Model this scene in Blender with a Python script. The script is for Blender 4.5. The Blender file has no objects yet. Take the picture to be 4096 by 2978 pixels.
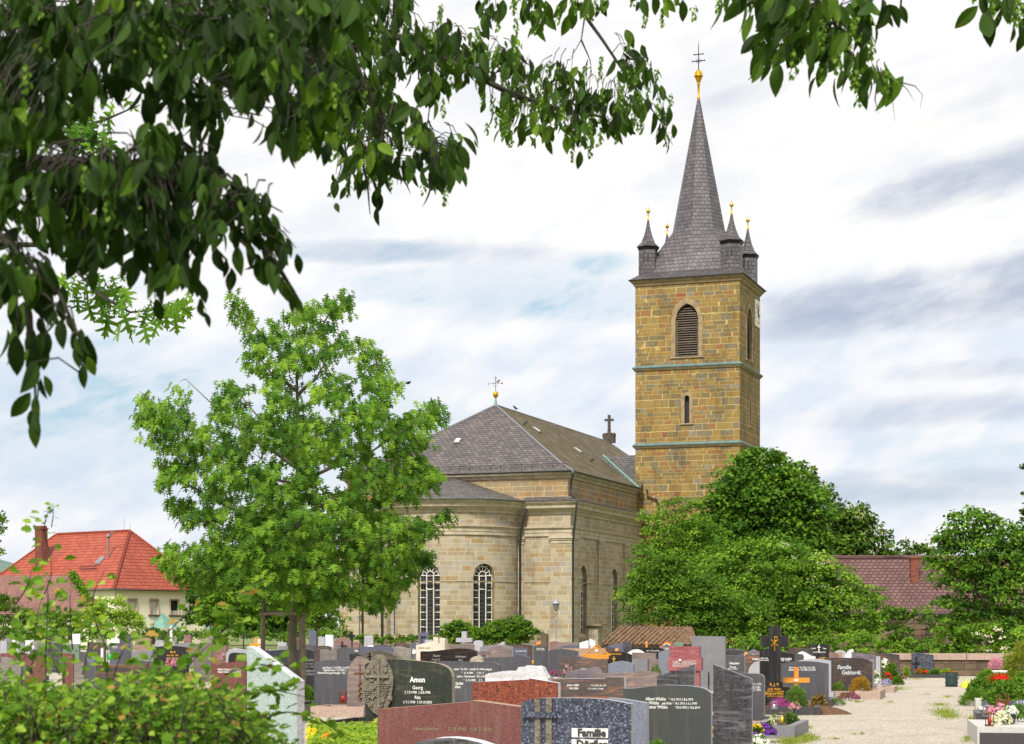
import bpy, bmesh, math, random
import numpy as np
from mathutils import Vector, Matrix, noise as mnoise
rnd = random.Random(7)
R = math.radians
# ------------------------------------------------------------------ camera, sky, sun, exposure
EYE, FPX, CX, HY = 1.7, 7500.0, 2048.0, 2510.0
sc = bpy.context.scene
cam = bpy.data.cameras.new('camera'); camo = bpy.data.objects.new('camera', cam)
sc.collection.objects.link(camo); sc.camera = camo
camo.location = (0, 0, EYE); camo.rotation_euler = (R(90), 0, 0)
cam.sensor_width = 36; cam.lens = FPX / 4096 * 36; cam.shift_y = (HY - 1489) / 4096
cam.clip_start = .1; cam.clip_end = 9000
cam.dof.use_dof = True; cam.dof.focus_distance = 75; cam.dof.aperture_fstop = 13
sc.view_settings.view_transform = 'Standard'; sc.view_settings.look = 'None'
sc.view_settings.exposure = 0.92; sc.view_settings.gamma = 1
SUN_EL, SUN_AZ = 46, 198           # azimuth clockwise from +Y: sun behind the camera's left shoulder, veiled
sun = bpy.data.lights.new('sun', 'SUN'); suno = bpy.data.objects.new('sun', sun)
sc.collection.objects.link(suno); sun.energy = 2.7; sun.angle = R(10); sun.color = (1, .95, .86)
suno.rotation_euler = (R(90 - SUN_EL), 0, R(180 - SUN_AZ))

def L(r, g, b):
    f = lambda v: (v / 255 / 12.92) if v <= 10 else ((v / 255 + .055) / 1.055) ** 2.4
    return (f(r), f(g), f(b), 1)

class NT:
    def __init__(s, nt): s.nt = nt
    def n(s, t, ins=None, **kw):
        nd = s.nt.nodes.new('ShaderNode' + t)
        for k, v in kw.items(): setattr(nd, k, v)
        for k, v in (ins or {}).items():
            sk = nd.inputs[k]
            if isinstance(v, bpy.types.NodeSocket): s.nt.links.new(v, sk)
            else: sk.default_value = v
        return nd
    def math(s, op, a, b=None, c=None, clamp=False):
        nd = s.n('Math', operation=op, use_clamp=clamp)
        for i, v in enumerate((a, b, c)):
            if v is None: continue
            if isinstance(v, bpy.types.NodeSocket): s.nt.links.new(v, nd.inputs[i])
            else: nd.inputs[i].default_value = v
        return nd.outputs[0]
    def mix(s, f, a, b, bt='MIX'):
        nd = s.n('Mix', data_type='RGBA', blend_type=bt)
        for i, v in ((0, f), (6, a), (7, b)):
            if isinstance(v, bpy.types.NodeSocket): s.nt.links.new(v, nd.inputs[i])
            else: nd.inputs[i].default_value = v
        return nd.outputs[2]
    def ramp(s, f, stops, interp='LINEAR'):
        nd = s.n('ValToRGB', {'Fac': f}); cr = nd.color_ramp; cr.interpolation = interp
        while len(cr.elements) < len(stops): cr.elements.new(.5)
        for e, (p, c) in zip(cr.elements, stops): e.position = p; e.color = c
        return nd.outputs[0]
    def noise(s, v, sc_, det=3, rough=.55, dist=0):
        return s.n('TexNoise', {'Vector': v, 'Scale': sc_, 'Detail': det, 'Roughness': rough, 'Distortion': dist}).outputs[0]
    def ss(s, v, a, b):
        nd = s.n('MapRange', {0: v, 1: a, 2: b, 3: 0.0, 4: 1.0}, interpolation_type='SMOOTHSTEP'); return nd.outputs[0]

def build_world():
    w = bpy.data.worlds.new('World'); sc.world = w; w.use_nodes = True
    w.node_tree.nodes.clear(); t = NT(w.node_tree)
    tc = t.n('TexCoord').outputs['Generated']
    sky = t.n('TexSky', sky_type='NISHITA', sun_disc=False, sun_elevation=R(SUN_EL), sun_rotation=R(SUN_AZ),
              air_density=1.0, dust_density=2.0, ozone_density=1.0).outputs[0]
    skyc = t.mix(1.0, sky, (.115, .115, .115, 1), 'MULTIPLY')
    sp = t.n('SeparateXYZ', {0: tc})
    az = t.math('ARCTAN2', sp.outputs[0], sp.outputs[1]); el = t.math('ARCSINE', sp.outputs[2])
    # streaky cloud coordinates: stretched along the horizon, drifting up to the right
    st = t.n('CombineXYZ', {0: t.math('MULTIPLY', az, 1.0), 1: t.math('SUBTRACT', t.math('MULTIPLY', el, 3.2), t.math('MULTIPLY', az, .75))}).outputs[0]
    n1 = t.noise(st, 5.0, 7, .58, .4); n2 = t.noise(st, 14.0, 6, .56, .1)
    n3 = t.noise(t.n('Mapping', {0: st, 1: (4.1, 2.3, 0)}).outputs[0], 7.5, 8, .62, .5)
    iso = t.n('CombineXYZ', {0: az, 1: t.math('MULTIPLY', t.math('ADD', el, t.math('MULTIPLY', az, -.25)), 2.0)}).outputs[0]; n4 = t.noise(iso, 15.0, 9, .56, .12)
    warp = t.math('SUBTRACT', t.math('ADD', t.math('MULTIPLY', n3, .4), t.math('MULTIPLY', n4, .6)), .5); warp2 = t.math('SUBTRACT', n1, .5); warp3 = t.math('SUBTRACT', t.noise(st, 40.0, 5, .65, .3), .5)
    # cover: pale blue gaps low on the left and centre
    def blob(px, py, rx, ry, tilt, k, soft=.55):
        a0 = math.atan((px - CX) / FPX); e0 = math.atan((HY - py) / FPX * math.cos(a0))
        da = t.math('SUBTRACT', az, a0); de = t.math('SUBTRACT', el, e0)
        ct, stt = math.cos(tilt), math.sin(tilt)
        x = t.math('ADD', t.math('MULTIPLY', da, ct), t.math('MULTIPLY', de, stt))
        y = t.math('SUBTRACT', t.math('MULTIPLY', de, ct), t.math('MULTIPLY', da, stt))
        x = t.math('DIVIDE', x, rx / FPX); y = t.math('DIVIDE', y, ry / FPX)
        d = t.math('ADD', t.math('MULTIPLY', x, x), t.math('MULTIPLY', y, y))
        d = t.math('ADD', d, t.math('MULTIPLY', warp, 4.2)); d = t.math('ADD', d, t.math('MULTIPLY', warp2, 3.2)); d = t.math('ADD', d, t.math('MULTIPLY', warp3, 1.6))
        m = t.math('SUBTRACT', 1.0, t.ss(d, -.5, 2.3)); m = t.math('MULTIPLY', m, t.ss(n2, .2, .55))
        return t.math('MULTIPLY', m, k)
    def total(bl):
        o = None
        for b in bl:
            m = blob(*b); o = m if o is None else t.math('MAXIMUM', o, m)
        return o
    dark = total([(3950, 700, 420, 85, .25, 1.0), (4080, 610, 330, 60, .3, .7), (3700, 1180, 560, 90, .10, .95), (4060, 1120, 420, 110, .12, .95),
                  (3300, 1290, 420, 50, .05, .55), (3900, 400, 260, 40, .3, .35), (2980, 380, 160, 30, .2, .28),
                  (3800, 1640, 500, 50, .03, .5), (3600, 1950, 700, 60, .0, .5), (1700, 1010, 650, 40, .0, .45), (3900, 1480, 360, 30, .02, .4)])
    gap = total([(2050, 1180, 520, 90, -.05, .9), (1500, 1010, 420, 40, 0, .6), (2380, 1060, 160, 50, .1, .7), (200, 1600, 700, 260, 0, .75),
                 (1300, 1750, 900, 200, 0, .4), (3300, 2000, 600, 60, 0, .5), (700, 1950, 500, 70, 0, .4), (4000, 1850, 400, 80, 0, .4)])
    # behind and above: an ordinary broken overcast
    base = t.mix(t.ss(n4, .30, .60), (.88, .88, .91, 1), (1.03, 1.01, .975, 1))
    low = t.math('SUBTRACT', 1.0, t.ss(el, .10, .25))
    base = t.mix(t.math('MULTIPLY', low, .9), base, t.mix(t.ss(n4, .34, .62), (.68, .76, .88, 1), (.93, .92, .94, 1)))
    gap = t.math('MULTIPLY', gap, t.math('ADD', .35, t.math('MULTIPLY', t.ss(n4, .44, .58), 1.1)), clamp=True)
    c = t.mix(gap, base, t.mix(.75, skyc, (.34, .60, .78, 1)))
    c = t.mix(t.math('MULTIPLY', dark, .85), c, t.mix(n4, (.30, .37, .53, 1), (.50, .55, .67, 1)))
    gen = t.math('MULTIPLY', t.ss(n1, .56, .75), .3)
    c = t.mix(t.math('MULTIPLY', gen, .6), c, (.56, .60, .72, 1))
    cov = t.ss(el, -.05, .0)
    c = t.mix(cov, (.25, .26, .22, 1), c)
    c = t.mix(.94, skyc, c)
    bg = t.n('Background', {0: c, 1: SKY_K})
    o = t.n('OutputWorld'); w.node_tree.links.new(bg.outputs[0], o.inputs[0])
SKY_K = 0.57
build_world()

# ------------------------------------------------------------------ helpers
COL = sc.collection
def PX(px, py, Y):
    return Vector(((px - CX) / FPX * Y, Y, EYE + (HY - py) / FPX * Y))
def GY(py): return EYE * FPX / (py - HY)
def XX(px, Y): return (px - CX) / FPX * Y
def ZZ(py, Y): return EYE + (HY - py) / FPX * Y
def tag(o, label=None, cat=None, group=None, kind=None):
    if label: o['label'] = label
    if cat: o['category'] = cat
    if group: o['group'] = group
    if kind: o['kind'] = kind
    return o
def thing(name, label, cat, loc=(0, 0, 0), rz=0, group=None):
    o = bpy.data.objects.new(name, None); COL.objects.link(o); o.empty_display_size = .1
    o.location = loc; o.rotation_euler = (0, 0, rz); return tag(o, label, cat, group)

class MB:
    def __init__(s): s.v = []; s.f = []; s.uv = []; s.m = []; s.sm = []
    def face(s, pts, uv=None, mi=0, smooth=False):
        pts = [Vector(p) for p in pts]
        if uv is None:
            n = Vector((0, 0, 0))
            for i in range(len(pts)):
                a, b = pts[i], pts[(i + 1) % len(pts)]
                n += Vector(((a.y - b.y) * (a.z + b.z), (a.z - b.z) * (a.x + b.x), (a.x - b.x) * (a.y + b.y)))
            n = n.normalized() if n.length > 1e-12 else Vector((0, 0, 1))
            if abs(n.z) > .999: U, V = Vector((1, 0, 0)), Vector((0, 1, 0))
            else:
                U = Vector((0, 0, 1)).cross(n).normalized(); V = n.cross(U)
            uv = [(p.dot(U), p.dot(V)) for p in pts]
        b = len(s.v); s.v += pts; s.f.append(tuple(range(b, b + len(pts)))); s.uv += uv; s.m.append(mi); s.sm.append(smooth)
    def box(s, c, d, mi=0, rz=0, taper=1.0):
        x, y, z = d[0] / 2, d[1] / 2, d[2] / 2; M = Matrix.Rotation(rz, 3, 'Z')
        P = [Vector(c) + M @ Vector((sx * x * (taper if sz > 0 else 1), sy * y * (taper if sz > 0 else 1), sz * z)) for sz in (-1, 1) for sy in (-1, 1) for sx in (-1, 1)]
        for q in ((0, 2, 3, 1), (4, 5, 7, 6), (0, 1, 5, 4), (2, 6, 7, 3), (0, 4, 6, 2), (1, 3, 7, 5)): s.face([P[i] for i in q], mi=mi)
    def tube(s, pts, r, n=8, mi=0, cap=True, smooth=True):
        pts = [Vector(p) for p in pts]
        if not hasattr(r, '__len__'): r = [r] * len(pts)
        rings = []
        for i, p in enumerate(pts):
            d = (pts[min(i + 1, len(pts) - 1)] - pts[max(i - 1, 0)])
            d = d.normalized() if d.length > 1e-9 else Vector((0, 0, 1))
            a = Vector((1, 0, 0)) if abs(d.x) < .8 else Vector((0, 1, 0))
            U = d.cross(a).normalized(); V = d.cross(U)
            rings.append([p + (U * math.cos(k * 2 * math.pi / n) + V * math.sin(k * 2 * math.pi / n)) * r[i] for k in range(n)])
        b = len(s.v)
        for rg in rings: s.v += rg
        for i in range(len(rings) - 1):
            for k in range(n):
                k2 = (k + 1) % n
                s.f.append((b + i * n + k, b + i * n + k2, b + (i + 1) * n + k2, b + (i + 1) * n + k)); s.m.append(mi); s.sm.append(smooth)
                s.uv += [(k / n, i), ((k + 1) / n, i), ((k + 1) / n, i + 1), (k / n, i + 1)]
        if cap:
            for rg, rev in ((rings[0], False), (rings[-1], True)):
                s.face(rg[::-1] if rev else rg, mi=mi)
    def lathe(s, prof, c=(0, 0, 0), n=16, mi=0, smooth=True, closed=False):
        c = Vector(c); b = len(s.v)
        for r, z in prof:
            for k in range(n):
                a = 2 * math.pi * k / n; s.v.append(c + Vector((r * math.cos(a), r * math.sin(a), z)))
        for i in range(len(prof) - 1):
            for k in range(n):
                k2 = (k + 1) % n
                s.f.append((b + i * n + k, b + i * n + k2, b + (i + 1) * n + k2, b + (i + 1) * n + k)); s.m.append(mi); s.sm.append(smooth)
                s.uv += [(k / n, i), ((k + 1) / n, i), ((k + 1) / n, i + 1), (k / n, i + 1)]
    def prism(s, outline, y0, y1, mi=0, side_mi=None):
        """outline in (x,z), extruded in y"""
        side_mi = mi if side_mi is None else side_mi
        s.face([(x, y0, z) for x, z in outline], mi=mi)
        s.face([(x, y1, z) for x, z in outline[::-1]], mi=mi)
        for i in range(len(outline)):
            a, b = outline[i], outline[(i + 1) % len(outline)]
            s.face([(a[0], y0, a[1]), (a[0], y1, a[1]), (b[0], y1, b[1]), (b[0], y0, b[1])], mi=side_mi)
    def build(s, name, mats, parent=None, loc=None, rz=None, weld=False, bevel=0):
        me = bpy.data.meshes.new(name); me.from_pydata([tuple(v) for v in s.v], [], s.f)
        uvl = me.uv_layers.new(name='UVMap')
        flat = np.array(s.uv, dtype=np.float32).ravel(); uvl.data.foreach_set('uv', flat)
        mats = mats if isinstance(mats, (list, tuple)) else [mats]
        for m in mats: me.materials.append(m)
        me.polygons.foreach_set('material_index', s.m); me.polygons.foreach_set('use_smooth', s.sm)
        if weld:
            bm = bmesh.new(); bm.from_mesh(me); bmesh.ops.remove_doubles(bm, verts=bm.verts, dist=1e-4)
            bmesh.ops.recalc_face_normals(bm, faces=bm.faces); bm.to_mesh(me); bm.free()
        me.update()
        o = bpy.data.objects.new(name, me); COL.objects.link(o); o.parent = parent
        if loc is not None: o.location = loc
        if rz is not None: o.rotation_euler = (0, 0, rz)
        if bevel:
            b = o.modifiers.new('bevel', 'BEVEL'); b.width = bevel; b.segments = 2; b.limit_method = 'ANGLE'; b.angle_limit = R(40)
        return o

# leaf templates: verts (x across, y along, z off the blade), faces
def T_rhomb(): return [(0, 0, 0), (.36, .45, .06), (0, 1, -.08), (-.36, .45, .06)], [(0, 1, 2, 3)]
def T_half(half, bend=.12, fold=.12):
    """half outline (x>=0) from base to tip -> two n-gons either side of the midrib"""
    v = [(0, 0, 0)] + [(x, y, fold * x - bend * y * y) for x, y in half] + [(0, 1, -bend)]
    k = len(half)
    v2 = [(-x, y, fold * x - bend * y * y) for x, y in half]
    mid = [(0, .5, -bend * .25)]
    V = v + v2 + mid; tip = k + 1; mi = len(V) - 1
    f1 = [0] + list(range(1, k + 1)) + [tip, mi]; f2 = [0, mi, tip] + list(range(k + 1 + k, k + 1, -1))
    return V, [tuple(f1), tuple(f2)]
def T_ovate(k=1.0):
    st = [(y, w * k) for y, w in [(0, .02), (.12, .15), (.3, .27), (.5, .31), (.7, .25), (.86, .14), (1, .0)]]
    V = []; F = []
    for y, w in st: V += [(-w, y, w * .30 - .25 * y * y), (0, y, -.25 * y * y), (w, y, w * .30 - .25 * y * y)]
    for i in range(len(st) - 1):
        a = i * 3; F += [(a, a + 1, a + 4, a + 3), (a + 1, a + 2, a + 5, a + 4)]
    return V, F
OAK = [(.02, .14), (.22, .12), (.26, .18), (.05, .28), (.40, .36), (.48, .47), (.42, .47), (.07, .44), (.08, .55), (.42, .74), (.30, .76), (.07, .68), (.15, .88), (.06, .86)]
T_OAK = T_half(OAK, .22, .15)
T_MAPLE = T_half([(.1, .0), (.34, .05), (.28, .22), (.5, .42), (.3, .45), (.3, .7), (.12, .62)], .15, .2)
T_HAW = T_half([(.08, .12), (.36, .28), (.3, .42), (.46, .6), (.26, .66), (.22, .86)], .15, .2)
T_OV = T_ovate(); T_HB = T_ovate(.72); T_RH = T_rhomb()
T_BR = ([(0, 0, 0), (.1, .3, .03), (.07, .8, -.05), (0, 1, -.1), (-.07, .8, -.05), (-.1, .3, .03)], [(0, 1, 2, 3, 4, 5)])

def leaves(name, pos, ax, nrm, size, tmpl, mat, parent=None, seed=0, smooth=False, kind=None, loc=(0, 0, 0), tint=None):
    rs = np.random.RandomState(seed + 11)
    pos = np.asarray(pos, float) - np.array(loc); ax = np.asarray(ax, float); nrm = np.asarray(nrm, float)
    N = len(pos); size = np.broadcast_to(np.asarray(size, float), (N,))
    ax = ax / (np.linalg.norm(ax, axis=1, keepdims=True) + 1e-9)
    nrm = nrm - (nrm * ax).sum(1, keepdims=True) * ax; nrm = nrm / (np.linalg.norm(nrm, axis=1, keepdims=True) + 1e-9)
    side = np.cross(ax, nrm)
    TV = np.array(tmpl[0]); k = len(TV)
    V = pos[:, None, :] + size[:, None, None] * (TV[None, :, 0:1] * side[:, None] + TV[None, :, 1:2] * ax[:, None] + TV[None, :, 2:3] * nrm[:, None])
    V = V.reshape(-1, 3)
    fl = np.concatenate([np.array(f) for f in tmpl[1]]); fs = np.array([len(f) for f in tmpl[1]])
    loops = (fl[None] + (np.arange(N) * k)[:, None]).ravel(); tot = np.tile(fs, N)
    start = np.concatenate([[0], np.cumsum(tot)[:-1]])
    me = bpy.data.meshes.new(name)
    me.vertices.add(len(V)); me.vertices.foreach_set('co', V.astype(np.float32).ravel())
    me.loops.add(len(loops)); me.loops.foreach_set('vertex_index', loops.astype(np.int32))
    me.polygons.add(len(tot)); me.polygons.foreach_set('loop_start', start.astype(np.int32))
    try: me.polygons.foreach_set('loop_total', tot.astype(np.int32))
    except Exception: pass
    me.polygons.foreach_set('use_smooth', np.full(len(tot), smooth))
    a = me.attributes.new('tint', 'FLOAT', 'POINT')
    tn = rs.rand(N) if tint is None else np.clip(np.asarray(tint) + rs.normal(0, .12, N), 0, 1)
    a.data.foreach_set('value', np.repeat(tn, k).astype(np.float32))
    me.materials.append(mat); me.update(); me.validate()
    o = bpy.data.objects.new(name, me); COL.objects.link(o); o.parent = parent
    if parent is None: o.location = loc
    if kind: o['kind'] = kind
    return o

def unit(rs, n):
    v = rs.normal(size=(n, 3)); return v / np.linalg.norm(v, axis=1, keepdims=True)

def crown_points(blobs, dens, subk, rs, leaf):
    """blobs: (centre xyz, radius m, squash). Sub-clumps on each blob's shell, leaves on each sub-clump's outer side."""
    P = []; A = []; Nn = []; T = []
    for c, r, sq in blobs:
        c = np.array(c); ns = max(15, int(subk * 1.35 * (r / .8) ** 1.6))
        d = unit(rs, ns); d[:, 2] = np.where(d[:, 2] < -.35, -d[:, 2], d[:, 2])
        rad = r * (.40 + .74 * rs.rand(ns) ** .6)
        cc = c + d * rad[:, None] * np.array([1, 1, sq]); sr = r * rs.uniform(.17, .38, ns)
        for i in range(ns):
            if rs.rand() < .16 and r > .9: continue
            n = int(dens * sr[i] ** 2 / leaf ** 2 * 4.0) + 9
            e = unit(rs, n); e[:, 2] = np.where(e[:, 2] < -.1, -e[:, 2] * .6, e[:, 2])
            e = e + d[i] * .25
            p = cc[i] + e * (sr[i] * (.75 + .4 * rs.rand(n)))[:, None] * np.array([1, 1, .8])
            P.append(p); A.append(e * np.array([1, 1, .3]) + np.array([0, 0, -.2]) + rs.normal(0, .6, (n, 3)))
            Nn.append(e + np.array([0, -.15, .45]) + rs.normal(0, .35, (n, 3))); T.append(np.full(n, .5 + rs.normal(0, .28)))
    return np.concatenate(P), np.concatenate(A), np.concatenate(Nn), np.concatenate(T)

def tree(name, label, cat, Y, basepx, blobs, mat, leaf=.2, dens=1.0, subk=16, tmpl=None, trunk_r=.25, seed=1, group=None, zbase=0.0, bark=None, limbs=True, extra=None):
    """blobs in photograph pixels: (px, py, r px, dy metres, squash)"""
    rs = np.random.RandomState(seed)
    base = Vector((XX(basepx, Y), Y, zbase)); root = thing(name, label, cat, base, 0, group)
    B = []
    for b in blobs:
        px, py, rp = b[:3]; dy = b[3] if len(b) > 3 else 0; sq = b[4] if len(b) > 4 else .85
        yy = Y + dy; p = PX(px, py, yy); B.append((tuple(p), rp / FPX * yy, sq))
    P, A, Nn, T = crown_points(B, dens, subk, rs, leaf)
    keep = P[:, 2] > zbase + .02; P, A, Nn, T = P[keep], A[keep], Nn[keep], T[keep]
    leaves('crown', P, A, Nn, leaf * rs.uniform(.7, 1.3, len(P)), tmpl or T_RH, mat, root, seed, loc=tuple(base), tint=T)
    if limbs:
        m = MB(); top = max(b[0][2] for b in B); cx = sum(b[0][0] for b in B) / len(B); cy = sum(b[0][1] for b in B) / len(B)
        th = (top - zbase) * .75 + zbase
        tp = [base, base.lerp(Vector((cx, cy, th)), .35), base.lerp(Vector((cx, cy, th)), .7), Vector((cx, cy, th))]
        m.tube([p - base for p in tp], [trunk_r, trunk_r * .75, trunk_r * .5, trunk_r * .15], 8)
        for c, r, sq in B:
            c = Vector(c); k = min(.9, max(.12, (c.z - zbase) / max(.1, th - zbase) * .55))
            a = base.lerp(Vector((cx, cy, th)), k); mid = a.lerp(c, .5) + Vector((0, 0, -.06 * (c - a).length))
            m.tube([a - base, mid - base, c - base], [trunk_r * .35, trunk_r * .22, trunk_r * .08], 5)
            for q in range(3):
                e = c + Vector(unit(rs, 1)[0]) * r * .8; e.z = max(e.z, zbase + .05)
                m.tube([c - base, e - base], [trunk_r * .09, trunk_r * .03], 4)
        m.build('trunk', bark or M['bark'], root)
    return root

def inpoly(x, y, poly):
    c = False; j = len(poly) - 1
    for i in range(len(poly)):
        xi, yi = poly[i]; xj, yj = poly[j]
        if (yi > y) != (yj > y) and x < (xj - xi) * (y - yi) / (yj - yi) + xi: c = not c
        j = i
    return c

def text_mesh(s, size, mat, parent, loc, shear=0, align='CENTER', sx=1.0, bold=0.0, ext=.0015):
    cu = bpy.data.curves.new('txt', 'FONT'); cu.body = s; cu.size = size; cu.shear = shear
    cu.align_x = align; cu.extrude = ext; cu.resolution_u = 2; cu.offset = bold + size * .018
    o = bpy.data.objects.new('txt', cu); COL.objects.link(o)
    dg = bpy.context.evaluated_depsgraph_get(); me = bpy.data.meshes.new_from_object(o.evaluated_get(dg))
    bpy.data.objects.remove(o); bpy.data.curves.remove(cu)
    me.name = 'inscription'; me.materials.clear(); me.materials.append(mat)
    t = bpy.data.objects.new('inscription', me); COL.objects.link(t); t.parent = parent
    t.location = loc; t.rotation_euler = (R(90), 0, 0); t.scale = (sx, 1, 1)
    return t
# ------------------------------------------------------------------ materials
M = {}
def newmat(name):
    m = bpy.data.materials.new(name); m.use_nodes = True; nt = m.node_tree; nt.nodes.clear(); M[name] = m
    t = NT(nt); b = t.n('BsdfPrincipled'); o = t.n('OutputMaterial'); nt.links.new(b.outputs[0], o.inputs[0])
    return m, t, b, o
def lk(t, a, b): t.nt.links.new(a, b)
def plain(name, col, rough=.6, metal=0, var=.25, scale=6, bump=.0):
    m, t, b, o = newmat(name); ob = t.n('TexCoord').outputs['Object']
    n = t.noise(ob, scale, 6, .6)
    dk = tuple(c * (1 - var) for c in col[:3]) + (1,); lt = tuple(min(1, c * (1 + var)) for c in col[:3]) + (1,)
    lk(t, t.ramp(n, [(.3, dk), (.7, lt)]), b.inputs['Base Color'])
    b.inputs['Roughness'].default_value = rough; b.inputs['Metallic'].default_value = metal
    if bump:
        bp = t.n('Bump', {'Height': t.noise(ob, scale * 4, 5, .6), 'Strength': bump, 'Distance': .02}); lk(t, bp.outputs[0], b.inputs['Normal'])
    return m
def granite(name, base, spk, dark, scale=120, rough=.28, amt=.5, cloud=.25, vein=None, bump=0):
    m, t, b, o = newmat(name); ob = t.n('TexCoord').outputs['Object']
    oi = t.n('ObjectInfo').outputs['Random']
    v = t.n('VectorMath', {0: ob, 1: t.n('CombineXYZ', {0: t.math('MULTIPLY', oi, 9), 1: t.math('MULTIPLY', oi, 5)}).outputs[0]}).outputs[0]
    vo = t.n('TexVoronoi', {'Vector': v, 'Scale': scale}); rn = t.n('SeparateColor', {0: vo.outputs['Color']}).outputs[0]
    n2 = t.noise(v, scale * .35, 5, .7); s = t.math('ADD', t.math('MULTIPLY', rn, .6), t.math('MULTIPLY', n2, .55))
    c = t.ramp(s, [(.30, dark), (.5, base), (.74, base), (.90, spk)])
    c = t.mix(1 - amt, c, base)
    cl = t.noise(v, 2.5, 4, .6); c = t.mix(cloud, c, t.ramp(cl, [(.35, tuple(x * .55 for x in base[:3]) + (1,)), (.65, tuple(min(1, x * 1.5) for x in base[:3]) + (1,))]))
    if vein:
        mp = t.n('Mapping', {0: v, 2: (0, R(35), 0), 3: (1.2, 1.2, 9)}).outputs[0]
        vn = t.noise(mp, 1.6, 5, .65, 1.2); c = t.mix(t.ss(vn, .48, .68), c, vein)
    # weather: dust and rain streaks, thin lichen
    st = t.noise(t.n('Mapping', {0: v, 3: (14, 14, .9)}).outputs[0], 1.0, 4, .7); c = t.mix(t.math('MULTIPLY', t.ss(st, .50, .76), .15), c, L(150, 146, 132))
    lk(t, c, b.inputs['Base Color'])
    lk(t, t.math('ADD', rough, t.math('MULTIPLY', cl, .25)), b.inputs['Roughness'])
    if bump:
        bp = t.n('Bump', {'Height': t.noise(v, 18, 6, .7), 'Strength': bump, 'Distance': .03}); lk(t, bp.outputs[0], b.inputs['Normal'])
    return m
def ashlar(name, stops, mortar, bw, rh, ms=.022, seed=0, wob=.05, rowwob=.12, stain=None, mortar_f=1.0, bump=.5, plaster=None):
    m, t, b, o = newmat(name); uv = t.n('UVMap').outputs[0]
    sp = t.n('SeparateXYZ', {0: uv}); u, v = sp.outputs[0], sp.outputs[1]
    rowv = t.math('ADD', v, t.math('MULTIPLY', t.math('SINE', t.math('MULTIPLY', v, 2.3)), rowwob))
    rowv = t.math('ADD', rowv, t.math('MULTIPLY', t.math('SINE', t.math('MULTIPLY', v, .71)), rowwob * 1.3))
    row = t.math('FLOOR', t.math('DIVIDE', rowv, rh))
    uu = t.math('ADD', u, t.math('MULTIPLY', t.math('SINE', t.math('ADD', t.math('MULTIPLY', u, 2.1 / bw), t.math('MULTIPLY', row, 2.7))), bw * .24))
    uu = t.math('ADD', uu, t.math('MULTIPLY', t.math('SINE', t.math('ADD', t.math('MULTIPLY', u, .83 / bw), t.math('MULTIPLY', row, 4.1))), bw * .42))
    vec = t.n('CombineXYZ', {0: t.math('ADD', uu, seed * 13.7), 1: t.math('ADD', rowv, seed * rh * 7)}).outputs[0]
    nz = t.n('TexNoise', {'Vector': uv, 'Scale': 3.0, 'Detail': 3.0}).outputs[1]
    nz = t.n('VectorMath', {0: nz, 1: (.5, .5, .5)}, operation='SUBTRACT').outputs[0]
    nz = t.n('VectorMath', {0: nz, 3: wob}, operation='SCALE').outputs[0]
    vec = t.n('VectorMath', {0: vec, 1: nz}).outputs[0]
    br = t.n('TexBrick', {'Vector': vec, 'Color1': (0, 0, 0, 1), 'Color2': (1, 1, 1, 1), 'Mortar': (.5, .5, .5, 1), 'Scale': 1.0,
                          'Mortar Size': ms, 'Mortar Smooth': .35, 'Bias': 0.0, 'Brick Width': bw, 'Row Height': rh})
    g = t.n('SeparateColor', {0: br.outputs['Color']}).outputs[0]
    c = t.ramp(g, stops, 'CONSTANT')
    grain = t.noise(uv, 9, 8, .7); c = t.mix(.35, c, t.ramp(grain, [(.3, (.35, .33, .3, 1)), (.7, (1, 1, 1, 1))]), 'MULTIPLY')
    bed = t.noise(t.n('Mapping', {0: uv, 3: (1.5, 14, 1)}).outputs[0], 1.6, 4, .6); c = t.mix(.22, c, t.ramp(bed, [(.35, (.5, .45, .4, 1)), (.65, (1, 1, 1, 1))]), 'MULTIPLY')
    if plaster:
        pn = t.noise(uv, .55, 5, .75); c = t.mix(t.math('MULTIPLY', t.ss(pn, .60, .66), .8), c, plaster)
    c = t.mix(t.math('MULTIPLY', br.outputs['Fac'], mortar_f), c, mortar)
    if stain:
        sn = t.noise(t.n('Mapping', {0: uv, 3: (1, .35, 1)}).outputs[0], .5, 5, .7); c = t.mix(t.math('MULTIPLY', t.ss(sn, .44, .74), .62), c, stain, 'MULTIPLY')
    lk(t, c, b.inputs['Base Color']); b.inputs['Roughness'].default_value = .92
    h = t.math('SUBTRACT', t.math('MULTIPLY', grain, .5), br.outputs['Fac'])
    bp = t.n('Bump', {'Height': h, 'Strength': bump, 'Distance': .04}); lk(t, bp.outputs[0], b.inputs['Normal'])
    return m
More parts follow.
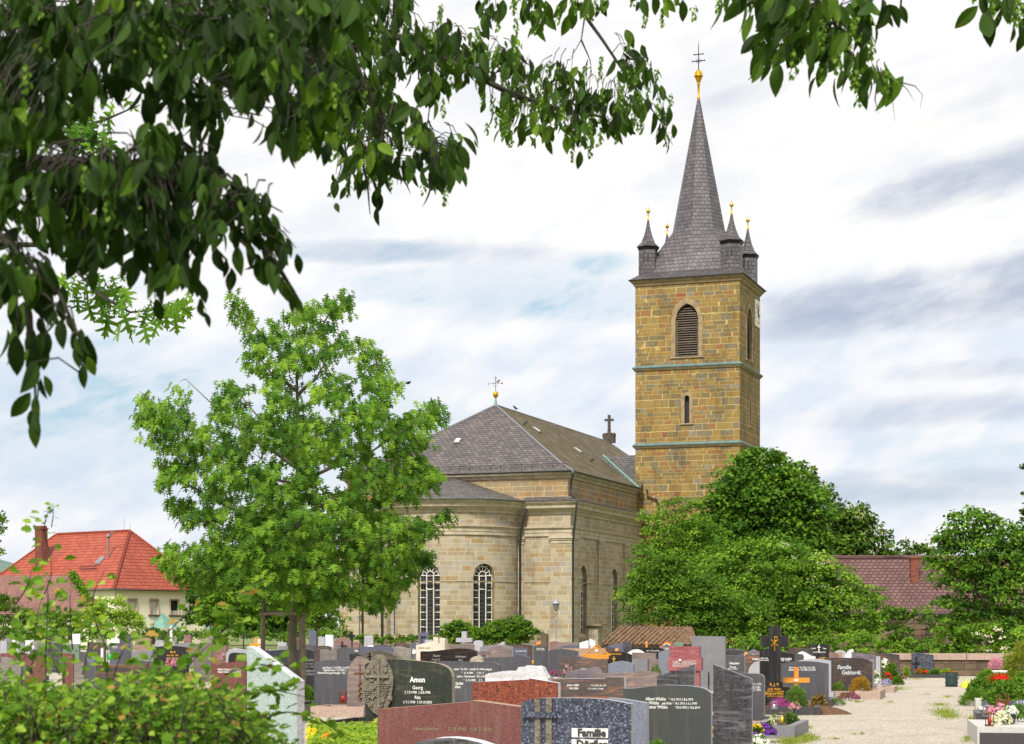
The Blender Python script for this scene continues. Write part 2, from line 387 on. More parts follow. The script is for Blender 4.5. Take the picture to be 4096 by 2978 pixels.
def roofmat(name, stops, bw, rh, ms, gapcol, moss=None, mossamt=(.5, .7), rough=.6, off=.5, bump=.8, wave=0, seed=0):
    m, t, b, o = newmat(name); uv = t.n('UVMap').outputs[0]
    br = t.n('TexBrick', {'Vector': uv, 'Color1': (0, 0, 0, 1), 'Color2': (1, 1, 1, 1), 'Mortar': (.5, .5, .5, 1), 'Scale': 1.0,
                          'Mortar Size': ms, 'Mortar Smooth': .3, 'Bias': 0.0, 'Brick Width': bw, 'Row Height': rh}, offset=off)
    g = t.n('SeparateColor', {0: br.outputs['Color']}).outputs[0]
    big = t.noise(uv, .35, 6, .65); fine = t.noise(uv, 7, 5, .7)
    c = t.ramp(t.math('ADD', t.math('MULTIPLY', g, .6), t.math('MULTIPLY', big, .4)), stops)
    c = t.mix(.5, c, t.ramp(fine, [(.3, (.45, .45, .45, 1)), (.7, (1.15, 1.15, 1.15, 1))]), 'MULTIPLY')
    stk = t.noise(t.n('Mapping', {0: uv, 3: (2.2, .25, 1)}).outputs[0], .8, 5, .7); c = t.mix(.5, c, t.ramp(stk, [(.35, (.62, .6, .6, 1)), (.65, (1.1, 1.1, 1.1, 1))]), 'MULTIPLY')
    if moss:
        mo = t.noise(uv, .55, 8, .72); c = t.mix(t.ss(mo, *mossamt), c, t.mix(fine, moss, tuple(x * .5 for x in moss[:3]) + (1,)))
    c = t.mix(br.outputs['Fac'], c, gapcol)
    sp = t.n('SeparateXYZ', {0: uv})
    saw = t.math('FRACT', t.math('DIVIDE', sp.outputs[1], rh)); h = t.math('SUBTRACT', 1.0, saw)
    if wave: h = t.math('ADD', h, t.math('MULTIPLY', t.math('ABSOLUTE', t.math('SINE', t.math('MULTIPLY', sp.outputs[0], math.pi / bw))), wave))
    h = t.math('SUBTRACT', h, br.outputs['Fac']); h = t.math('ADD', h, t.math('MULTIPLY', fine, .4))
    bp = t.n('Bump', {'Height': h, 'Strength': bump, 'Distance': .05}); lk(t, bp.outputs[0], b.inputs['Normal'])
    lk(t, c, b.inputs['Base Color']); b.inputs['Roughness'].default_value = rough
    return m
def leafmat(name, stops, trans=.3, rough=.45, tcol=None):
    m, t, b, o = newmat(name)
    at = t.n('Attribute', attribute_name='tint').outputs['Fac']; c = t.ramp(at, stops)
    lk(t, c, b.inputs['Base Color']); b.inputs['Roughness'].default_value = rough + .15; b.inputs['Specular IOR Level'].default_value = .10
    tr = t.n('BsdfTranslucent', {0: t.mix(1.0, c, tcol or (1.3, 1.5, .6, 1), 'MULTIPLY')})
    mx = t.n('MixShader', {0: trans, 1: b.outputs[0], 2: tr.outputs[0]}); lk(t, mx.outputs[0], o.inputs[0])
    return m

# foliage
leafmat('oak_leaf', [(0, (.026, .078, .008, 1)), (.5, (.080, .18, .014, 1)), (1, (.20, .34, .03, 1))], .22)
leafmat('hornbeam_leaf', [(0, (.012, .028, .004, 1)), (.5, (.034, .075, .008, 1)), (1, (.13, .23, .018, 1))], .22, .4)
leafmat('bract_leaf', [(0, (.07, .15, .02, 1)), (1, (.17, .27, .04, 1))], .4, .5)
leafmat('bush_leaf', [(0, (.055, .13, .010, 1)), (.6, (.15, .28, .025, 1)), (.985, (.32, .44, .06, 1)), (1, (.38, .24, .06, 1))], .35)
leafmat('maple_leaf', [(0, (.030, .080, .009, 1)), (.5, (.072, .165, .015, 1)), (1, (.16, .29, .026, 1))], .25)
leafmat('elder_leaf', [(0, (.035, .085, .009, 1)), (.5, (.10, .21, .016, 1)), (1, (.24, .38, .04, 1))], .3)
leafmat('chestnut_leaf', [(0, (.03, .065, .008, 1)), (.6, (.07, .14, .014, 1)), (1, (.15, .24, .03, 1))], .2)
leafmat('dark_leaf', [(0, (.016, .045, .007, 1)), (1, (.07, .15, .018, 1))], .2)
leafmat('mid_leaf', [(0, (.028, .08, .009, 1)), (1, (.16, .29, .028, 1))], .28)
leafmat('ivy_leaf', [(0, (.05, .12, .010, 1)), (1, (.19, .33, .03, 1))], .25)
leafmat('lime_leaf', [(0, (.13, .24, .02, 1)), (1, (.34, .44, .05, 1))], .35)
leafmat('yellow_leaf', [(0, (.35, .36, .02, 1)), (1, (.65, .60, .06, 1))], .35)
leafmat('conifer_leaf', [(0, (.05, .12, .02, 1)), (1, (.13, .24, .04, 1))], .1)
leafmat('yew_leaf', [(0, (.10, .15, .012, 1)), (1, (.28, .30, .03, 1))], .1)
leafmat('orange_leaf', [(0, (.14, .15, .015, 1)), (.5, (.30, .20, .02, 1)), (1, (.50, .17, .02, 1))], .15)
leafmat('grass_blade', [(0, (.10, .17, .02, 1)), (1, (.32, .33, .06, 1))], .3)
leafmat('reddish_leaf', [(0, (.10, .05, .02, 1)), (.5, (.10, .14, .02, 1)), (1, (.34, .14, .08, 1))], .2)
for nm_, a_, b_ in (('red', (.55, .012, .01, 1), (.85, .05, .02, 1)), ('white', (.75, .74, .62, 1), (.9, .9, .85, 1)), ('yellow', (.75, .48, .01, 1), (.9, .7, .05, 1)),
                    ('purple', (.10, .02, .25, 1), (.25, .07, .45, 1)), ('magenta', (.20, .02, .13, 1), (.45, .10, .30, 1)), ('pink', (.5, .15, .25, 1), (.7, .36, .44, 1)),
                    ('orange', (.8, .22, .01, 1), (.9, .4, .03, 1)), ('cream', (.5, .48, .30, 1), (.7, .68, .48, 1)), ('lavender', (.3, .25, .5, 1), (.5, .45, .7, 1))):
    leafmat('petal_' + nm_, [(0, a_), (1, b_)], .25, .5, (1, 1, 1, 1))
# stones
K = lambda r, g, b: L(r, g, b)
granite('charcoal', K(68, 68, 74), K(110, 110, 118), K(35, 35, 38), 260, .30, .6, .1)
granite('charcoal_green', K(58, 62, 60), K(96, 100, 98), K(30, 33, 32), 260, .35, .6, .1)
granite('grey', K(112, 112, 118), K(160, 160, 165), K(66, 66, 70), 220, .4, .6, .15)
granite('light_grey', K(150, 150, 158), K(195, 195, 200), K(100, 100, 106), 200, .5, .6, .15)
granite('blue_grey', K(105, 110, 126), K(160, 165, 178), K(58, 60, 70), 200, .38, .8, .1)
granite('slate_blue', K(78, 80, 98), K(120, 122, 140), K(45, 46, 56), 200, .35, .5, .2)
granite('black', K(26, 26, 28), K(44, 44, 46), K(14, 14, 15), 200, .16, .4, .1)
granite('dark_vein', K(50, 49, 54), K(86, 84, 90), K(18, 18, 20), 60, .22, 1.0, .3, K(92, 90, 96))
granite('navy_speck', K(58, 62, 78), K(128, 136, 158), K(20, 21, 28), 70, .2, 1.0, .1)
granite('brown_red', K(104, 60, 56), K(140, 92, 84), K(62, 34, 34), 170, .3, .9, .1)
granite('red_speck', K(116, 56, 38), K(158, 84, 58), K(44, 20, 16), 60, .22, 1.0, .1)
granite('rose', K(140, 76, 80), K(172, 110, 112), K(105, 52, 56), 30, .45, .8, .3, K(120, 58, 62))
granite('pink_brown', K(120, 92, 88), K(158, 130, 124), K(78, 56, 54), 120, .4, .8, .2, K(100, 70, 64))
granite('stripe_brown', K(74, 66, 64), K(104, 92, 88), K(40, 35, 34), 120, .28, .6, .3, K(138, 92, 66))
granite('stripe_grey', K(104, 92, 92), K(140, 128, 126), K(66, 58, 58), 100, .35, .6, .3, K(140, 116, 104))
granite('bronze_brown', K(54, 48, 48), K(84, 76, 74), K(28, 25, 25), 120, .26, .6, .3, K(104, 74, 56))
granite('purple_stripe', K(92, 84, 94), K(128, 120, 128), K(56, 50, 58), 100, .35, .6, .3, K(126, 112, 116))
granite('green_black', K(38, 44, 38), K(66, 74, 62), K(16, 20, 17), 60, .2, .8, .4, K(66, 66, 50))
granite('aqua', K(146, 162, 158), K(188, 202, 198), K(108, 124, 120), 160, .6, .9, .04)
granite('white_marble', K(205, 203, 208), K(226, 225, 228), K(168, 166, 172), 30, .5, .4, .2, K(172, 172, 180))
granite('white_rough', K(196, 196, 202), K(222, 222, 226), K(140, 138, 140), 60, .8, .6, .3, K(168, 162, 156), .5)
granite('cream', K(196, 186, 172), K(220, 212, 200), K(160, 150, 136), 120, .7, .5, .2)
granite('limestone', K(168, 158, 142), K(204, 196, 182), K(112, 104, 90), 40, .9, .9, .3, K(138, 126, 106), .8)
granite('sandstone', K(140, 118, 100), K(176, 154, 134), K(96, 78, 64), 60, .9, .9, .4, K(112, 92, 78), .6)
granite('relief_stone', K(112, 106, 92), K(146, 140, 122), K(66, 62, 52), 60, .85, .9, .2, None, .8)
granite('rough_edge', K(150, 140, 118), K(190, 180, 156), K(90, 82, 66), 50, .9, 1, .3, None, .9)
granite('weathered', K(122, 116, 112), K(160, 154, 150), K(78, 72, 70), 90, .85, .9, .4, K(100, 94, 86), .4)
granite('tan_stone', K(150, 122, 100), K(178, 152, 130), K(116, 90, 70), 120, .6, .7, .2)
granite('green_stone', K(96, 118, 100), K(126, 148, 130), K(66, 84, 70), 80, .6, .7, .3)
plain('ink_white', L(214, 214, 210), .6, 0, .08, 40); plain('ink_gold', L(214, 158, 40), .4, .3, .15, 40); plain('ink_faded', L(120, 110, 84), .7, 0, .3, 60)
plain('ink_grey', L(178, 180, 186), .6, 0, .15, 40)
# church and houses
ashlar('church_stone', [(0, K(166, 154, 132)), (.16, K(174, 162, 140)), (.34, K(158, 144, 120)), (.5, K(168, 160, 146)), (.66, K(178, 166, 142)), (.8, K(162, 144, 114)), (.95, K(164, 138, 100)), (.98, K(156, 152, 146))],
       K(196, 184, 154), .88, .40, .022, 1, .03, .05, K(170, 160, 150), .8)
ashlar('church_upper_stone', [(0, K(150, 134, 108)), (.3, K(162, 142, 106)), (.5, K(150, 124, 88)), (.7, K(166, 134, 96)), (.85, K(160, 108, 76)), (.94, K(140, 134, 124))],
       K(202, 186, 148), 1.05, .46, .026, 3, .03, .04, K(190, 175, 155), .8)
ashlar('tower_stone', [(0, K(140, 119, 72)), (.14, K(148, 120, 62)), (.3, K(122, 107, 72)), (.44, K(150, 126, 72)), (.58, K(124, 113, 90)), (.7, K(140, 113, 66)), (.86, K(144, 105, 62)), (.955, K(138, 84, 60)), (.975, K(132, 126, 112))],
       K(186, 166, 112), .82, .43, .030, 5, .13, .16, K(135, 128, 112), .85, .9, K(186, 158, 96))
ashlar('rubble_stone', [(0, K(118, 100, 82)), (.3, K(132, 112, 92)), (.5, K(104, 92, 74)), (.7, K(128, 98, 84)), (.85, K(96, 84, 66))],
       K(84, 72, 54), .62, .27, .022, 8, .12, .08, K(120, 110, 90), .9, .9)
plain('church_trim', L(164, 153, 132), .9, 0, .28, 1.6, .35); plain('trim_dark', L(126, 112, 84), .9, 0, .3, 1.5, .4); plain('tower_trim', L(140, 122, 92), .9, 0, .3, 2, .4)
roofmat('slate', [(0, K(74, 69, 69)), (.4, K(92, 86, 86)), (.7, K(108, 101, 98)), (1, K(124, 115, 108))], .52, .38, .028, K(36, 33, 35), K(110, 98, 78), (.62, .8), .55, .5, .9)
roofmat('slate_mossy', [(0, K(84, 74, 62)), (.4, K(106, 95, 78)), (.7, K(120, 108, 90)), (1, K(108, 102, 94))], .62, .42, .034, K(50, 42, 32), K(92, 80, 34), (.42, .55), .85, .5, 1)
roofmat('slate_spire', [(0, K(68, 65, 69)), (.4, K(84, 80, 84)), (.7, K(97, 92, 95)), (1, K(110, 104, 103))], .46, .38, .022, K(48, 44, 48), K(104, 88, 80), (.6, .8), .5, .5, 1)
roofmat('red_tile', [(0, K(158, 66, 42)), (.5, K(176, 80, 54)), (1, K(190, 98, 70))], .36, .44, .03, K(96, 26, 16), None, (0, 1), .6, 0, 1.0, .8)
roofmat('old_tile', [(0, K(128, 92, 84)), (.5, K(146, 104, 94)), (1, K(160, 118, 106))], .24, .26, .022, K(92, 60, 54), K(96, 84, 70), (.6, .8), .8, .5, .8)
roofmat('plum_tile', [(0, K(92, 66, 62)), (.5, K(110, 80, 75)), (1, K(126, 94, 88))], .34, .34, .034, K(66, 38, 40), None, (0, 1), .8, .5, 1.0)
roofmat('pan_tile', [(0, K(120, 78, 60)), (.5, K(146, 110, 92)), (1, K(170, 146, 132))], .22, .38, .03, K(66, 40, 28), K(96, 66, 32), (.36, .5), .9, 0, 1.0, 1.5)
ashlar('brick', [(0, K(120, 56, 40)), (.4, K(136, 66, 46)), (.7, K(104, 50, 40)), (.9, K(90, 60, 54))], K(130, 104, 88), .25, .085, .01, 0, .01, .0, None, .8)
plain('plaster', L(236, 229, 204), .9, 0, .06, .6, .1); plain('render_trim', L(176, 146, 120), .8, 0, .15, 4)
plain('gutter_copper', L(74, 84, 78), .5, .3, .4, 3); plain('drip_copper', L(92, 116, 114), .6, .1, .3, 2); plain('patina', L(108, 146, 132), .6, .1, .25, 2); plain('pipe_dark', L(44, 44, 44), .45, .4, .2, 4)
plain('gold', L(214, 160, 30), .3, .85, .12, 3); plain('iron', L(34, 32, 36), .5, .5, .2, 10); plain('lead', L(128, 128, 134), .5, .3, .2, 5)
plain('white_paint', L(226, 222, 214), .5, 0, .06, 5); plain('cross_stone', L(74, 66, 58), .9, 0, .4, 3, .5)
plain('wood', L(206, 132, 34), .55, 0, .18, 8); plain('old_wood', L(120, 108, 90), .85, 0, .3, 6, .5); plain('dark_wood', L(88, 72, 60), .8, 0, .3, 6)
plain('bark', L(82, 74, 62), .9, 0, .35, 8, .6); plain('smooth_bark', L(96, 90, 72), .8, 0, .3, 6, .4); plain('twig', L(44, 38, 28), .8, 0, .3, 20)
plain('soil', L(92, 66, 46), 1, 0, .4, 12, .9); plain('louvre', L(96, 84, 72), .8, 0, .3, 3); plain('shutter', L(198, 192, 190), .7, 0, .06, 5)
plain('bronze', L(132, 92, 50), .35, .8, .3, 12); plain('bag_green', L(26, 52, 48), .6, 0, .35, 9, .5); plain('plastic_yellow', L(204, 226, 20), .4, 0, .05, 5)
plain('plastic_green', L(40, 140, 60), .4, 0, .1, 5); plain('plastic_grey', L(92, 96, 104), .5, 0, .1, 5); plain('candle_red', L(170, 20, 22), .4, 0, .15, 9)
plain('candle_yellow', L(214, 190, 40), .4, 0, .1, 9); plain('ceramic', L(214, 212, 206), .4, 0, .08, 9); plain('terracotta', L(176, 104, 70), .7, 0, .2, 9)
plain('kerb_pink', L(160, 138, 126), .7, 0, .2, 14, .2); plain('kerb_dark', L(58, 56, 58), .4, 0, .2, 20); plain('kerb_white', L(180, 178, 174), .6, 0, .1, 12, .1)
plain('bird_black', L(24, 22, 24), .6, 0, .2, 9); plain('hedge_inner', L(26, 38, 16), 1, 0, .3, 3); plain('lamp_grey', L(150, 148, 156), .5, .3, .15, 8)
plain('pan_ridge', L(108, 84, 62), .9, 0, .6, 4.5, .4); plain('rainbow_red', L(220, 50, 30), .5, 0, .05, 5); plain('rainbow_blue', L(60, 110, 190), .5, 0, .05, 5)
def m_glass(name, col, grid):
    m, t, b, o = newmat(name); uv = t.n('UVMap').outputs[0]
    br = t.n('TexBrick', {'Vector': uv, 'Color1': col, 'Color2': tuple(x * 2.2 for x in col[:3]) + (1,), 'Mortar': (.14, .13, .11, 1), 'Scale': 1.0,
                          'Mortar Size': .012, 'Bias': 0.0, 'Brick Width': grid[0], 'Row Height': grid[1]}, offset=0)
    lk(t, br.outputs[0], b.inputs['Base Color']); b.inputs['Roughness'].default_value = .35; b.inputs['Specular IOR Level'].default_value = .12
m_glass('church_glass', (.010, .010, .012, 1), (.22, .34)); m_glass('house_glass', (.02, .02, .025, 1), (9, 9))
m, t, b, o = newmat('lantern_glass'); b.inputs['Base Color'].default_value = (.9, .85, .8, 1); b.inputs['Transmission Weight'].default_value = .9; b.inputs['Roughness'].default_value = .1
def m_ground():
    m, t, b, o = newmat('grass_ground'); ob = t.n('TexCoord').outputs['Object']
    n = t.noise(ob, .6, 8, .7); f = t.noise(ob, 30, 4, .7)
    c = t.ramp(n, [(.3, L(116, 118, 66)), (.5, L(98, 116, 50)), (.66, L(160, 150, 124))]); c = t.mix(.5, c, t.ramp(f, [(.3, (.5, .5, .5, 1)), (.7, (1.2, 1.2, 1.2, 1))]), 'MULTIPLY')
    lk(t, c, b.inputs['Base Color']); b.inputs['Roughness'].default_value = 1
    m, t, b, o = newmat('gravel'); ob = t.n('TexCoord').outputs['Object']
    v = t.n('TexVoronoi', {'Vector': ob, 'Scale': 42.0, 'Randomness': 1.0}); g = t.n('SeparateColor', {0: v.outputs['Color']}).outputs[0]
    c = t.ramp(g, [(0, L(150, 140, 126)), (.4, L(178, 168, 153)), (.75, L(193, 183, 169)), (1, L(212, 205, 194))])
    big = t.noise(ob, .9, 7, .7); c = t.mix(.6, c, t.ramp(big, [(.3, (.62, .60, .55, 1)), (.48, (.9, .89, .87, 1)), (.7, (1.08, 1.07, 1.06, 1))]), 'MULTIPLY')
    d = t.math('MULTIPLY', v.outputs['Distance'], 1.0)
    bp = t.n('Bump', {'Height': d, 'Strength': .8, 'Distance': .03}, invert=True); lk(t, bp.outputs[0], b.inputs['Normal'])
    mn = t.noise(ob, 1.3, 6, .75); c = t.mix(t.math('MULTIPLY', t.ss(mn, .60, .72), .5), c, L(150, 146, 92))
    lk(t, c, b.inputs['Base Color']); b.inputs['Roughness'].default_value = .95
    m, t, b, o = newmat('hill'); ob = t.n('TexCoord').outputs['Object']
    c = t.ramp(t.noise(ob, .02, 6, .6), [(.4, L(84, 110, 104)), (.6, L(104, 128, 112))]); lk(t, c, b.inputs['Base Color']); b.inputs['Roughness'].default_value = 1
m_ground()
# ------------------------------------------------------------------ ground, path, hill
def structure():
    m = MB(); m.face([(-5000, -200, 0), (5000, -200, 0), (5000, 6000, 0), (-5000, 6000, 0)])
    tag(m.build('ground', M['grass_ground']), kind='structure')
    # gravel between the graves and the wide gravel path on the right
    m = MB(); m.face([(-60, 8, .004), (40, 8, .004), (40, 64, .004), (30, 140, .004), (-60, 140, .004)])
    tag(m.build('gravel_yard', M['gravel']), kind='structure')
    L_ = [(2.2, 18), (3.84, 27.2), (5.31, 33.6), (7.4, 40.5), (9.6, 49.5), (12.6, 60), (13.6, 64.5)]
    R_ = [(5.3, 18), (6.85, 27.2), (8.2, 32.5), (9.4, 37.5), (11.0, 44.5), (13.2, 54), (15.9, 64.5)]
    m = MB()
    for i in range(len(L_) - 1):
        m.face([(*L_[i], .008), (*R_[i], .008), (*R_[i + 1], .008), (*L_[i + 1], .008)])
    tag(m.build('path', M['gravel']), kind='structure')
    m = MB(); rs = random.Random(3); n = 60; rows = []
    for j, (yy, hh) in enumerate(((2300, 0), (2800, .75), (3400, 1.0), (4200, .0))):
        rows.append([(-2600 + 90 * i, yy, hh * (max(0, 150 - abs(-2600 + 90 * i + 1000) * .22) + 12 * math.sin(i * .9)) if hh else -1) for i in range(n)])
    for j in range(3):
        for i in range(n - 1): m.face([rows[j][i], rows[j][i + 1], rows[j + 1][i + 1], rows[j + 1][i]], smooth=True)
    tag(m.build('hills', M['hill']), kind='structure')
structure()

# ------------------------------------------------------------------ church
TH = math.atan2(2652, 7500)                     # heading of the nave side
CH = thing('church', 'grey sandstone church with slate roof, round apse and tall ochre spired tower', 'church', (4.97, 159.4, 0), -TH)

def openings_cols(u0, u1, wins, step):
    us = set([u0, u1]); n = max(1, int((u1 - u0) / step))
    for i in range(n + 1): us.add(u0 + (u1 - u0) * i / n)
    for w in wins:
        us = {u for u in us if not (w['u'] - w['hw'] - .01 < u < w['u'] + w['hw'] + .01)}
        for i in range(13): us.add(w['u'] - w['hw'] + 2 * w['hw'] * i / 12)
    return sorted(us)
def arch_z(w, u):
    d = min(abs(u - w['u']), w['hw'])
    if w.get('point'):
        Rr = w['hw'] * w['point']; return w['spring'] + math.sqrt(max(0, Rr ** 2 - (d + Rr - w['hw']) ** 2))
    return w['spring'] + math.sqrt(max(0, w['hw'] ** 2 - d ** 2)) * w.get('flat', 1)
def wall(mb, f, nrm, u0, u1, z0, z1, wins=(), step=1.5, uoff=0, reveal=.45, mi=0, rmi=1):
    """f(u)->(x,y) plan point, nrm(u)->outward (x,y)"""
    us = openings_cols(u0, u1, wins, step)
    P = lambda u, z, d=0: Vector((f(u)[0] - nrm(u)[0] * d, f(u)[1] - nrm(u)[1] * d, z))
    q = lambda a, za, zb, b, zc, zd: mb.face([P(a, za), P(b, zb), P(b, zd), P(a, zc)], uv=[(a + uoff, za), (b + uoff, zb), (b + uoff, zd), (a + uoff, zc)], mi=mi)
    for a, b in zip(us[:-1], us[1:]):
        w = next((w for w in wins if w['u'] - w['hw'] - 1e-4 <= a and b <= w['u'] + w['hw'] + 1e-4), None)
        if not w: q(a, z0, z0, b, z1, z1); continue
        if w['sill'] > z0: q(a, z0, z0, b, w['sill'], w['sill'])
        za, zb = arch_z(w, a), arch_z(w, b); q(a, za, zb, b, z1, z1)
        mb.face([P(a, za), P(b, zb), P(b, zb, reveal), P(a, za, reveal)], mi=rmi)
        mb.face([P(a, w['sill'], reveal), P(b, w['sill'], reveal), P(b, w['sill']), P(a, w['sill'])], mi=rmi)
    for w in wins:
        for s in (-1, 1):
            u = w['u'] + s * w['hw']
            mb.face([P(u, w['sill']), P(u, w['sill'], reveal), P(u, w['spring'], reveal), P(u, w['spring'])], mi=rmi)
def window(parent, f, nrm, w, depth=.42, name='window', rows=8, fan=True, glassmat='church_glass', frame='white_paint', bar=.04, casement=True):
    g = MB(); P = lambda u, z, d=depth: Vector((f(u)[0] - nrm(u)[0] * d, f(u)[1] - nrm(u)[1] * d, z))
    us = [w['u'] - w['hw'] + 2 * w['hw'] * i / 16 for i in range(17)]
    for a, b in zip(us[:-1], us[1:]):
        g.face([P(a, w['sill']), P(b, w['sill']), P(b, arch_z(w, b)), P(a, arch_z(w, a))], uv=[(a, w['sill']), (b, w['sill']), (b, arch_z(w, b)), (a, arch_z(w, a))])
    go = g.build(name, M[glassmat], parent)
    if rows:
        fr = MB(); d = depth - .04; hw, uc = w['hw'], w['u']
        zr = [w['sill'] + (w['spring'] - w['sill']) * i / rows for i in range(rows + 1)]
        for z in zr: fr.tube([P(uc - hw, z, d), P(uc + hw, z, d)], bar * (.9 if z != zr[-1] else 1.3), 4, smooth=False)
        for k in (-1 / 3., 1 / 3.): fr.tube([P(uc + k * hw, w['sill'], d), P(uc + k * hw, w['spring'], d)], bar, 4, smooth=False)
        for s in (-1, 1): fr.tube([P(uc + s * (hw - .03), w['sill'], d), P(uc + s * (hw - .03), w['spring'], d)], bar * .6, 4, smooth=False)
        if fan:
            for rr, bb in ((.36, .9), (.78, .9)):
                fr.tube([P(uc + rr * hw * math.cos(a), w['spring'] + rr * hw * math.sin(a), d) for a in [math.pi * i / 14 for i in range(15)]], bar * bb, 4, smooth=False)
            for a in (30, 60, 90, 120, 150):
                ca, sa = math.cos(R(a)), math.sin(R(a)); fr.tube([P(uc + .36 * hw * ca, w['spring'] + .36 * hw * sa, d), P(uc + .98 * hw * ca, w['spring'] + .98 * hw * sa, d)], bar * .7, 4, smooth=False)
        if casement:
            za, zb = zr[-3] + .08, zr[-1] - .05; k = hw / 3
            fr.tube([P(uc - k, za, d - .03), P(uc + k, za, d - .03), P(uc + k, zb, d - .03), P(uc - k, zb, d - .03), P(uc - k, za, d - .03)], bar * 1.35, 4, smooth=False)
        fr.build('window_frame', M[frame], go)
    return go

W, LEN, AX, AR = 21.25, 47.6, -10.62, 5.9
ZL, ZU = 12.35, 14.9
def line(p0, p1):
    p0, p1 = Vector(p0), Vector(p1); d = (p1 - p0).normalized(); n = (d.y, -d.x)
    return (lambda u: (p0.x + d.x * u, p0.y + d.y * u)), (lambda u: n), (p1 - p0).length
def arcf(c, r, a0):
    return (lambda u: (c[0] + r * math.cos(a0 + u / r), c[1] + r * math.sin(a0 + u / r))), (lambda u: (math.cos(a0 + u / r), math.sin(a0 + u / r)))
def win(u, **k):
    d = dict(u=u, hw=1.0, sill=1.1, spring=6.05); d.update(k); return d
# lower walls
mb = MB()
fA, nA, lA = line((-W, 0), (AX - AR, 0)); wall(mb, fA, nA, 0, lA, 0, ZL)
fB, nB = arcf((AX, 0), AR, math.pi); lB = math.pi * AR
wB = [win(AR * (math.pi / 2 + R(k))) for k in (-47, 0, 47)]; wall(mb, fB, nB, 0, lB, 0, ZL, wB, .5, uoff=40)
fC, nC, lC = line((AX + AR, 0), (0, 0)); wall(mb, fC, nC, 0, lC, 0, ZL, uoff=80)
fD, nD, lD = line((0, 0), (0, LEN)); wD = [win(u) for u in (3.75, 13.3, 20.0, 29.5, 39.0)]; wall(mb, fD, nD, 0, LEN, 0, ZL, wD, uoff=100)
fE, nE, lE = line((0, LEN), (-W, LEN)); wall(mb, fE, nE, 0, lE, 0, ZU, uoff=160)
mb.face([(0, LEN, ZU), (-W, LEN, ZU), (AX, LEN, 22.0)])
fF, nF, lF = line((-W, LEN), (-W, 0)); wF = [win(LEN - u) for u in (3.75, 13.3, 20.0, 29.5, 39.0)]; wall(mb, fF, nF, 0, lF, 0, ZL, wF, uoff=200)
mb.build('nave_wall', [M['church_stone'], M['trim_dark']], CH)
for w_ in wB: window(CH, fB, nB, w_)
for w_ in wD: window(CH, fD, nD, w_)
for w_ in wF: window(CH, fF, nF, w_)
# dark interior wall behind the glass is not needed: the glass is opaque dark; upper storey set back a little
mb = MB()
I = .32
for p0, p1 in (((-W + I, I), (-I, I)), ((-I, I), (-I, LEN - .01)), ((-W + I, LEN - .01), (-W + I, I))):
    f_, n_, l_ = line(p0, p1); wall(mb, f_, n_, 0, l_, ZL - .1, ZU + .05, uoff=p0[0] * 1.7)
mb.build('upper_wall', [M['church_upper_stone'], M['church_trim']], CH)
# quoin-like corner pilasters with capitals and the plain ones along the side
def pilaster(x0, x1, y0, y1, name='pilaster'):
    m = MB(); cx, cy, dx, dy = (x0 + x1) / 2, (y0 + y1) / 2, x1 - x0, y1 - y0
    m.box((cx, cy, 8.83 / 2), (dx, dy, 8.83)); m.box((cx, cy, 8.88), (dx + .12, dy + .12, .10), 1); m.box((cx, cy, 9.03), (dx, dy, .2), 1)
    m.box((cx, cy, 9.20), (dx + .16, dy + .16, .14), 1); m.box((cx, cy, 9.34), (dx + .34, dy + .34, .14), 1); m.box((cx, cy, 9.435), (dx + .22, dy + .22, .05), 1)
    m.box((cx, cy, .4), (dx + .14, dy + .14, .8), 1)
    return m.build(name, [M['church_stone'], M['church_trim']], CH)
pilaster(-1.72, .20, -.20, 1.5); pilaster(-W - .2, -W + 1.7, -.2, 1.5)
for yy in (8.45, 16.8, 25.0, 34.0): pilaster(-.5, .16, yy - .62, yy + .62)
pilaster(AX + AR + .02, AX + AR + .5, -.1, .3); pilaster(AX - AR - .5, AX - AR - .02, -.1, .3)
# mouldings swept round the plan
def plan():
    p = [(-W, LEN), (-W, 0), (AX - AR, 0)]
    p += [(AX + AR * math.cos(math.pi + math.pi * i / 40), AR * math.sin(math.pi + math.pi * i / 40)) for i in range(1, 40)]
    p += [(AX + AR, 0), (0, 0), (0, 22.0)]
    return [Vector(q) for q in p]
def offset(pl, d):
    out = []
    for i, p in enumerate(pl):
        n = []
        if i > 0: e = (p - pl[i - 1]).normalized(); n.append(Vector((e.y, -e.x)))
        if i < len(pl) - 1: e = (pl[i + 1] - p).normalized(); n.append(Vector((e.y, -e.x)))
        if len(n) == 1: out.append(p + n[0] * d)
        else:
            s = n[0] + n[1]; k = s.length_squared / 2
            out.append(p + s * (d / max(k, .5)))
    return out
def sweep(mb, pl, prof, mi=0):
    rings = [[Vector((q.x, q.y, z)) for q in offset(pl, d)] for d, z in prof]
    u = [0]
    for a, b in zip(pl[:-1], pl[1:]): u.append(u[-1] + (b - a).length)
    for j in range(len(prof) - 1):
        for i in range(len(pl) - 1):
            mb.face([rings[j][i], rings[j][i + 1], rings[j + 1][i + 1], rings[j + 1][i]],
                    uv=[(u[i], prof[j][1] + prof[j][0]), (u[i + 1], prof[j][1] + prof[j][0]), (u[i + 1], prof[j + 1][1] + prof[j + 1][0]), (u[i], prof[j + 1][1] + prof[j + 1][0])], mi=mi)
    for e in (0, -1):
        pts = [r[e] for r in rings]
        mb.face(pts if e == 0 else pts[::-1], mi=mi)
PL = plan()
mb = MB(); sweep(mb, PL, [(-.05, 11.35), (.10, 11.35), (.13, 11.55), (.2, 11.58), (.42, 11.78), (.60, 11.84), (.62, 12.1), (.70, 12.14), (.86, 12.30), (.88, 12.40), (-.1, 12.42)])
mb.build('cornice', M['church_trim'], CH)
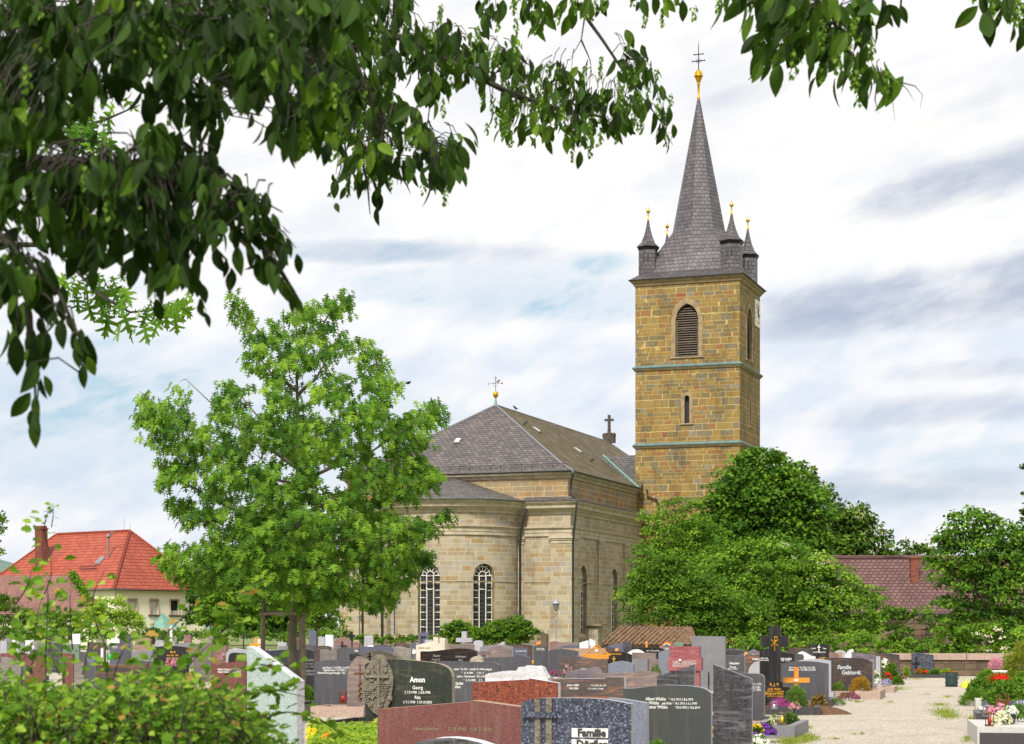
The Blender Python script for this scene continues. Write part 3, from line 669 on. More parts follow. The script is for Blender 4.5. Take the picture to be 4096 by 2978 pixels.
mb = MB(); sweep(mb, PL, [(-.05, 9.47), (.12, 9.47), (.12, 9.74), (.17, 9.77), (.17, 10.02), (.30, 10.14), (.34, 10.16), (.34, 10.24), (-.05, 10.27)])
mb.build('architrave', M['church_trim'], CH)
mb = MB(); sweep(mb, [p for p in PL[:2]] + PL[2:], [(-.03, 5.50), (.035, 5.50), (.035, 5.58), (-.03, 5.6)])
mb.build('string_course', M['trim_dark'], CH)
mb = MB(); sweep(mb, PL, [(-.03, 0), (.12, 0), (.12, .75), (.02, .82), (-.03, .82)]); mb.build('plinth', M['trim_dark'], CH)
rect = [Vector(q) for q in ((-W + I, LEN), (-W + I, I), (-I, I), (-I, LEN))]
mb = MB(); sweep(mb, rect, [(-.03, 14.45), (.1, 14.45), (.15, 14.6), (.42, 14.74), (.5, 14.92), (-.05, 14.93)]); mb.build('eaves_cornice', M['church_trim'], CH)
# skirt roof over the lower cornice
mb = MB()
seg = [[(-W, LEN), (-W, 0), (AX - AR - .6, 0)], [(AX + AR + .6, 0), (0, 0), (0, 22.0)]]
for s_ in seg:
    pl = [Vector(q) for q in s_]; sweep(mb, pl, [(.93, 12.40), (.95, 12.46), (-.34, 12.88)])
mb.build('skirt_roof', M['slate'], CH)
# apse half-cone roof
mb = MB(); apex = Vector((AX, .25, 14.75)); n = 40
for i in range(n):
    a0, a1 = math.pi + math.pi * i / n, math.pi + math.pi * (i + 1) / n; r0 = AR + .95
    e0, e1 = [Vector((AX + r0 * math.cos(a), r0 * math.sin(a) , 12.46)) for a in (a0, a1)]
    if i == 0: e0.y = .3
    if i == n - 1: e1.y = .3
    m0, m1 = e0.lerp(apex, .12), e1.lerp(apex, .12); m0.z -= .06; m1.z -= .06
    uu0, uu1 = i * r0 * math.pi / n, (i + 1) * r0 * math.pi / n
    for A_, B_, C_, D_, v0, v1 in ((e0, e1, m1, m0, 0, .8), (m0, m1, m1.lerp(apex, .5), m0.lerp(apex, .5), .8, 3.6), (m0.lerp(apex, .5), m1.lerp(apex, .5), m1.lerp(apex, .999), m0.lerp(apex, .999), 3.6, 6.6)):
        mb.face([A_, B_, C_, D_], uv=[(uu0, v0), (uu1, v0), (uu1, v1), (uu0, v1)])
    mb.face([e1, e0, e0 + Vector((0, 0, -.08)), e1 + Vector((0, 0, -.08))])
mb.build('apse_roof', M['slate'], CH)
# nave roof, bell-cast at the eaves, hipped to the front
OV = .62; zE, zK, zR = 15.0, 15.75, 22.2
e = [Vector(p) for p in ((-W - OV + I, -OV + I, zE), (OV - I, -OV + I, zE), (OV - I, LEN, zE), (-W - OV + I, LEN, zE))]
k = [Vector(p) for p in ((-W + 1.15, 1.15, zK), (-1.15, 1.15, zK), (-1.15, LEN, zK), (-W + 1.15, LEN, zK))]
A1, A2 = Vector((AX, 10.6, zR)), Vector((AX, LEN + .05, zR))
mb = MB(); mb.face([e[0], e[1], k[1], k[0]]); mb.face([k[0], k[1], A1]); mb.face([e[3], e[0], k[0], k[3]]); mb.face([k[3], k[0], A1, A2])
front_roof = mb.build('nave_roof', M['slate'], CH)
mb = MB(); mb.face([e[1], e[2], k[2], k[1]]); mb.face([k[1], k[2], A2, A1]); mb.build('mossy_roof_side', M['slate_mossy'], CH)['label'] = 'brown mossy slate slope'
mb = MB()
for a, b in ((k[0], A1), (k[1], A1), (A1, A2), (e[0], k[0]), (e[1], k[1])): mb.tube([a, b], .09, 5)
mb.build('ridge_flashing', M['lead'], CH)
mb = MB()
g_ = [Vector((-W - OV + I - .06, LEN, zE - .03)), e[0] + Vector((-.06, -.06, -.03)), e[1] + Vector((.06, -.06, -.03)), Vector((OV - I + .06, 21.6, zE - .03))]
mb.tube(g_, .085, 8)
mb.tube([Vector((AX + (AR + 1.0) * math.cos(math.pi + math.pi * i / 30), (AR + 1.0) * math.sin(math.pi + math.pi * i / 30), 12.42)) for i in range(31)], .06, 6)
mb.build('gutter', M['gutter_copper'], CH)
mb = MB()                                       # snow guard rail
for zo in (.12, .3): mb.tube([(-W + .4, .25, zK - .38 + zo), (-.4, .25, zK - .38 + zo)], .015, 4)
for i in range(22): mb.tube([(-W + .6 + i * .95, .25, zK - .45), (-W + .6 + i * .95, .25, zK - .05)], .02, 4)
mb.build('snow_guard', M['iron'], CH)
def pipe(pts, r=.075, name='downpipe'):
    m = MB(); m.tube(pts, r, 8); return m.build(name, M['pipe_dark'], CH)
p_ = pipe([(.3, -.28, 14.95), (.3, -.28, 14.55), (.02, .1, 14.0), (.02, .1, 12.95), (.75, -.75, 12.52), (.85, -.9, 12.2), (.42, -.4, 9.6), (.30, -.26, 9.0), (.30, -.26, .1)], .085)
m = MB(); m.lathe([(.06, 0), (.16, .12), (.18, .42), (.1, .45)], (.3, -.28, 14.6), 10); m.build('rainwater_hopper', M['gutter_copper'], p_)
xj = AX + AR + 1.0
pipe([(xj, -.1, 12.4), (xj, -.45, 12.1), (xj - .45, -.6, 10.2), (xj - .72, -.35, 9.0), (xj - .72, -.35, .1)], .085)
pipe([(AX - AR - 1.0, -.1, 12.4), (AX - AR - .8, -.3, 9.0), (AX - AR - .8, -.3, .1)], .085)
pipe([(-W + 2.0, -.12, 12.3), (-W + 2.0, -.12, .1)], .08)
pipe([(.75, 21.8, 14.9), (.75, 21.8, 14.3), (1.7, 21.75, 13.9), (1.9, 21.75, 13.5), (1.9, 21.75, .1)], .085)
def plate(x, y, sx, sy, side):                  # small roof lights lying on the slopes
    m = MB(); m.box((0, 0, .06), (sx, sy, .1)); m.box((0, 0, .13), (sx - .2, sy - .2, .04), 1)
    o = m.build('skylight', [M['lead'], M['shutter']], CH)
    sl = math.atan2(zR - zK, 9.45)
    if side == 'f': o.location = (x, y, zK + (y - 1.15) * (zR - zK) / 9.45); o.rotation_euler = (sl, 0, 0)
    else: o.location = (x, y, zK + (-1.15 - x) * (zR - zK) / 9.45); o.rotation_euler = (0, sl, 0)
    return o
plate(-8.9 - 3.3, 5.0, .6, .85, 'f'); plate(-7.3, 12.5, .9, .7, 's'); plate(-5.2, 18.6, .9, .7, 's')
# weathervane on the hip peak
m = MB(); m.lathe([(.16, -.1), (.12, .3), (.07, .6)], A1, 10, 0); fin = m.build('roof_finial', M['patina'], CH)
m = MB(); m.lathe([(.07, .55), (.10, .68)] + [(.08 + .15 * math.sin(math.pi * i / 10) + 0.02, .7 + .27 * (1 - math.cos(math.pi * i / 10)) / 1) for i in range(11)], A1, 16); m.build('gold_ball', M['gold'], fin)
m = MB(); z = A1 + Vector((0, 0, 1.05)); m.tube([z, z + Vector((0, 0, 1.65))], .025, 5); m.tube([z + Vector((-.55, 0, .95)), z + Vector((.55, 0, .95))], .02, 5); m.tube([z + Vector((-.18, 0, 1.4)), z + Vector((.18, 0, 1.4))], .018, 5)
m.tube([z + Vector((-.3, 0, .95)), z + Vector((0, 0, 1.3)), z + Vector((.3, 0, .95)), z + Vector((0, 0, .6)), z + Vector((-.3, 0, .95))], .012, 4)
m.build('weathervane', M['iron'], fin)
m = MB(); m.lathe([(0.001, -.1), (.11, -.03), (.11, .03), (0.001, .1)], z + Vector((.62, 0, .95)), 10); m.build('gold_sun', M['gold'], fin); m = MB(); m.tube([z + Vector((-.62 - .1 * math.sin(a), 0, .95 + .14 * math.cos(a))) for a in [math.pi * i / 8 for i in range(9)]], [.01, .02, .03, .04, .045, .04, .03, .02, .01], 5)
m.build('gold_moon', M['gold'], fin)
# stone cross on the far gable
cz = Vector((AX, LEN - .2, zR)); m = MB(); m.box(cz + Vector((0, 0, .3)), (1.3, .7, .8)); m.box(cz + Vector((0, 0, .8)), (.7, .6, .4)); m.lathe([(.3, .95), (.18, 1.15), (.24, 1.3)], cz, 8)
for s in (-1, 1): m.lathe([(0.01, -.25), (.22, -.12), (.26, .08), (.15, .25), (0.01, .28)], cz + Vector((s * .55, 0, .75)), 10)
m.box(cz + Vector((0, 0, 2.1)), (.27, .3, 1.8)); m.box(cz + Vector((0, 0, 2.45)), (1.0, .28, .24))
m.build('gable_cross', M['cross_stone'], CH)
# roof joining nave and tower
m = MB(); yr = 26.2; zr = 18.65
m.face([(.3, 21.0, 14.95), (-.46, 21.0, 14.95), (-6.2, yr, zr), (-.46, yr, zr), (-.46, 21.9, 15.6), (.3, 21.9, 15.6)][::-1]); m.face([(-5.0, yr, zr), (-.46, yr, zr), (-.46, 31.5, 15.0), (-.2, 31.5, 15.0)])
m.build('link_roof', M['slate'], CH)
m = MB(); m.tube([(.1, 21.2, 15.05), (-4.95, yr, zr + .05)], .12, 5); m.build('valley_flashing', M['patina'], CH)
# hooded door porch and rail low on the side wall
m = MB(); m.box((.5, 5.6, .9), (.9, 1.5, 1.8), 0); m.box((.65, 5.6, 1.9), (1.5, 2.1, .16), 1); m.build('side_porch', [M['church_stone'], M['trim_dark']], CH)

# ------------------------------------------------------------------ tower
TX, TY, TW, TD = -.47, 22.0, 10.2, 9.2
tw = bpy.data.objects.new('tower', None)
mb = MB()
P0, P1, P2, P3 = (TX, TY), (TX + TW, TY), (TX + TW, TY + TD), (TX, TY + TD)
ZT = 35.0
bw_ = dict(hw=1.12, sill=27.45, spring=31.0, point=1.45); sl_ = dict(hw=.24, sill=21.1, spring=23.55)
def tw_wins(l): return [dict(u=l * .5, **bw_), ]
faces = []
for (a, b) in ((P0, P1), (P1, P2), (P2, P3), (P3, P0)):
    f_, n_, l_ = line(a, b); faces.append((f_, n_, l_))
    wall(mb, f_, n_, 0, l_, 0, 20.0, (), 2.5, uoff=a[0] * 3)
    wall(mb, f_, n_, 0, l_, 20.0, 26.0, [dict(u=l_ * .5, **sl_)], 2.5, uoff=a[0] * 3, reveal=.5)
    wall(mb, f_, n_, 0, l_, 26.0, ZT, [dict(u=l_ * (.5 if (a in (P0, P2)) else .46), **bw_)], 2.5, uoff=a[0] * 3, reveal=.55)
TWR = mb.build('tower', [M['tower_stone'], M['tower_trim']], CH)
for i_, (f_, n_, l_) in enumerate(faces):
    if i_ > 1: continue
    uc = l_ * (.5 if i_ == 0 else .46)
    # pale dressed stone frames, built as thin proud blocks following the arch
    for w_, t_, nm_ in ((dict(u=uc, **bw_), .42, 'belfry_surround'), (dict(u=l_ * .5, **sl_), .3, 'slit_surround')):
        m = MB(); big = dict(w_); big['hw'] = w_['hw'] + t_; 
        Pq = lambda u, z, d: Vector((f_(u)[0] - n_(u)[0] * d, f_(u)[1] - n_(u)[1] * d, z))
        N_ = 24; ins, outs = [], []
        for q in range(N_ + 1):
            fr_ = q / N_; u_i = w_['u'] - w_['hw'] + 2 * w_['hw'] * fr_; u_o = big['u'] - big['hw'] + 2 * big['hw'] * fr_
            ins.append((u_i, arch_z(w_, u_i))); outs.append((u_o, arch_z(big, u_o)))
        ins = [(w_['u'] - w_['hw'], w_['sill'])] + ins + [(w_['u'] + w_['hw'], w_['sill'])]
        outs = [(big['u'] - big['hw'], w_['sill'])] + outs + [(big['u'] + big['hw'], w_['sill'])]
        for q in range(len(ins) - 1):
            a, b, c_, d_ = outs[q], outs[q + 1], ins[q + 1], ins[q]
            m.face([Pq(*a, -.06), Pq(*d_, -.06), Pq(*c_, -.06), Pq(*b, -.06)]); m.face([Pq(*a, -.06), Pq(*b, -.06), Pq(*b, .02), Pq(*a, .02)]); m.face([Pq(*c_, -.06), Pq(*d_, -.06), Pq(*d_, .1), Pq(*c_, .1)])
        m.tube([Pq(big['u'] - big['hw'] - .1, w_['sill'] - .08, -.05), Pq(big['u'] + big['hw'] + .1, w_['sill'] - .08, -.05)], .1, 4, smooth=False)
        m.build(nm_, M['tower_trim'], TWR)
    # louvres
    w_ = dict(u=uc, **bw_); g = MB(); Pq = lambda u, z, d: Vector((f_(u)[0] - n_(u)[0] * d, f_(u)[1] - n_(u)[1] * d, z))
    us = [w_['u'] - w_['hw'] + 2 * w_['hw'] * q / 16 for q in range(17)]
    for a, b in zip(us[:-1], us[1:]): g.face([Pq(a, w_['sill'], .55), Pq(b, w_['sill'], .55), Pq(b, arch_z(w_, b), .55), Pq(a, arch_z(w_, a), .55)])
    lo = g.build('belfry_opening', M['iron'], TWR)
    lv = MB(); z = w_['sill'] + .15
    while z < arch_z(w_, w_['u']) - .25:
        hw = w_['hw'] - .04
        while hw > .1 and arch_z(w_, w_['u'] + hw) < z + .1: hw -= .04
        thick = .1 if int((z - w_['sill']) / 1.35) == int((z - .22 - w_['sill']) / 1.35) else .2
        lv.face([Pq(w_['u'] - hw, z, .22), Pq(w_['u'] + hw, z, .22), Pq(w_['u'] + hw, z + .12, .42), Pq(w_['u'] - hw, z + .12, .42)])
        lv.face([Pq(w_['u'] - hw, z - thick * .4, .22), Pq(w_['u'] + hw, z - thick * .4, .22), Pq(w_['u'] + hw, z, .22), Pq(w_['u'] - hw, z, .22)])
        z += .225
    for s in (-1, 1): lv.tube([Pq(w_['u'] + s * (w_['hw'] - .08), w_['sill'], .2), Pq(w_['u'] + s * (w_['hw'] - .08), w_['spring'], .2)], .09, 4, smooth=False)
    lv.build('louvre', M['louvre'], lo)
    g = MB(); w_ = dict(u=l_ * .5, **sl_)
    g.face([Pq(w_['u'] - .24, w_['sill'], .45), Pq(w_['u'] + .24, w_['sill'], .45), Pq(w_['u'] + .24, w_['spring'] + .24, .45), Pq(w_['u'] - .24, w_['spring'] + .24, .45)])
    g.build('slit_window', M['house_glass'], TWR)
sq = [Vector(q) for q in (P0, P1, P2, P3, P0)]
def ring(mb, hx, prof):
    """closed square moulding"""
    cs = [Vector(P0), Vector(P1), Vector(P2), Vector(P3)]; dirs = [Vector((-1, -1)), Vector((1, -1)), Vector((1, 1)), Vector((-1, 1))]
    for (d0, z0), (d1, z1) in zip(prof[:-1], prof[1:]):
        for i in range(4):
            j = (i + 1) % 4
            a, b = cs[i] + dirs[i] * d0, cs[j] + dirs[j] * d0; c, d = cs[j] + dirs[j] * d1, cs[i] + dirs[i] * d1
            mb.face([(a.x, a.y, z0), (b.x, b.y, z0), (c.x, c.y, z1), (d.x, d.y, z1)])
for zb in (26.55, 19.1):
    m = MB(); ring(m, 0, [(-.02, zb - .28), (.1, zb - .25), (.2, zb - .08), (.24, zb - .04)]); m.build('string_course', M['trim_dark'], TWR)
    m = MB(); ring(m, 0, [(.24, zb - .04), (.27, zb), (.27, zb + .05), (-.05, zb + .3)]); m.build('copper_drip', M['drip_copper'], TWR)
m = MB(); ring(m, 0, [(-.02, 34.4), (.12, 34.45), (.2, 34.65), (.34, 34.75), (.42, 34.98), (-.2, 35.0)]); m.build('tower_cornice', M['tower_trim'], TWR)
# clock on the right-hand face
u0, zc, s = 7.75, 32.5, 1.15; xf = TX + TW
m = MB(); m.box((xf + .05, TY + u0, zc), (.08, 2 * s, 2.25 * s)); ck = m.build('clock_face', M['white_paint'], TWR)
m = MB()
for q in range(12):
    a = R(30 * q); m.tube([(xf + .11, TY + u0 + math.sin(a) * s * .72, zc + math.cos(a) * s * .72), (xf + .11, TY + u0 + math.sin(a) * s * .92, zc + math.cos(a) * s * .92)], .045, 4)
m.build('clock_numerals', M['gold'], ck)
m = MB(); m.tube([(xf + .14, TY + u0, zc), (xf + .14, TY + u0 - .05, zc + .72)], .05, 4); m.tube([(xf + .14, TY + u0, zc), (xf + .14, TY + u0 + .4, zc - .35)], .06, 4); m.build('clock_hand', M['iron'], ck)
# spire
TC = Vector((TX + TW / 2, TY + TD / 2, 0))
def octring(mx, my, c_, z):
    pts = []
    for q in range(8):
        a = q * math.pi / 4
        if q % 2 == 0: r = mx if q in (0, 4) else my; pts.append(TC + Vector((r * math.cos(a), r * math.sin(a), z)))
        else: pts.append(TC + Vector((math.copysign(c_[0], math.cos(a)), math.copysign(c_[1], math.sin(a)), z)))
    return pts
hx, hy = TW / 2 + .52, TD / 2 + .52
s2 = math.sqrt(.5)
rings = [octring(hx, hy, (hx, hy), 35.0), octring(hx - .9, hy - .85, (hx - 1.0, hy - 1.0), 35.75), octring(3.95, 3.6, (3.45, 3.25), 37.6), octring(3.05, 2.95, (2.5, 2.45), 39.2), octring(2.62, 2.62, (2.62 * s2 * 1.0, 2.62 * s2), 40.3)]
r_ = 2.62
for z in (43.6, 46.9, 50.2, 53.3):
    r_ = .10 + 2.52 * (53.4 - z) / 13.1; rings.append(octring(r_, r_, (r_ * s2, r_ * s2), z))
m = MB()
for j in range(len(rings) - 1):
    v0 = rings[j][0].z * 1.02; v1 = rings[j + 1][0].z * 1.02 + (1.4 if j == 0 else 0)
    for q in range(8):
        q2 = (q + 1) % 8; a, b, c_, d_ = rings[j][q], rings[j][q2], rings[j + 1][q2], rings[j + 1][q]
        w0, w1 = (b - a).length / 2, (c_ - d_).length / 2; uc = q * 20
        m.face([a, b, c_, d_], uv=[(uc - w0, v0), (uc + w0, v0), (uc + w1, v1), (uc - w1, v1)])
SP = m.build('spire', M['slate_spire'], CH)
m = MB(); ring(m, 0, [(.4, 34.96), (.56, 34.95), (.56, 35.03)]); m.build('spire_eaves', M['iron'], SP)
m = MB(); m.lathe([(.13, 53.2), (.16, 53.35), (.10, 53.5), (.11, 54.6), (.18, 54.7), (.12, 54.78), (.16, 54.85), (.30, 55.2), (.4, 55.42), (.46, 55.45), (.4, 55.5), (.36, 55.8), (.22, 56.0), (.03, 56.1)], TC, 20)
m.build('gold_finial', M['gold'], SP)
m = MB(); m.tube([TC + Vector((0, 0, 56.1)), TC + Vector((0, 0, 58.3)), TC + Vector((0, 0, 58.9))], [.05, .04, .01], 6)
for z, w_ in ((56.95, .62), (57.6, .46)):
    if w_:
        m.tube([TC + Vector((-w_, 0, z)), TC + Vector((w_, 0, z))], .05, 5)
        for s in (-1, 1): m.tube([TC + Vector((s * w_, 0, z - .07)), TC + Vector((s * w_, 0, z + .07))], .05, 5)
for q in range(10):
    a = R(18 + 36 * q); m.tube([TC + Vector((0, 0, 56.95)), TC + Vector((.3 * math.cos(a), 0, 56.95 + .3 * math.sin(a)))], .018, 4)
m.build('iron_cross', M['iron'], SP)
for (sx, sy, hs) in ((-1, -1, .88), (1, -1, 1.0), (1, 1, .92), (-1, 1, .9)):
    c = TC + Vector((sx * (TW / 2 - 1.0), sy * (TD / 2 - 1.0), 0)); z0 = 34.9; zt = 38.35
    rr = 1.08 * hs; a0 = R(30)
    ring6 = lambda r, z: [c + Vector((r * math.cos(a0 + q * math.pi / 3), r * math.sin(a0 + q * math.pi / 3), z)) for q in range(6)]
    m = MB()
    def sk(A_, B_, mi=0):
        for q in range(6): m.face([A_[q], A_[(q + 1) % 6], B_[(q + 1) % 6], B_[q]], mi=mi)
    sk(ring6(rr, z0), ring6(rr, zt)); sk(ring6(rr + .02, zt - .3), ring6(rr + .17, zt), 1)
    td = m.build('turret', [M['slate_spire'], M['iron']], CH)
    m = MB(); prof = [(rr + .22, zt), (rr * .72, zt + .45), (rr * .42, zt + 1.15), (rr * .2, zt + 2.0), (.07, zt + 2.75)]
    rg = [ring6(r, z) for r, z in prof]
    for A_, B_ in zip(rg[:-1], rg[1:]): sk(A_, B_)
    m.face(ring6(rr + .22, zt)[::-1]); m.build('turret_cap', M['slate_spire'], td)
    m = MB(); m.lathe([(.1, zt + 2.6), (.05, zt + 3.3)] + [(.04 + .16 * math.sin(math.pi * i / 8), zt + 3.3 + .17 * (1 - math.cos(math.pi * i / 8))) for i in range(9)] + [(.02, zt + 3.8), (.004, zt + 4.15)], c, 12)
    m.build('gold_ball', M['gold'], td)
    m = MB(); a = R(-90); q = c + Vector((0, -rr * .87 - .03, 37.0)); q = c + Vector((rr * .87 * math.cos(R(-120 + 60 * (sx > 0))), rr * .87 * math.sin(R(-120 + 60 * (sx > 0))), 37.15))
    q = c + Vector((0, -rr * .87, 37.2)); m.box(q, (.5, .06, .8)); m.build('turret_window', M['iron'], td)
# ------------------------------------------------------------------ red roofed house (left)
def hip_roof(mb, x0, x1, y0, y1, ze, zr, ov, inset):
    a = [Vector(p) for p in ((x0 - ov, y0 - ov, ze), (x1 + ov, y0 - ov, ze), (x1 + ov, y1 + ov, ze), (x0 - ov, y1 + ov, ze))]
    ym = (y0 + y1) / 2; r0, r1 = Vector((x0 + inset, ym, zr)), Vector((x1 - inset, ym, zr))
    mb.face([a[0], a[1], r1, r0]); mb.face([a[1], a[2], r1]); mb.face([a[2], a[3], r0, r1]); mb.face([a[3], a[0], r0])
    return a, r0, r1
Yh = 185.0
H = thing('house', 'cream house with bright red hipped tile roof and brick chimney', 'house', (XX(458, Yh), Yh, 0), R(52))
# local: near corner at origin, x runs right (the short side), y runs back; the long side goes left along y
mb = MB(); HW_, HL_ = 11.8, 21.0; hz = 5.5
def hw_(u, z0=2.95, h=1.55, hw=.48): return dict(u=u, hw=hw, sill=z0, spring=z0 + h, flat=0.0)
ww = [hw_(2.3, hw=.58), hw_(5.1, hw=.58), hw_(7.8, hw=.58)]
f_, n_, l_ = line((0, 0), (HW_, 0)); wall(mb, f_, n_, 0, l_, 0, hz, ww, 3, reveal=.2)
f2, n2, l2 = line((0, HL_), (0, 0)); w2 = [hw_(u) for u in (3, 6, 9, 12, 15, 18)]; wall(mb, f2, n2, 0, l2, 0, hz, w2, 3, reveal=.2)
f3, n3, l3 = line((HW_, 0), (HW_, HL_)); wall(mb, f3, n3, 0, l3, 0, hz, (), 3); f4, n4, l4 = line((HW_, HL_), (0, HL_)); wall(mb, f4, n4, 0, l4, 0, hz, (), 3)
mb.build('wall', [M['plaster'], M['plaster']], H)
def hwin(f, n, w, shut):
    d = .18; Pq = lambda u, z, d=d: Vector((f(u)[0] - n(u)[0] * d, f(u)[1] - n(u)[1] * d, z)); a, b, s, t_ = w['u'] - w['hw'], w['u'] + w['hw'], w['sill'], w['spring']
    g = MB(); g.face([Pq(a, s), Pq(b, s), Pq(b, t_), Pq(a, t_)]); o = g.build('window', M['house_glass'], H)
    if shut: g = MB(); g.face([Pq(a, s + .05, d - .03), Pq(b, s + .05, d - .03), Pq(b, t_, d - .03), Pq(a, t_, d - .03)]); g.build('shutter', M['shutter'], o)
    else:
        g = MB(); g.face([Pq(a + .1, s + .05, d - .03), Pq(b - .1, s + .05, d - .03), Pq(b - .1, s + .45, d - .03), Pq(a + .1, s + .45, d - .03)]); g.build('curtain', M['shutter'], o)
    g = MB()
    for p, q in (((a, s), (a, t_)), ((b, s), (b, t_)), ((a, t_), (b, t_))): g.tube([Pq(*p, -.02), Pq(*q, -.02)], .09, 4, smooth=False)
    g.build('window_frame', M['render_trim'], o)
    g = MB(); g.tube([Pq(a - .2, s - .06, -.06), Pq(b + .2, s - .06, -.06)], .1, 4, smooth=False); g.build('sill', M['dark_wood'], o)
for w_, sh in zip(ww, (1, 1, 0)): hwin(f_, n_, w_, sh)
for w_ in w2: hwin(f2, n2, w_, 0)
mb = MB(); a_, r0, r1 = None, None, None
ze, zr, ov = 5.42, 11.6, .55
A = [Vector(p) for p in ((-ov, -ov, ze), (HW_ + ov, -ov, ze), (HW_ + ov, HL_ + ov, ze), (-ov, HL_ + ov, ze))]
xm = HW_ / 2; q0, q1 = Vector((xm, 4.6, zr)), Vector((xm, HL_ - 4.6, zr))
mb.face([A[0], A[1], q0]); mb.face([A[1], A[2], q1, q0]); mb.face([A[2], A[3], q1]); mb.face([A[3], A[0], q0, q1])
mb.face([A[3] - Vector((0, 0, .06)), A[2] - Vector((0, 0, .06)), A[1] - Vector((0, 0, .06)), A[0] - Vector((0, 0, .06))])
rf = mb.build('roof', M['red_tile'], H)
mb = MB()
for a, b in ((A[0], q0), (A[1], q0), (q0, q1), (A[3], q1), (A[2], q1)):
    n = int((b - a).length / .38)
    for i in range(n):
        p, q = a.lerp(b, i / n), a.lerp(b, (i + 1.12) / n); mb.tube([p, q], [.17, .13], 6)
mb.build('ridge_tiles', M['red_tile'], rf)
mb = MB(); mb.tube([A[3], A[0], A[1], A[2]], .09, 6); mb.build('gutter', M['gutter_copper'], H)
def onroof(y, d): return Vector((d, y, ze + (d + ov) * (zr - ze) / (xm + ov)))
c0 = onroof(14.5, 2.4); mb = MB(); mb.box((c0.x, c0.y, c0.z + 1.6), (.8, 1.1, 4.2)); mb.box((c0.x, c0.y, c0.z + 3.75), (.95, 1.25, .16)); mb.box((c0.x, c0.y, c0.z + 3.93), (.7, 1.0, .2)); ch = mb.build('chimney', M['brick'], rf)
mb = MB(); p = onroof(4.4, 2.9); mb.tube([p, p + Vector((0, 0, 2.0)), p + Vector((.1, -.3, 2.5)), p + Vector((.1, -.7, 2.7))], .09, 8); mb.lathe([(.1, 2.0), (.26, 2.1), (.2, 2.35), (.05, 2.4)], p, 10); mb.build('flue_pipe', M['lead'], rf)
mb = MB(); p = onroof(5.3, 2.6); sl = math.atan2(zr - ze, xm + ov); mb.box((0, 0, .06), (1.1, .8, .12)); o_ = mb.build('skylight', M['lead'], rf, loc=p); o_.rotation_euler = (0, -sl, 0)
mb = MB(); p0, p1 = onroof(4.6, 1.7), onroof(7.2, 1.7); mb.tube([p0 + Vector((-.2, 0, .25)), p1 + Vector((-.2, 0, .25))], .04, 4); mb.tube([p0 + Vector((-.2, 0, .05)), p1 + Vector((-.2, 0, .05))], .04, 4); mb.build('roof_step', M['iron'], rf)
mb = MB(); mb.tube([q0 + Vector((0, .9, 0)), q0 + Vector((0, .9, 1.4))], .015, 4); mb.tube([q0 + Vector((0, 0, 0)), q0 + Vector((0, 0, .7))], .015, 4); mb.build('lightning_rod', M['iron'], rf)
# copper tent roof over the doorway
mb = MB(); c = Vector((5.4, -1.3, 0)); n = 6; zc_, za_ = 1.65, 3.1
ringp = [c + Vector((1.95 * math.cos(R(60 * i)), 1.25 * math.sin(R(60 * i)), zc_)) for i in range(6)]; ap = c + Vector((0, .4, za_))
for i in range(6): mb.face([ringp[i], ringp[(i + 1) % 6], ap])
mb.face(ringp[::-1]); cn = mb.build('porch_canopy', M['patina'], H)
mb = MB()
for i in range(6): mb.tube([ringp[i], ap], .04, 4)
for x in (-1.4, 1.4): mb.tube([c + Vector((x, -.3, 0)), c + Vector((x, -.3, zc_))], .09, 6)
mb.build('canopy_frame', M['patina'], cn)
mb = MB(); mb.box((4.6, -.02, .8), (1.1, .08, 1.6)); mb.build('door', M['dark_wood'], H)

# ------------------------------------------------------------------ low barn with faded tiles (left), ivy on its verge
Yb = 148.0
B = thing('barn', 'low barn with faded pinkish tile roof and ivy along its right verge', 'barn', (XX(395, Yb), Yb, 0), R(6))
mb = MB(); xl = -16.0
P_ = [Vector(p) for p in ((xl, 0, 2.72), (0, 0, 2.72), (-2.6, 4.5, 5.9), (xl, 4.5, 5.9), (xl, 9, 2.72), (0, 9, 2.72))]
mb.face([P_[0], P_[1], P_[2], P_[3]]); mb.face([P_[3], P_[2], P_[5], P_[4]]); mb.face([P_[1], P_[5], P_[2]]); mb.build('roof', M['old_tile'], B)
mb = MB(); mb.box(((xl - .2) / 2, 4.5, 1.35), (-xl - .4, 8.4, 2.7)); mb.build('wall', M['plaster'], B)
rs = np.random.RandomState(5); n = 1500
tt = rs.rand(n); base_ = np.array([[0.1, -.3, 2.3]]) + tt[:, None] * (np.array([[-2.6, 4.5, 5.95]]) - np.array([[0.1, -.3, 2.3]])) + rs.normal(0, .16, (n, 3)) + np.array([0, 0, .12])
leaves('ivy', base_, rs.normal(0, 1, (n, 3)) + [0, -.3, -.6], rs.normal(0, .5, (n, 3)) + [.2, -.5, .8], .24, T_RH, M['ivy_leaf'], B, 3)

# ------------------------------------------------------------------ long plum-tiled barn over an ivy-clad stone ruin (right)
Yr = 116.0
Bq = thing('long_barn', 'long barn with plum coloured tile roof and small brick chimney', 'barn', (XX(3150, Yr), Yr, 0), R(-3))
x1 = (3760 - 3150) / FPX * Yr
mb = MB(); P_ = [Vector(p) for p in ((0, 0, 2.55), (x1 + 12, 0, 2.55), (x1 + 12, 5, 6.15), (0, 5, 6.15), (0, 10, 2.55), (x1 + 12, 10, 2.55))]
mb.face([P_[0], P_[1], P_[2], P_[3]]); mb.face([P_[3], P_[2], P_[5], P_[4]]); mb.face([P_[1], P_[5], P_[2]]); mb.face([P_[0], P_[3], P_[4]])
rq = mb.build('roof', M['plum_tile'], Bq)
mb = MB(); mb.box(((x1 + 12) / 2, 5, 1.25), (x1 + 11.6, 9.2, 2.5)); mb.build('wall', M['rubble_stone'], Bq)
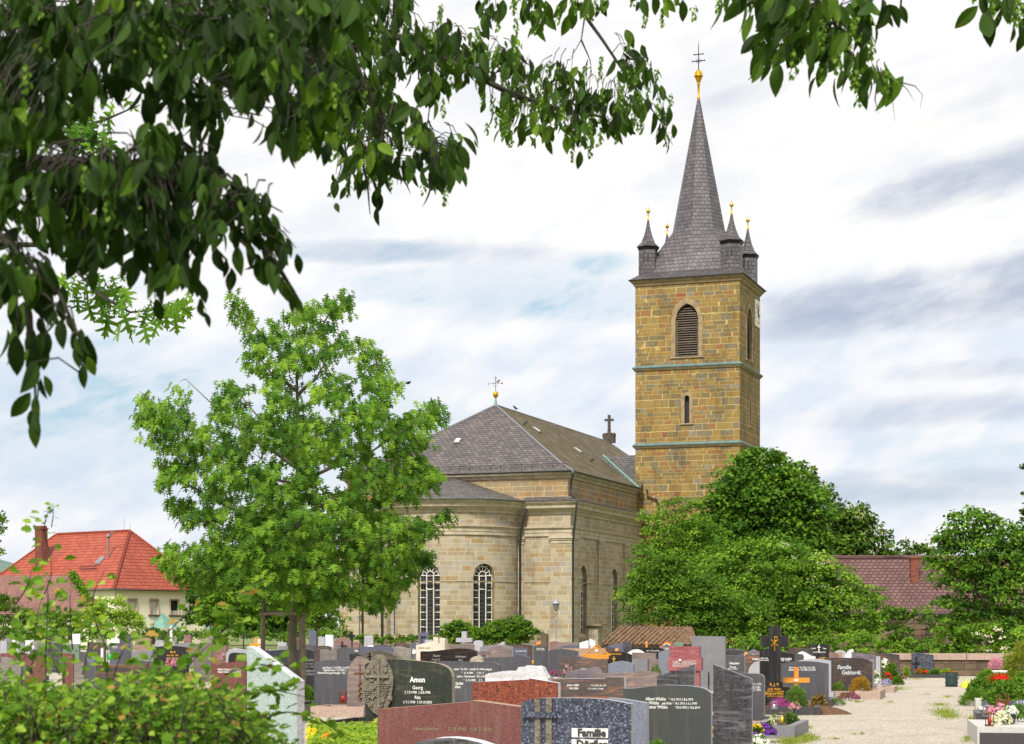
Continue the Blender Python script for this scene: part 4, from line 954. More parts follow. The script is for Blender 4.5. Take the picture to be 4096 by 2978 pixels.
mb = MB(); mb.tube([(-.1, -.12, 2.5), (x1 + 12, -.12, 2.5)], .09, 6); mb.build('gutter', M['pipe_dark'], Bq)
mb = MB(); mb.tube([(-.05, 5, 6.2), (x1 + 12, 5, 6.2)], .13, 6); mb.build('ridge_tiles', M['plum_tile'], rq)
cx_ = (3683 - 3150) / FPX * Yr; mb = MB(); mb.box((cx_, 3.0, 4.9), (.5, .6, 2.4)); mb.box((cx_, 3.0, 6.1), (.62, .72, .12)); mb.build('chimney', M['brick'], rq)
# ruined stone wall with gable stub between the bushes
RW = thing('ruined_wall', 'ruined reddish stone wall stub with blocked openings under the plum tiled barn', 'wall', (XX(3700, 100), 100, 0), 0)
mb = MB(); mb.prism([(-1.6, 0), (1.05, 0), (1.1, .6), (.75, 1.2), (.8, 1.9), (.3, 2.35), (-.5, 2.3), (-.9, 1.9), (-1.5, 1.8), (-1.7, 1.1)], -.35, .35); mb.build('masonry', M['rubble_stone'], RW)
mb = MB(); mb.box((-.15, -.4, 1.5), (.1, .14, 1.3)); mb.box((.55, -.4, 1.5), (.1, .14, 1.3)); mb.box((.2, -.4, .84), (1.0, .16, .12)); mb.build('door_jamb', M['sandstone'], RW)

# ------------------------------------------------------------------ low boundary wall behind the path
Yw = 65.5
BW = thing('boundary_wall', 'low pinkish sandstone boundary wall with coping at the end of the path', 'wall', (XX(3560, Yw), Yw, 0), R(-4))
wl = 13.0; mb = MB(); mb.box((wl / 2, 0, .28), (wl, .35, .56)); mb.build('masonry', M['rubble_stone'], BW)
mb = MB()
for i in range(10): mb.box((i * 1.3 + .65, 0, .655), (1.27, .5, .17)); mb.box((i * 1.3 + .65, 0, .76), (1.27, .36, .06))
mb.build('coping', M['kerb_pink'], BW, bevel=.02)
mb = MB(); mb.box((5.1, -.06, .36), (.62, .5, .72)); mb.build('pier', M['sandstone'], BW, bevel=.02)

# ------------------------------------------------------------------ mossy pan-tiled shed
Ys = 92.0
S = thing('shed', 'low shed with mossy pan tiled roof in front of the church wall', 'shed', (XX(2395, Ys), Ys, 0), R(-6))
sw = (2790 - 2395) / FPX * Ys
mb = MB(); ri = (2475 - 2395) / FPX * Ys
a, b, c, d = Vector((0, 0, .86)), Vector((sw, 0, .86)), Vector((sw - .3, 2.2, 1.72)), Vector((ri, 2.2, 1.72))
mb.face([a, b, c, d]); mb.face([Vector((0, 4.2, .86)), a, d]); mb.face([b, Vector((sw, 4.2, .86)), c]); mb.face([Vector((sw, 4.2, .86)), Vector((0, 4.2, .86)), d, c])
rf = mb.build('roof', M['pan_ridge'], S)
mb = MB(); n = int(sw / .24)
for i in range(n):
    u = (i + .5) / n; p, q = a.lerp(b, u), Vector((d.x + (c.x - d.x) * u, 2.2, 1.74)); q = Vector((p.x + (ri - 0) * .9 * min(1, 1), 2.2, 1.74)) if p.x + ri * .9 < c.x else q
    k_ = .062 if u < .42 else .03; mb.tube([p + Vector((0, -.05, .03)), p.lerp(q, .5) + Vector((0, 0, .02)), q], k_, 6)
mb.build('pan_tiles', M['pan_ridge'], rf)
mb = MB(); mb.box((sw / 2, 2.1, .42), (sw - .3, 3.7, .84)); mb.build('wall', M['rubble_stone'], S)

# ------------------------------------------------------------------ street lamp before the church
def lamp():
    Y = 142.0; r = thing('street_lamp', 'tall grey street lamp with lantern head before the church corner', 'street lamp', (XX(2224, Y), Y, 0))
    s = Y / FPX; top = ZZ(2395, Y)
    m = MB(); m.lathe([(.12, 0), (.13, .5), (.09, .6), (.055, .8), (.05, 2.2), (.075, 2.25), (.05, 2.32), (.045, top - 1.15), (.08, top - 1.1), (.05, top - 1.05), (.05, top - .95), (.1, top - .9)], (0, 0, 0), 12); m.build('post', M['lamp_grey'], r)
    m = MB(); m.lathe([(.1, top - .9), (.14, top - .86), (.24, top - .38), (.25, top - .36)], (0, 0, 0), 6, smooth=False); m.build('lamp_glass', M['plastic_grey'], r)
    m = MB(); m.lathe([(.31, top - .38), (.3, top - .32), (.2, top - .2), (.12, top - .16), (.13, top - .1), (.04, top - .04), (.05, top), (.01, top + .05)], (0, 0, 0), 12)
    for q in range(6): a = R(60 * q); m.tube([(.14 * math.cos(a), .14 * math.sin(a), top - .88), (.25 * math.cos(a), .25 * math.sin(a), top - .36)], .014, 4)
    m.build('lamp_hood', M['lamp_grey'], r)
lamp()

# ------------------------------------------------------------------ trees, bushes and hedges
MG = ('maple_leaf', 'elder_leaf')
tree('maple_tree', 'tall dark green maple rising in front of the tower\'s right side', 'tree', 128, 3020,
     [(3040, 1885, 95), (2990, 1990, 130), (3110, 1960, 110), (2930, 2080, 120), (3060, 2090, 170), (3190, 2060, 120), (2860, 2150, 100), (2760, 2180, 75), (2980, 2210, 170), (3150, 2210, 150), (3240, 2170, 80), (2850, 2260, 130),
      (2720, 2260, 85), (3050, 2330, 190, -1), (2900, 2380, 150), (3210, 2330, 120), (3010, 2460, 200), (3170, 2450, 150)],
     M['maple_leaf'], .26, .95, 17, T_MAPLE, .35, 21)
tree('chestnut_tree', 'dark chestnut tree with pinkish blossom candles behind the maple', 'tree', 146, 3360,
     [(3210, 1935, 60), (3270, 2010, 75), (3330, 2100, 85), (3400, 2130, 90), (3440, 2080, 60), (3480, 2180, 75), (3310, 2200, 110), (3420, 2230, 110), (3510, 2250, 55), (3350, 2310, 140), (3470, 2330, 90), (3240, 2130, 90), (3180, 1880, 40), (3560, 2300, 50)],
     M['chestnut_leaf'], .34, .8, 14, T_OV, .4, 22)
def bloom(root, blobs, Y, n, matn, seed, size, up=False, tm=None):
    rs = np.random.RandomState(seed); P = []; Nn = []
    for i in range(n):
        px, py, rp = blobs[rs.randint(len(blobs))][:3]; r = rp / FPX * Y; c = np.array(PX(px, py, Y)); d = unit(rs, 1)[0]; d[1] = -abs(d[1]); d[2] = d[2] * .7 + .25; d /= np.linalg.norm(d)
        p = c + d * r * .98
        k = 12
        if up: P.append(p + np.stack([rs.normal(0, .05, k), rs.normal(0, .05, k), rs.rand(k) * size * 2.2], 1)); Nn.append(unit(rs, k))
        else: P.append(p + rs.normal(0, 1, (k, 3)) * np.array([size, size, size * .2])); Nn.append(rs.normal(0, .3, (k, 3)) + [0, -.5, 1])
    P = np.concatenate(P); Nn = np.concatenate(Nn); ax = rs.normal(0, 1, (len(P), 3)) + ([0, 0, 1.5] if up else [0, 0, 0])
    leaves('blossom', P, ax, Nn, (.13 if up else .10), T_RH, M[matn], root, seed, loc=tuple(root.location))
elb = [(2960, 2260, 110), (3080, 2280, 130), (3200, 2350, 140), (2870, 2360, 120), (3330, 2380, 120), (3420, 2460, 100), (3060, 2420, 190, -1), (3240, 2500, 160, -1), (2900, 2520, 170, -1), (3400, 2560, 100, -1), (3100, 2570, 150, -1), (3480, 2400, 60), (3470, 2530, 60)]
e1 = tree('elder_bush', 'broad light green elder bush dotted with creamy flower umbels', 'bush', 103, 3130, elb, M['elder_leaf'], .17, .95, 18, T_MAPLE, .14, 23)
bloom(e1, [(3280, 2360, 100), (3350, 2410, 90), (3230, 2320, 110), (3100, 2300, 130), (3390, 2500, 70), (3290, 2500, 110), (3050, 2400, 160), (3180, 2480, 150)], 102.2, 62, 'petal_cream', 5, .17)
rt = bpy.data.objects['chestnut_tree']; bloom(rt, [(3210, 1935, 60), (3270, 2010, 75), (3330, 2100, 85), (3400, 2130, 90), (3440, 2080, 60), (3480, 2180, 75), (3310, 2200, 110), (3420, 2230, 110)], 146, 110, 'petal_cream', 6, .13, True)
tree('hazel_bush', 'pale green feathery bush against the tower foot', 'bush', 114, 2720,
     [(2700, 2050, 60), (2640, 2110, 75), (2760, 2060, 55), (2690, 2190, 110), (2800, 2160, 90), (2620, 2250, 80), (2720, 2310, 130), (2850, 2280, 120), (2820, 2400, 150), (2680, 2420, 150)],
     M['elder_leaf'], .15, 1.1, 18, T_RH, .12, 24)
tree('spreading_bush', 'wide green bush overhanging the mossy shed roof', 'bush', 97, 2740,
     [(2600, 2260, 55), (2590, 2330, 70), (2640, 2290, 100), (2560, 2400, 65), (2620, 2400, 110), (2740, 2380, 130), (2530, 2485, 60), (2630, 2480, 105), (2760, 2500, 130), (2850, 2470, 130), (2870, 2570, 110), (2960, 2600, 90), (2980, 2500, 120)],
     M['mid_leaf'], .16, .95, 18, T_RH, .12, 25)
tree('right_tree', 'dense dark green tree at the right edge behind the boundary wall', 'tree', 92, 3960,
     [(3830, 2130, 75), (3900, 2110, 80), (3980, 2180, 100), (3800, 2230, 85), (3890, 2240, 120), (4060, 2160, 80), (4040, 2290, 130), (3830, 2340, 110), (3940, 2390, 140), (4070, 2410, 120), (3820, 2460, 90), (3960, 2520, 120), (4110, 2530, 110), (3770, 2170, 40), (4120, 2250, 90), (3900, 2600, 90)],
     M['maple_leaf'], .19, .95, 17, T_OV, .25, 26)
e2 = tree('elder_shrub', 'low elder shrub with cream umbels on the boundary wall', 'bush', 74, 3880,
     [(3800, 2570, 55), (3870, 2545, 60), (3950, 2560, 60), (4020, 2590, 55), (3920, 2620, 60), (4080, 2560, 60), (3830, 2620, 50), (3780, 2530, 45)], M['elder_leaf'], .14, 4.0, 16, T_MAPLE, .08, 27, zbase=.2)
bloom(e2, [(3900, 2550, 55), (3960, 2555, 50), (3980, 2570, 50)], 73.6, 9, 'petal_cream', 7, .08)
tree('ivy_mound', 'ivy mound covering the bank behind the boundary wall', 'ivy', 80, 3520,
     [(3300, 2590, 50), (3380, 2575, 60), (3460, 2590, 60), (3540, 2605, 50), (3620, 2600, 50), (3700, 2610, 45), (3770, 2620, 45), (3240, 2610, 60), (3170, 2600, 60), (3850, 2635, 35), (3940, 2640, 35), (4030, 2645, 35), (3420, 2640, 70), (3550, 2650, 50), (3100, 2610, 60), (3000, 2600, 60)], M['ivy_leaf'], .13, 3.0, 14, T_RH, .06, 28, limbs=False)
tree('wall_ivy', 'dark ivy hanging on the stone wall below the plum tiled barn', 'ivy', 98, 3550,
     [(3480, 2510, 60, 0, .8), (3530, 2560, 60), (3590, 2540, 50), (3640, 2600, 50), (3560, 2470, 50), (3480, 2450, 60), (3610, 2470, 40), (3740, 2590, 50), (3780, 2520, 60), (3700, 2480, 45), (3420, 2560, 60), (3590, 2620, 70)], M['mid_leaf'], .17, 2.4, 13, T_RH, .05, 29, limbs=False)
tree('distant_tree', 'distant dark tree showing above the plum tiled roof', 'tree', 170, 3600, [(3570, 2215, 40), (3630, 2205, 45), (3690, 2215, 40), (3740, 2225, 40), (3660, 2240, 50), (3600, 2250, 40)], M['chestnut_leaf'], .3, .8, 12, T_RH, .2, 30)
tree('edge_tree', 'sliver of a green tree at the far left edge', 'tree', 140, -40, [(-60, 2090, 70), (0, 2080, 30), (-20, 2140, 45), (-90, 2200, 90), (-40, 2230, 40), (-60, 2300, 60)], M['mid_leaf'], .22, .9, 14, T_RH, .2, 31)
tree('edge_tree', 'sliver of a dark tree at the far right edge', 'tree', 120, 4200, [(4120, 1880, 30), (4170, 1960, 60), (4200, 2080, 90), (4110, 2060, 30)], M['dark_leaf'], .25, .9, 12, T_RH, .2, 32)
# left background greenery
tree('background_tree', 'dark green trees filling the gap between house and church', 'tree', 172, 1150,
     [(860, 2330, 70), (960, 2290, 90), (1060, 2250, 110), (1180, 2240, 110), (1290, 2300, 90), (900, 2420, 90), (1010, 2400, 110), (1130, 2390, 120), (1260, 2400, 110), (1330, 2440, 60), (1050, 2130, 80), (1180, 2120, 80), (900, 2480, 80), (1200, 2490, 90), (810, 2400, 55), (800, 2480, 60), (1000, 2500, 100), (1100, 2500, 100), (1330, 2330, 60)], M['dark_leaf'], .36, 1.9, 20, T_RH, .3, 33)
tree('lilac_bush', 'bright green bush beside the cream house', 'bush', 150, 900, [(850, 2440, 55), (900, 2410, 60), (960, 2430, 70), (830, 2490, 50), (910, 2490, 70), (990, 2500, 60), (1060, 2470, 60)], M['elder_leaf'], .24, 2.0, 14, T_RH, .1, 34)
tree('laurel_bush', 'rounded bright green bush left of the church apse', 'bush', 138, 1270, [(1240, 2430, 50), (1290, 2470, 60), (1340, 2500, 45), (1230, 2500, 60), (1180, 2470, 40), (1300, 2530, 50), (1250, 2390, 40)], M['mid_leaf'], .2, 2.4, 14, T_RH, .1, 35)
tree('ivy_mound', 'lime green ivy mound before the faded barn', 'ivy', 140, 440, [(420, 2450, 50), (470, 2460, 60), (520, 2490, 50), (400, 2500, 60), (480, 2520, 60), (360, 2500, 50), (545, 2515, 30), (380, 2440, 35)], M['lime_leaf'], .2, 2.4, 14, T_RH, .06, 36, limbs=False)
tree('ivy_hedge', 'long ivy hedge under the faded barn roof', 'hedge', 144, 150, [(20, 2420, 40), (40, 2460, 50), (-40, 2420, 60), (90, 2490, 50), (150, 2500, 50), (210, 2500, 50), (280, 2495, 50), (340, 2500, 50), (80, 2520, 60), (0, 2520, 60), (250, 2530, 50), (330, 2540, 50)], M['ivy_leaf'], .2, 2.6, 13, T_RH, .06, 37, limbs=False)
tree('garden_hedge', 'low dark hedge line behind the left graves', 'hedge', 118, 400, [(x, 2548 + (x * 7 % 9), 30) for x in range(-40, 1380, 44)], M['mid_leaf'], .15, 3.2, 12, T_RH, .04, 38, limbs=False)
# bushes and hedge at the foot of the apse
tree('clipped_hedge', 'low clipped hedge at the foot of the apse', 'hedge', 132, 1560, [(x, 2568, 26) for x in range(1380, 2120, 34)], M['mid_leaf'], .13, 5.0, 14, T_RH, .04, 39, limbs=False)
for nm_, lb_, bl_, sd_ in (('shrub', 'smaller rounded shrub below the apse windows', [(1800, 2535, 38), (1840, 2530, 42), (1880, 2545, 38), (1780, 2555, 30), (1850, 2565, 45)], 40),
                           ('shrub', 'wide rounded shrub below the apse downpipe', [(1930, 2545, 36), (1990, 2525, 45), (2060, 2525, 50), (2110, 2540, 40), (2010, 2560, 50), (2080, 2565, 45), (2140, 2555, 30), (1900, 2570, 35), (2030, 2555, 60), (1960, 2565, 45)], 41)):
    tree(nm_, lb_, 'shrub', 126, bl_[2][0], bl_, M['mid_leaf'], .15, 6.5, 22, T_RH, .05, sd_)
# clipped golden yew and neighbours at the right edge
# ------------------------------------------------------------------ young oak with stakes
def oak():
    Y = 42.0; rs = np.random.RandomState(12)
    z2f = lambda x, y: (500 + x / 1.031, 1100 + y / 1.031)
    out = [(432, 60), (500, 90), (540, 130), (565, 210), (600, 185), (660, 140), (760, 130), (815, 90), (905, 50), (945, 120), (930, 190), (870, 225), (930, 270), (1000, 260), (1040, 310), (1095, 350), (1080, 410), (1135, 450),
           (1100, 510), (1110, 570), (1060, 600), (1110, 600), (1160, 540), (1230, 510), (1335, 520), (1320, 600), (1240, 640), (1265, 700), (1230, 760), (1310, 800), (1305, 880), (1200, 930), (1050, 950), (1180, 980), (1345, 970), (1335, 1050), (1240, 1080),
           (1200, 1090), (1270, 1130), (1240, 1190), (1180, 1230), (1180, 1290), (1110, 1300), (1120, 1360), (1050, 1380), (900, 1360), (760, 1380), (600, 1370), (480, 1290), (320, 1300), (200, 1260), (120, 1140), (140, 1090), (260, 1110),
           (300, 1130), (300, 1060), (350, 1010), (250, 1035), (170, 950), (190, 920), (270, 930), (340, 940), (300, 890), (170, 910), (130, 840), (130, 770), (220, 740), (120, 710), (85, 650), (60, 600), (40, 470), (110, 470), (190, 520), (200, 450), (260, 425),
           (300, 480), (270, 570), (340, 620), (370, 560), (340, 510), (370, 440), (430, 425), (515, 480), (490, 570), (580, 590), (560, 490), (510, 470), (490, 370), (490, 250), (440, 200)]
    holes = [(700, 420, 40, 30), (560, 160, 30, 50), (820, 560, 30, 30), (850, 830, 55, 35), (520, 760, 30, 30), (380, 680, 25, 20), (1040, 700, 25, 40), (620, 330, 20, 30), (880, 360, 60, 28), (960, 470, 30, 35), (300, 810, 18, 30), (1000, 900, 40, 20), (780, 300, 30, 16), (770, 410, 30, 30), (560, 520, 26, 50), (600, 1010, 26, 14), (860, 1180, 24, 14), (460, 590, 26, 14)]
    axis = 700
    base = Vector((XX(z2f(688, 0)[0], Y), Y, 0)); root = thing('oak_tree', 'young staked oak with large lobed bright green leaves', 'tree', base)
    def P3(x, y, d): px, py = z2f(x, y); return PX(px, py, Y + d)
    # tufts on a jittered grid inside the outline; depth from how wide the crown is at that height
    tufts = []; g = 25
    for yy in range(40, 1400, g):
        xs = [x for x in range(20, 1360, 6) if inpoly(x, yy, out)]
        if not xs: continue
        half = max(abs(xs[0] - axis), abs(xs[-1] - axis), 120)
        for x in range(20, 1360, g):
            for rep in range(2):
                X_, Y_ = x + rs.uniform(-14, 14), yy + rs.uniform(-14, 14)
                if not (inpoly(X_, Y_ + 12, out) and inpoly(X_ - 9, Y_, out) and inpoly(X_ + 9, Y_, out)): continue
                if mnoise.noise(Vector((X_ / 88, Y_ / 40, rep * 5.3))) < -.13 - max(0, Y_ - 700) * .00020: continue
                if any(((X_ - h[0]) / h[2]) ** 2 + ((Y_ - h[1]) / h[3]) ** 2 < 1.5 for h in holes): continue
                dm = math.sqrt(max(0, half ** 2 - (X_ - axis) ** 2)) / FPX * Y / 1.031
                if rep == 1 and Y_ < 520 and rs.rand() < .55: continue
                d = rs.uniform(-1, 1); d = math.copysign(abs(d) ** .6, d) * dm * .85
                tufts.append((X_, Y_, d))
    P, A, Nn, S_, T = [], [], [], [], []
    ctr = P3(axis, 800, 0); tw = MB()
    # scaffold: leader plus limbs
    lead = [P3(688, 1700, 0), P3(690, 1500, 0), P3(700, 1300, .0), P3(712, 1000, .05), P3(715, 700, 0), P3(708, 420, -.05), P3(705, 120, 0)]
    lead[0].z = 0; wood = MB(); wood.tube([p - base for p in lead], [.115, .1, .085, .07, .05, .03, .012], 10)
    limbs = []
    for (x, y, tx, ty, d) in [(700, 1290, 130, 1120, -.6), (702, 1280, 1120, 1340, -.5), (705, 1180, 180, 930, .7), (708, 1120, 1330, 1000, .3), (710, 1050, 140, 800, -.4), (712, 1000, 1200, 700, -.7), (713, 920, 60, 480, .2), (714, 860, 1320, 530, .3), (714, 800, 250, 430, -.4),
                               (712, 720, 430, 440, .4), (712, 700, 1130, 450, -.3), (709, 560, 1080, 330, .3), (708, 480, 500, 270, -.2), (706, 380, 440, 80, .2), (706, 330, 900, 60, -.2), (709, 500, 860, 300, .5), (704, 1230, 600, 1330, -1.2), (712, 950, 820, 1100, -1.3), (711, 870, 560, 760, -1.2), (713, 780, 800, 640, -.9), (705, 1200, 900, 1250, 1.1)]:
        a, b = P3(x, y, 0), P3(tx, ty, d); mid = a.lerp(b, .5) + Vector((0, 0, .12 if ty > y - 100 else -.18)); pts = [a, a.lerp(mid, .5) + Vector((0, 0, .03)), mid, mid.lerp(b, .5), b]
        wood.tube([p - base for p in pts], [.045, .036, .026, .016, .006], 6); limbs += [(p, q) for p, q in zip(pts[:-1], pts[1:])]
    segs = limbs + list(zip(lead[2:-1], lead[3:]))
    mids = np.array([((a + b) / 2)[:] for a, b in segs])
    for (x, y, d) in tufts:
        p = P3(x, y, d); k = int(np.argmin(((mids - np.array(p[:])) ** 2).sum(1) + .0)); a, b = segs[k]
        tt = max(0, min(1, (p - a).dot(b - a) / (b - a).length_squared)); s0 = a.lerp(b, tt)
        if (p - s0).length < .55: wood.tube([s0 - base, s0.lerp(p, .5) + Vector((0, 0, .03)) - base, p - base], [.009, .006, .003], 4, cap=False)
        outd = (p - ctr); outd.z *= .4; outd = outd.normalized() if outd.length > .01 else Vector((0, -1, 0))
        n = rs.randint(5, 10); tint0 = .5 + rs.normal(0, .18) + .6 * mnoise.noise(Vector((x / 90, y / 60, 4)))
        for i in range(n):
            ph = rs.rand() * 6.283; r_ = Vector((math.cos(ph), math.sin(ph), 0)) * .8 + outd * .6
            dn = Vector((r_.x * .8, r_.y * .8, -.6 - rs.rand() * 1.1))
            P.append((p + r_ * .04 + Vector(rs.normal(0, .07, 3)))[:]); A.append(dn[:]); Nn.append((r_.x * .6 + rs.normal(0, .3), r_.y * .6 - .55 + rs.normal(0, .3), .55)); S_.append(rs.uniform(.12, .235)); T.append(tint0 + rs.normal(0, .1))
    leaves('crown', P, A, Nn, S_, T_OAK, M['oak_leaf'], root, 3, loc=tuple(base), tint=T)
    wood.build('trunk', M['smooth_bark'], root)
    # three stakes with crossbars: a thing beside the tree
    st = thing('tree_stakes', 'three weathered wooden stakes joined by crossbars around the oak trunk', 'tree stakes', base)
    for (px, pt, d) in ((1055, 2365, .28), (1212, 2350, -.3), (1204, 2372, .66)):
        m = MB(); x = XX(px, Y + d) - base.x; zt = ZZ(pt, Y + d); m.tube([(x * 1.06, d, 0), (x, d, zt)], [.055, .05], 10); m.build('stake', M['old_wood'], st)
    m = MB(); z = ZZ(2455, Y); xa, xb = XX(1035, Y) - base.x, XX(1235, Y) - base.x
    m.tube([(xa, .2, z), (xb, -.38, z)], .04, 6); m.tube([(xa + .1, .32, z + .02), (.1, .68, z + .02)], .04, 6); m.tube([(xb - .1, -.34, z - .02), (.1, .68, z - .02)], .04, 6); m.build('crossbar', M['old_wood'], st)
oak()

# ------------------------------------------------------------------ hornbeam boughs hanging into the picture from above
DF = 4096 / 2268
def zz4(p): return [(x * 1.031, y * 1.031) for x, y in p]
def zz5(p): return [(1200 + x / 1.512, y / 1.512) for x, y in p]
def zz6(p): return [(2700 + x / 1.0996, y / 1.0996) for x, y in p]
def bough(root, name, polys, Y, Yj, spacing, leafsize, nleaf, seed, mat, tmpl, branch=(), holes=(), bract=0, twig=True, droop=1.0, nmul=1.0, t0m=.35, sprays=(), gap=.15, gapk=1.0):
    rs = np.random.RandomState(seed); base = Vector(root.location); P, A, Nn, S_, T = [], [], [], [], []; wood = MB(); pts = []
    segs = []
    for br in branch:
        r0 = br[0]; path = [PX(x, y, Y + d) for x, y, d in br[1]]
        rr = [r0 * (1 - .85 * i / (len(path) - 1)) for i in range(len(path))]
        wood.tube([p - base for p in path], rr, 7); segs += list(zip(path[:-1], path[1:]))
    mids = np.array([((a + b) / 2)[:] for a, b in segs]) if segs else None
    BP, BA = [], []; lp = leafsize * FPX / Y * .72
    for poly in polys:
        xs = [p[0] for p in poly]; ys = [p[1] for p in poly]
        y = min(ys) - spacing
        while y < max(ys) + spacing:
            x = min(xs)
            while x < max(xs):
                X_, Y_ = x + rs.uniform(-.5, .5) * spacing, y + rs.uniform(-.5, .5) * spacing
                x += spacing
                if not inpoly(X_, Y_ + lp, poly) or not inpoly(X_, Y_, poly): continue
                if mnoise.noise(Vector((X_ / (gapk * lp * 1.2), Y_ / (gapk * lp * .9), seed))) < -gap: continue
                if any(((X_ - h[0]) / h[2]) ** 2 + ((Y_ - h[1]) / h[3]) ** 2 < 1 for h in holes): continue
                pts.append((X_, Y_))
            y += spacing
    for (X_, Y_) in pts:
        d = rs.uniform(-Yj, Yj); p = PX(X_, Y_, Y + d)
        if mids is not None:
            k = int(np.argmin(((mids - np.array(p[:])) ** 2).sum(1))); a, b = segs[k]; tt = max(0, min(1, (p - a).dot(b - a) / (b - a).length_squared)); s0 = a.lerp(b, tt)
            if twig:
                q_ = s0 if (p - s0).length < .3 else p + (s0 - p).normalized() * rs.uniform(.1, .22) + Vector((0, 0, .05))
                wood.tube([q_ - base, q_.lerp(p, .5) + Vector((0, 0, .02)) - base, p - base], [.0022, .0018, .001], 4, cap=False)
            dirr = (p - s0); dirr.z *= .3
        else: dirr = Vector((1, 0, 0))
        dirr = dirr.normalized() if dirr.length > .01 else Vector((1, 0, 0))
        n = max(1, int(rs.poisson(nleaf))); t0 = t0m + rs.normal(0, .16) + .55 * mnoise.noise(Vector((X_ / 190, Y_ / 150, seed + 3)))  # noise in the tint paints sunlit yellow-green patches into the leaf colour
        for i in range(n):
            P.append((p + Vector(rs.normal(0, leafsize * .3, 3)))[:]); a_ = Vector((dirr.x * .55 + rs.normal(0, .38), dirr.y * .3 + rs.normal(0, .38), -1.05 * droop + rs.normal(0, .25)))
            A.append(a_[:]); ph = rs.normal(0, 1.25); Nn.append((math.sin(ph), -math.cos(ph), .35 + rs.normal(0, .25))); S_.append(leafsize * (rs.uniform(.35, 1.25) if rs.rand() < .8 else rs.uniform(1.1, 1.4))); T.append(t0)
        if bract and rs.rand() < bract:
            q = p + Vector(rs.normal(0, leafsize * .5, 3)); ln = leafsize * rs.uniform(.7, 1.2)
            for i in range(16): BP.append((q + Vector((rs.normal(0, .004), rs.normal(0, .004), -ln * i / 16)))[:]); ph = i * 2.4; BA.append((math.cos(ph) * .8, math.sin(ph) * .8, -.75))
    for sp in sprays:                     # arching leafy twigs at the rim
        q = [PX(x, y, Y) for x, y in sp]; wood.tube([v - base for v in q], [.004 * (1 - .8 * i / (len(q) - 1)) for i in range(len(q))], 5, cap=False)
        for a, b in zip(q[:-1], q[1:]):
            nn = max(2, int((b - a).length / (leafsize * .26)))
            for i in range(nn):
                p = a.lerp(b, (i + rs.rand()) / nn); dd = (b - a).normalized(); sd = 1 if i % 2 else -1
                P.append((p + Vector(rs.normal(0, .006, 3)))[:]); A.append((dd.x * .5 + rs.normal(0, .2), sd * .3 + rs.normal(0, .2), -.9 + dd.z * .3)); Nn.append((sd * .4 + rs.normal(0, .4), -.9, .3)); S_.append(leafsize * rs.uniform(.55, 1.0)); T.append(t0m + rs.normal(0, .2))
    o = leaves(name, P, A, Nn, S_, tmpl, M[mat], root, seed, loc=tuple(base), tint=T, smooth=False)
    if BP: leaves('seed_catkins', BP, BA, [(0, 0, 1)] * len(BP), leafsize * .26, T_OV, M['bract_leaf'], root, seed + 1, loc=tuple(base), kind='stuff')
    if wood.v: wood.build('branch', M['twig'], root)
    return o
HB = thing('hornbeam_tree', 'overhanging hornbeam boughs with dark serrated leaves across the top of the picture', 'tree', (-3.6, 4.2, 0))
m = MB(); m.tube([(0, 0, 0), (.1, .1, 1.6), (.0, .2, 3.4), (.1, .3, 5.5), (.2, .3, 8)], [.28, .24, .21, .15, .05], 12)
for e_ in ((.6, .6, 3.9), (1.9, .4, 3.25)): pass
m.build('trunk', M['bark'], HB)
A_ = zz4([(-40, -60), (1400, -60), (1400, 40), (1330, 130), (1300, 300), (1290, 420), (1240, 570), (1200, 620), (1080, 610), (1060, 430), (1040, 400), (980, 440), (900, 330), (860, 420), (870, 540), (820, 590), (760, 560), (740, 440), (690, 470), (640, 460), (600, 440), (590, 330), (540, 330), (500, 440), (450, 410), (400, 340), (350, 350), (340, 420), (240, 430), (230, 540), (150, 600), (-40, 620)])
B_ = zz4([(-40, 560), (180, 570), (300, 600), (420, 570), (540, 540), (700, 525), (780, 590), (880, 680), (1000, 760), (1090, 820), (1130, 960), (1050, 960), (960, 920), (890, 900), (870, 1030), (830, 940), (770, 980), (790, 1090), (720, 1100), (680, 1110), (610, 1090), (600, 1130), (530, 1040), (480, 980), (410, 990), (380, 1080), (310, 1070), (240, 990), (170, 930), (120, 940), (60, 900), (-40, 900)])
B2 = zz4([(940, 930), (1010, 960), (1090, 1070), (1160, 1160), (1140, 1170), (1080, 1120), (1030, 1100), (1000, 1000)])
C_ = zz4([(-40, 880), (130, 930), (150, 1000), (200, 1110), (260, 1180), (330, 1300), (350, 1380), (320, 1460), (290, 1420), (280, 1320), (210, 1280), (170, 1330), (150, 1240), (120, 1210), (60, 1200), (20, 1200), (-10, 1140), (-40, 1100)])
C2 = zz4([(40, 1240), (100, 1290), (140, 1370), (150, 1420), (130, 1500), (150, 1560), (130, 1640), (110, 1560), (100, 1470), (50, 1420)])
hA = [(370, 410, 40, 40), (560, 60, 10, 20), (1170, 50, 25, 40), (1230, 280, 30, 40), (480, 350, 20, 40), (820, 270, 30, 36), (400, 90, 20, 25), (1010, 360, 14, 30)]
bough(HB, 'foliage', [A_], 4.4, .8, 31, .060, 3.2, 51, 'hornbeam_leaf', T_HB, [(.022, [(-300, 200, .2), (200, 160, .1), (600, 120, 0), (1000, 130, .1), (1300, 260, .2)]), (.016, [(-300, 60, .5), (300, 40, .4), (800, 60, .3), (1400, -40, .4)]), (.008, [(1000, 130, .1), (1120, 350, .1), (1180, 600, .0)])], hA, .10, t0m=.16, gap=.24)
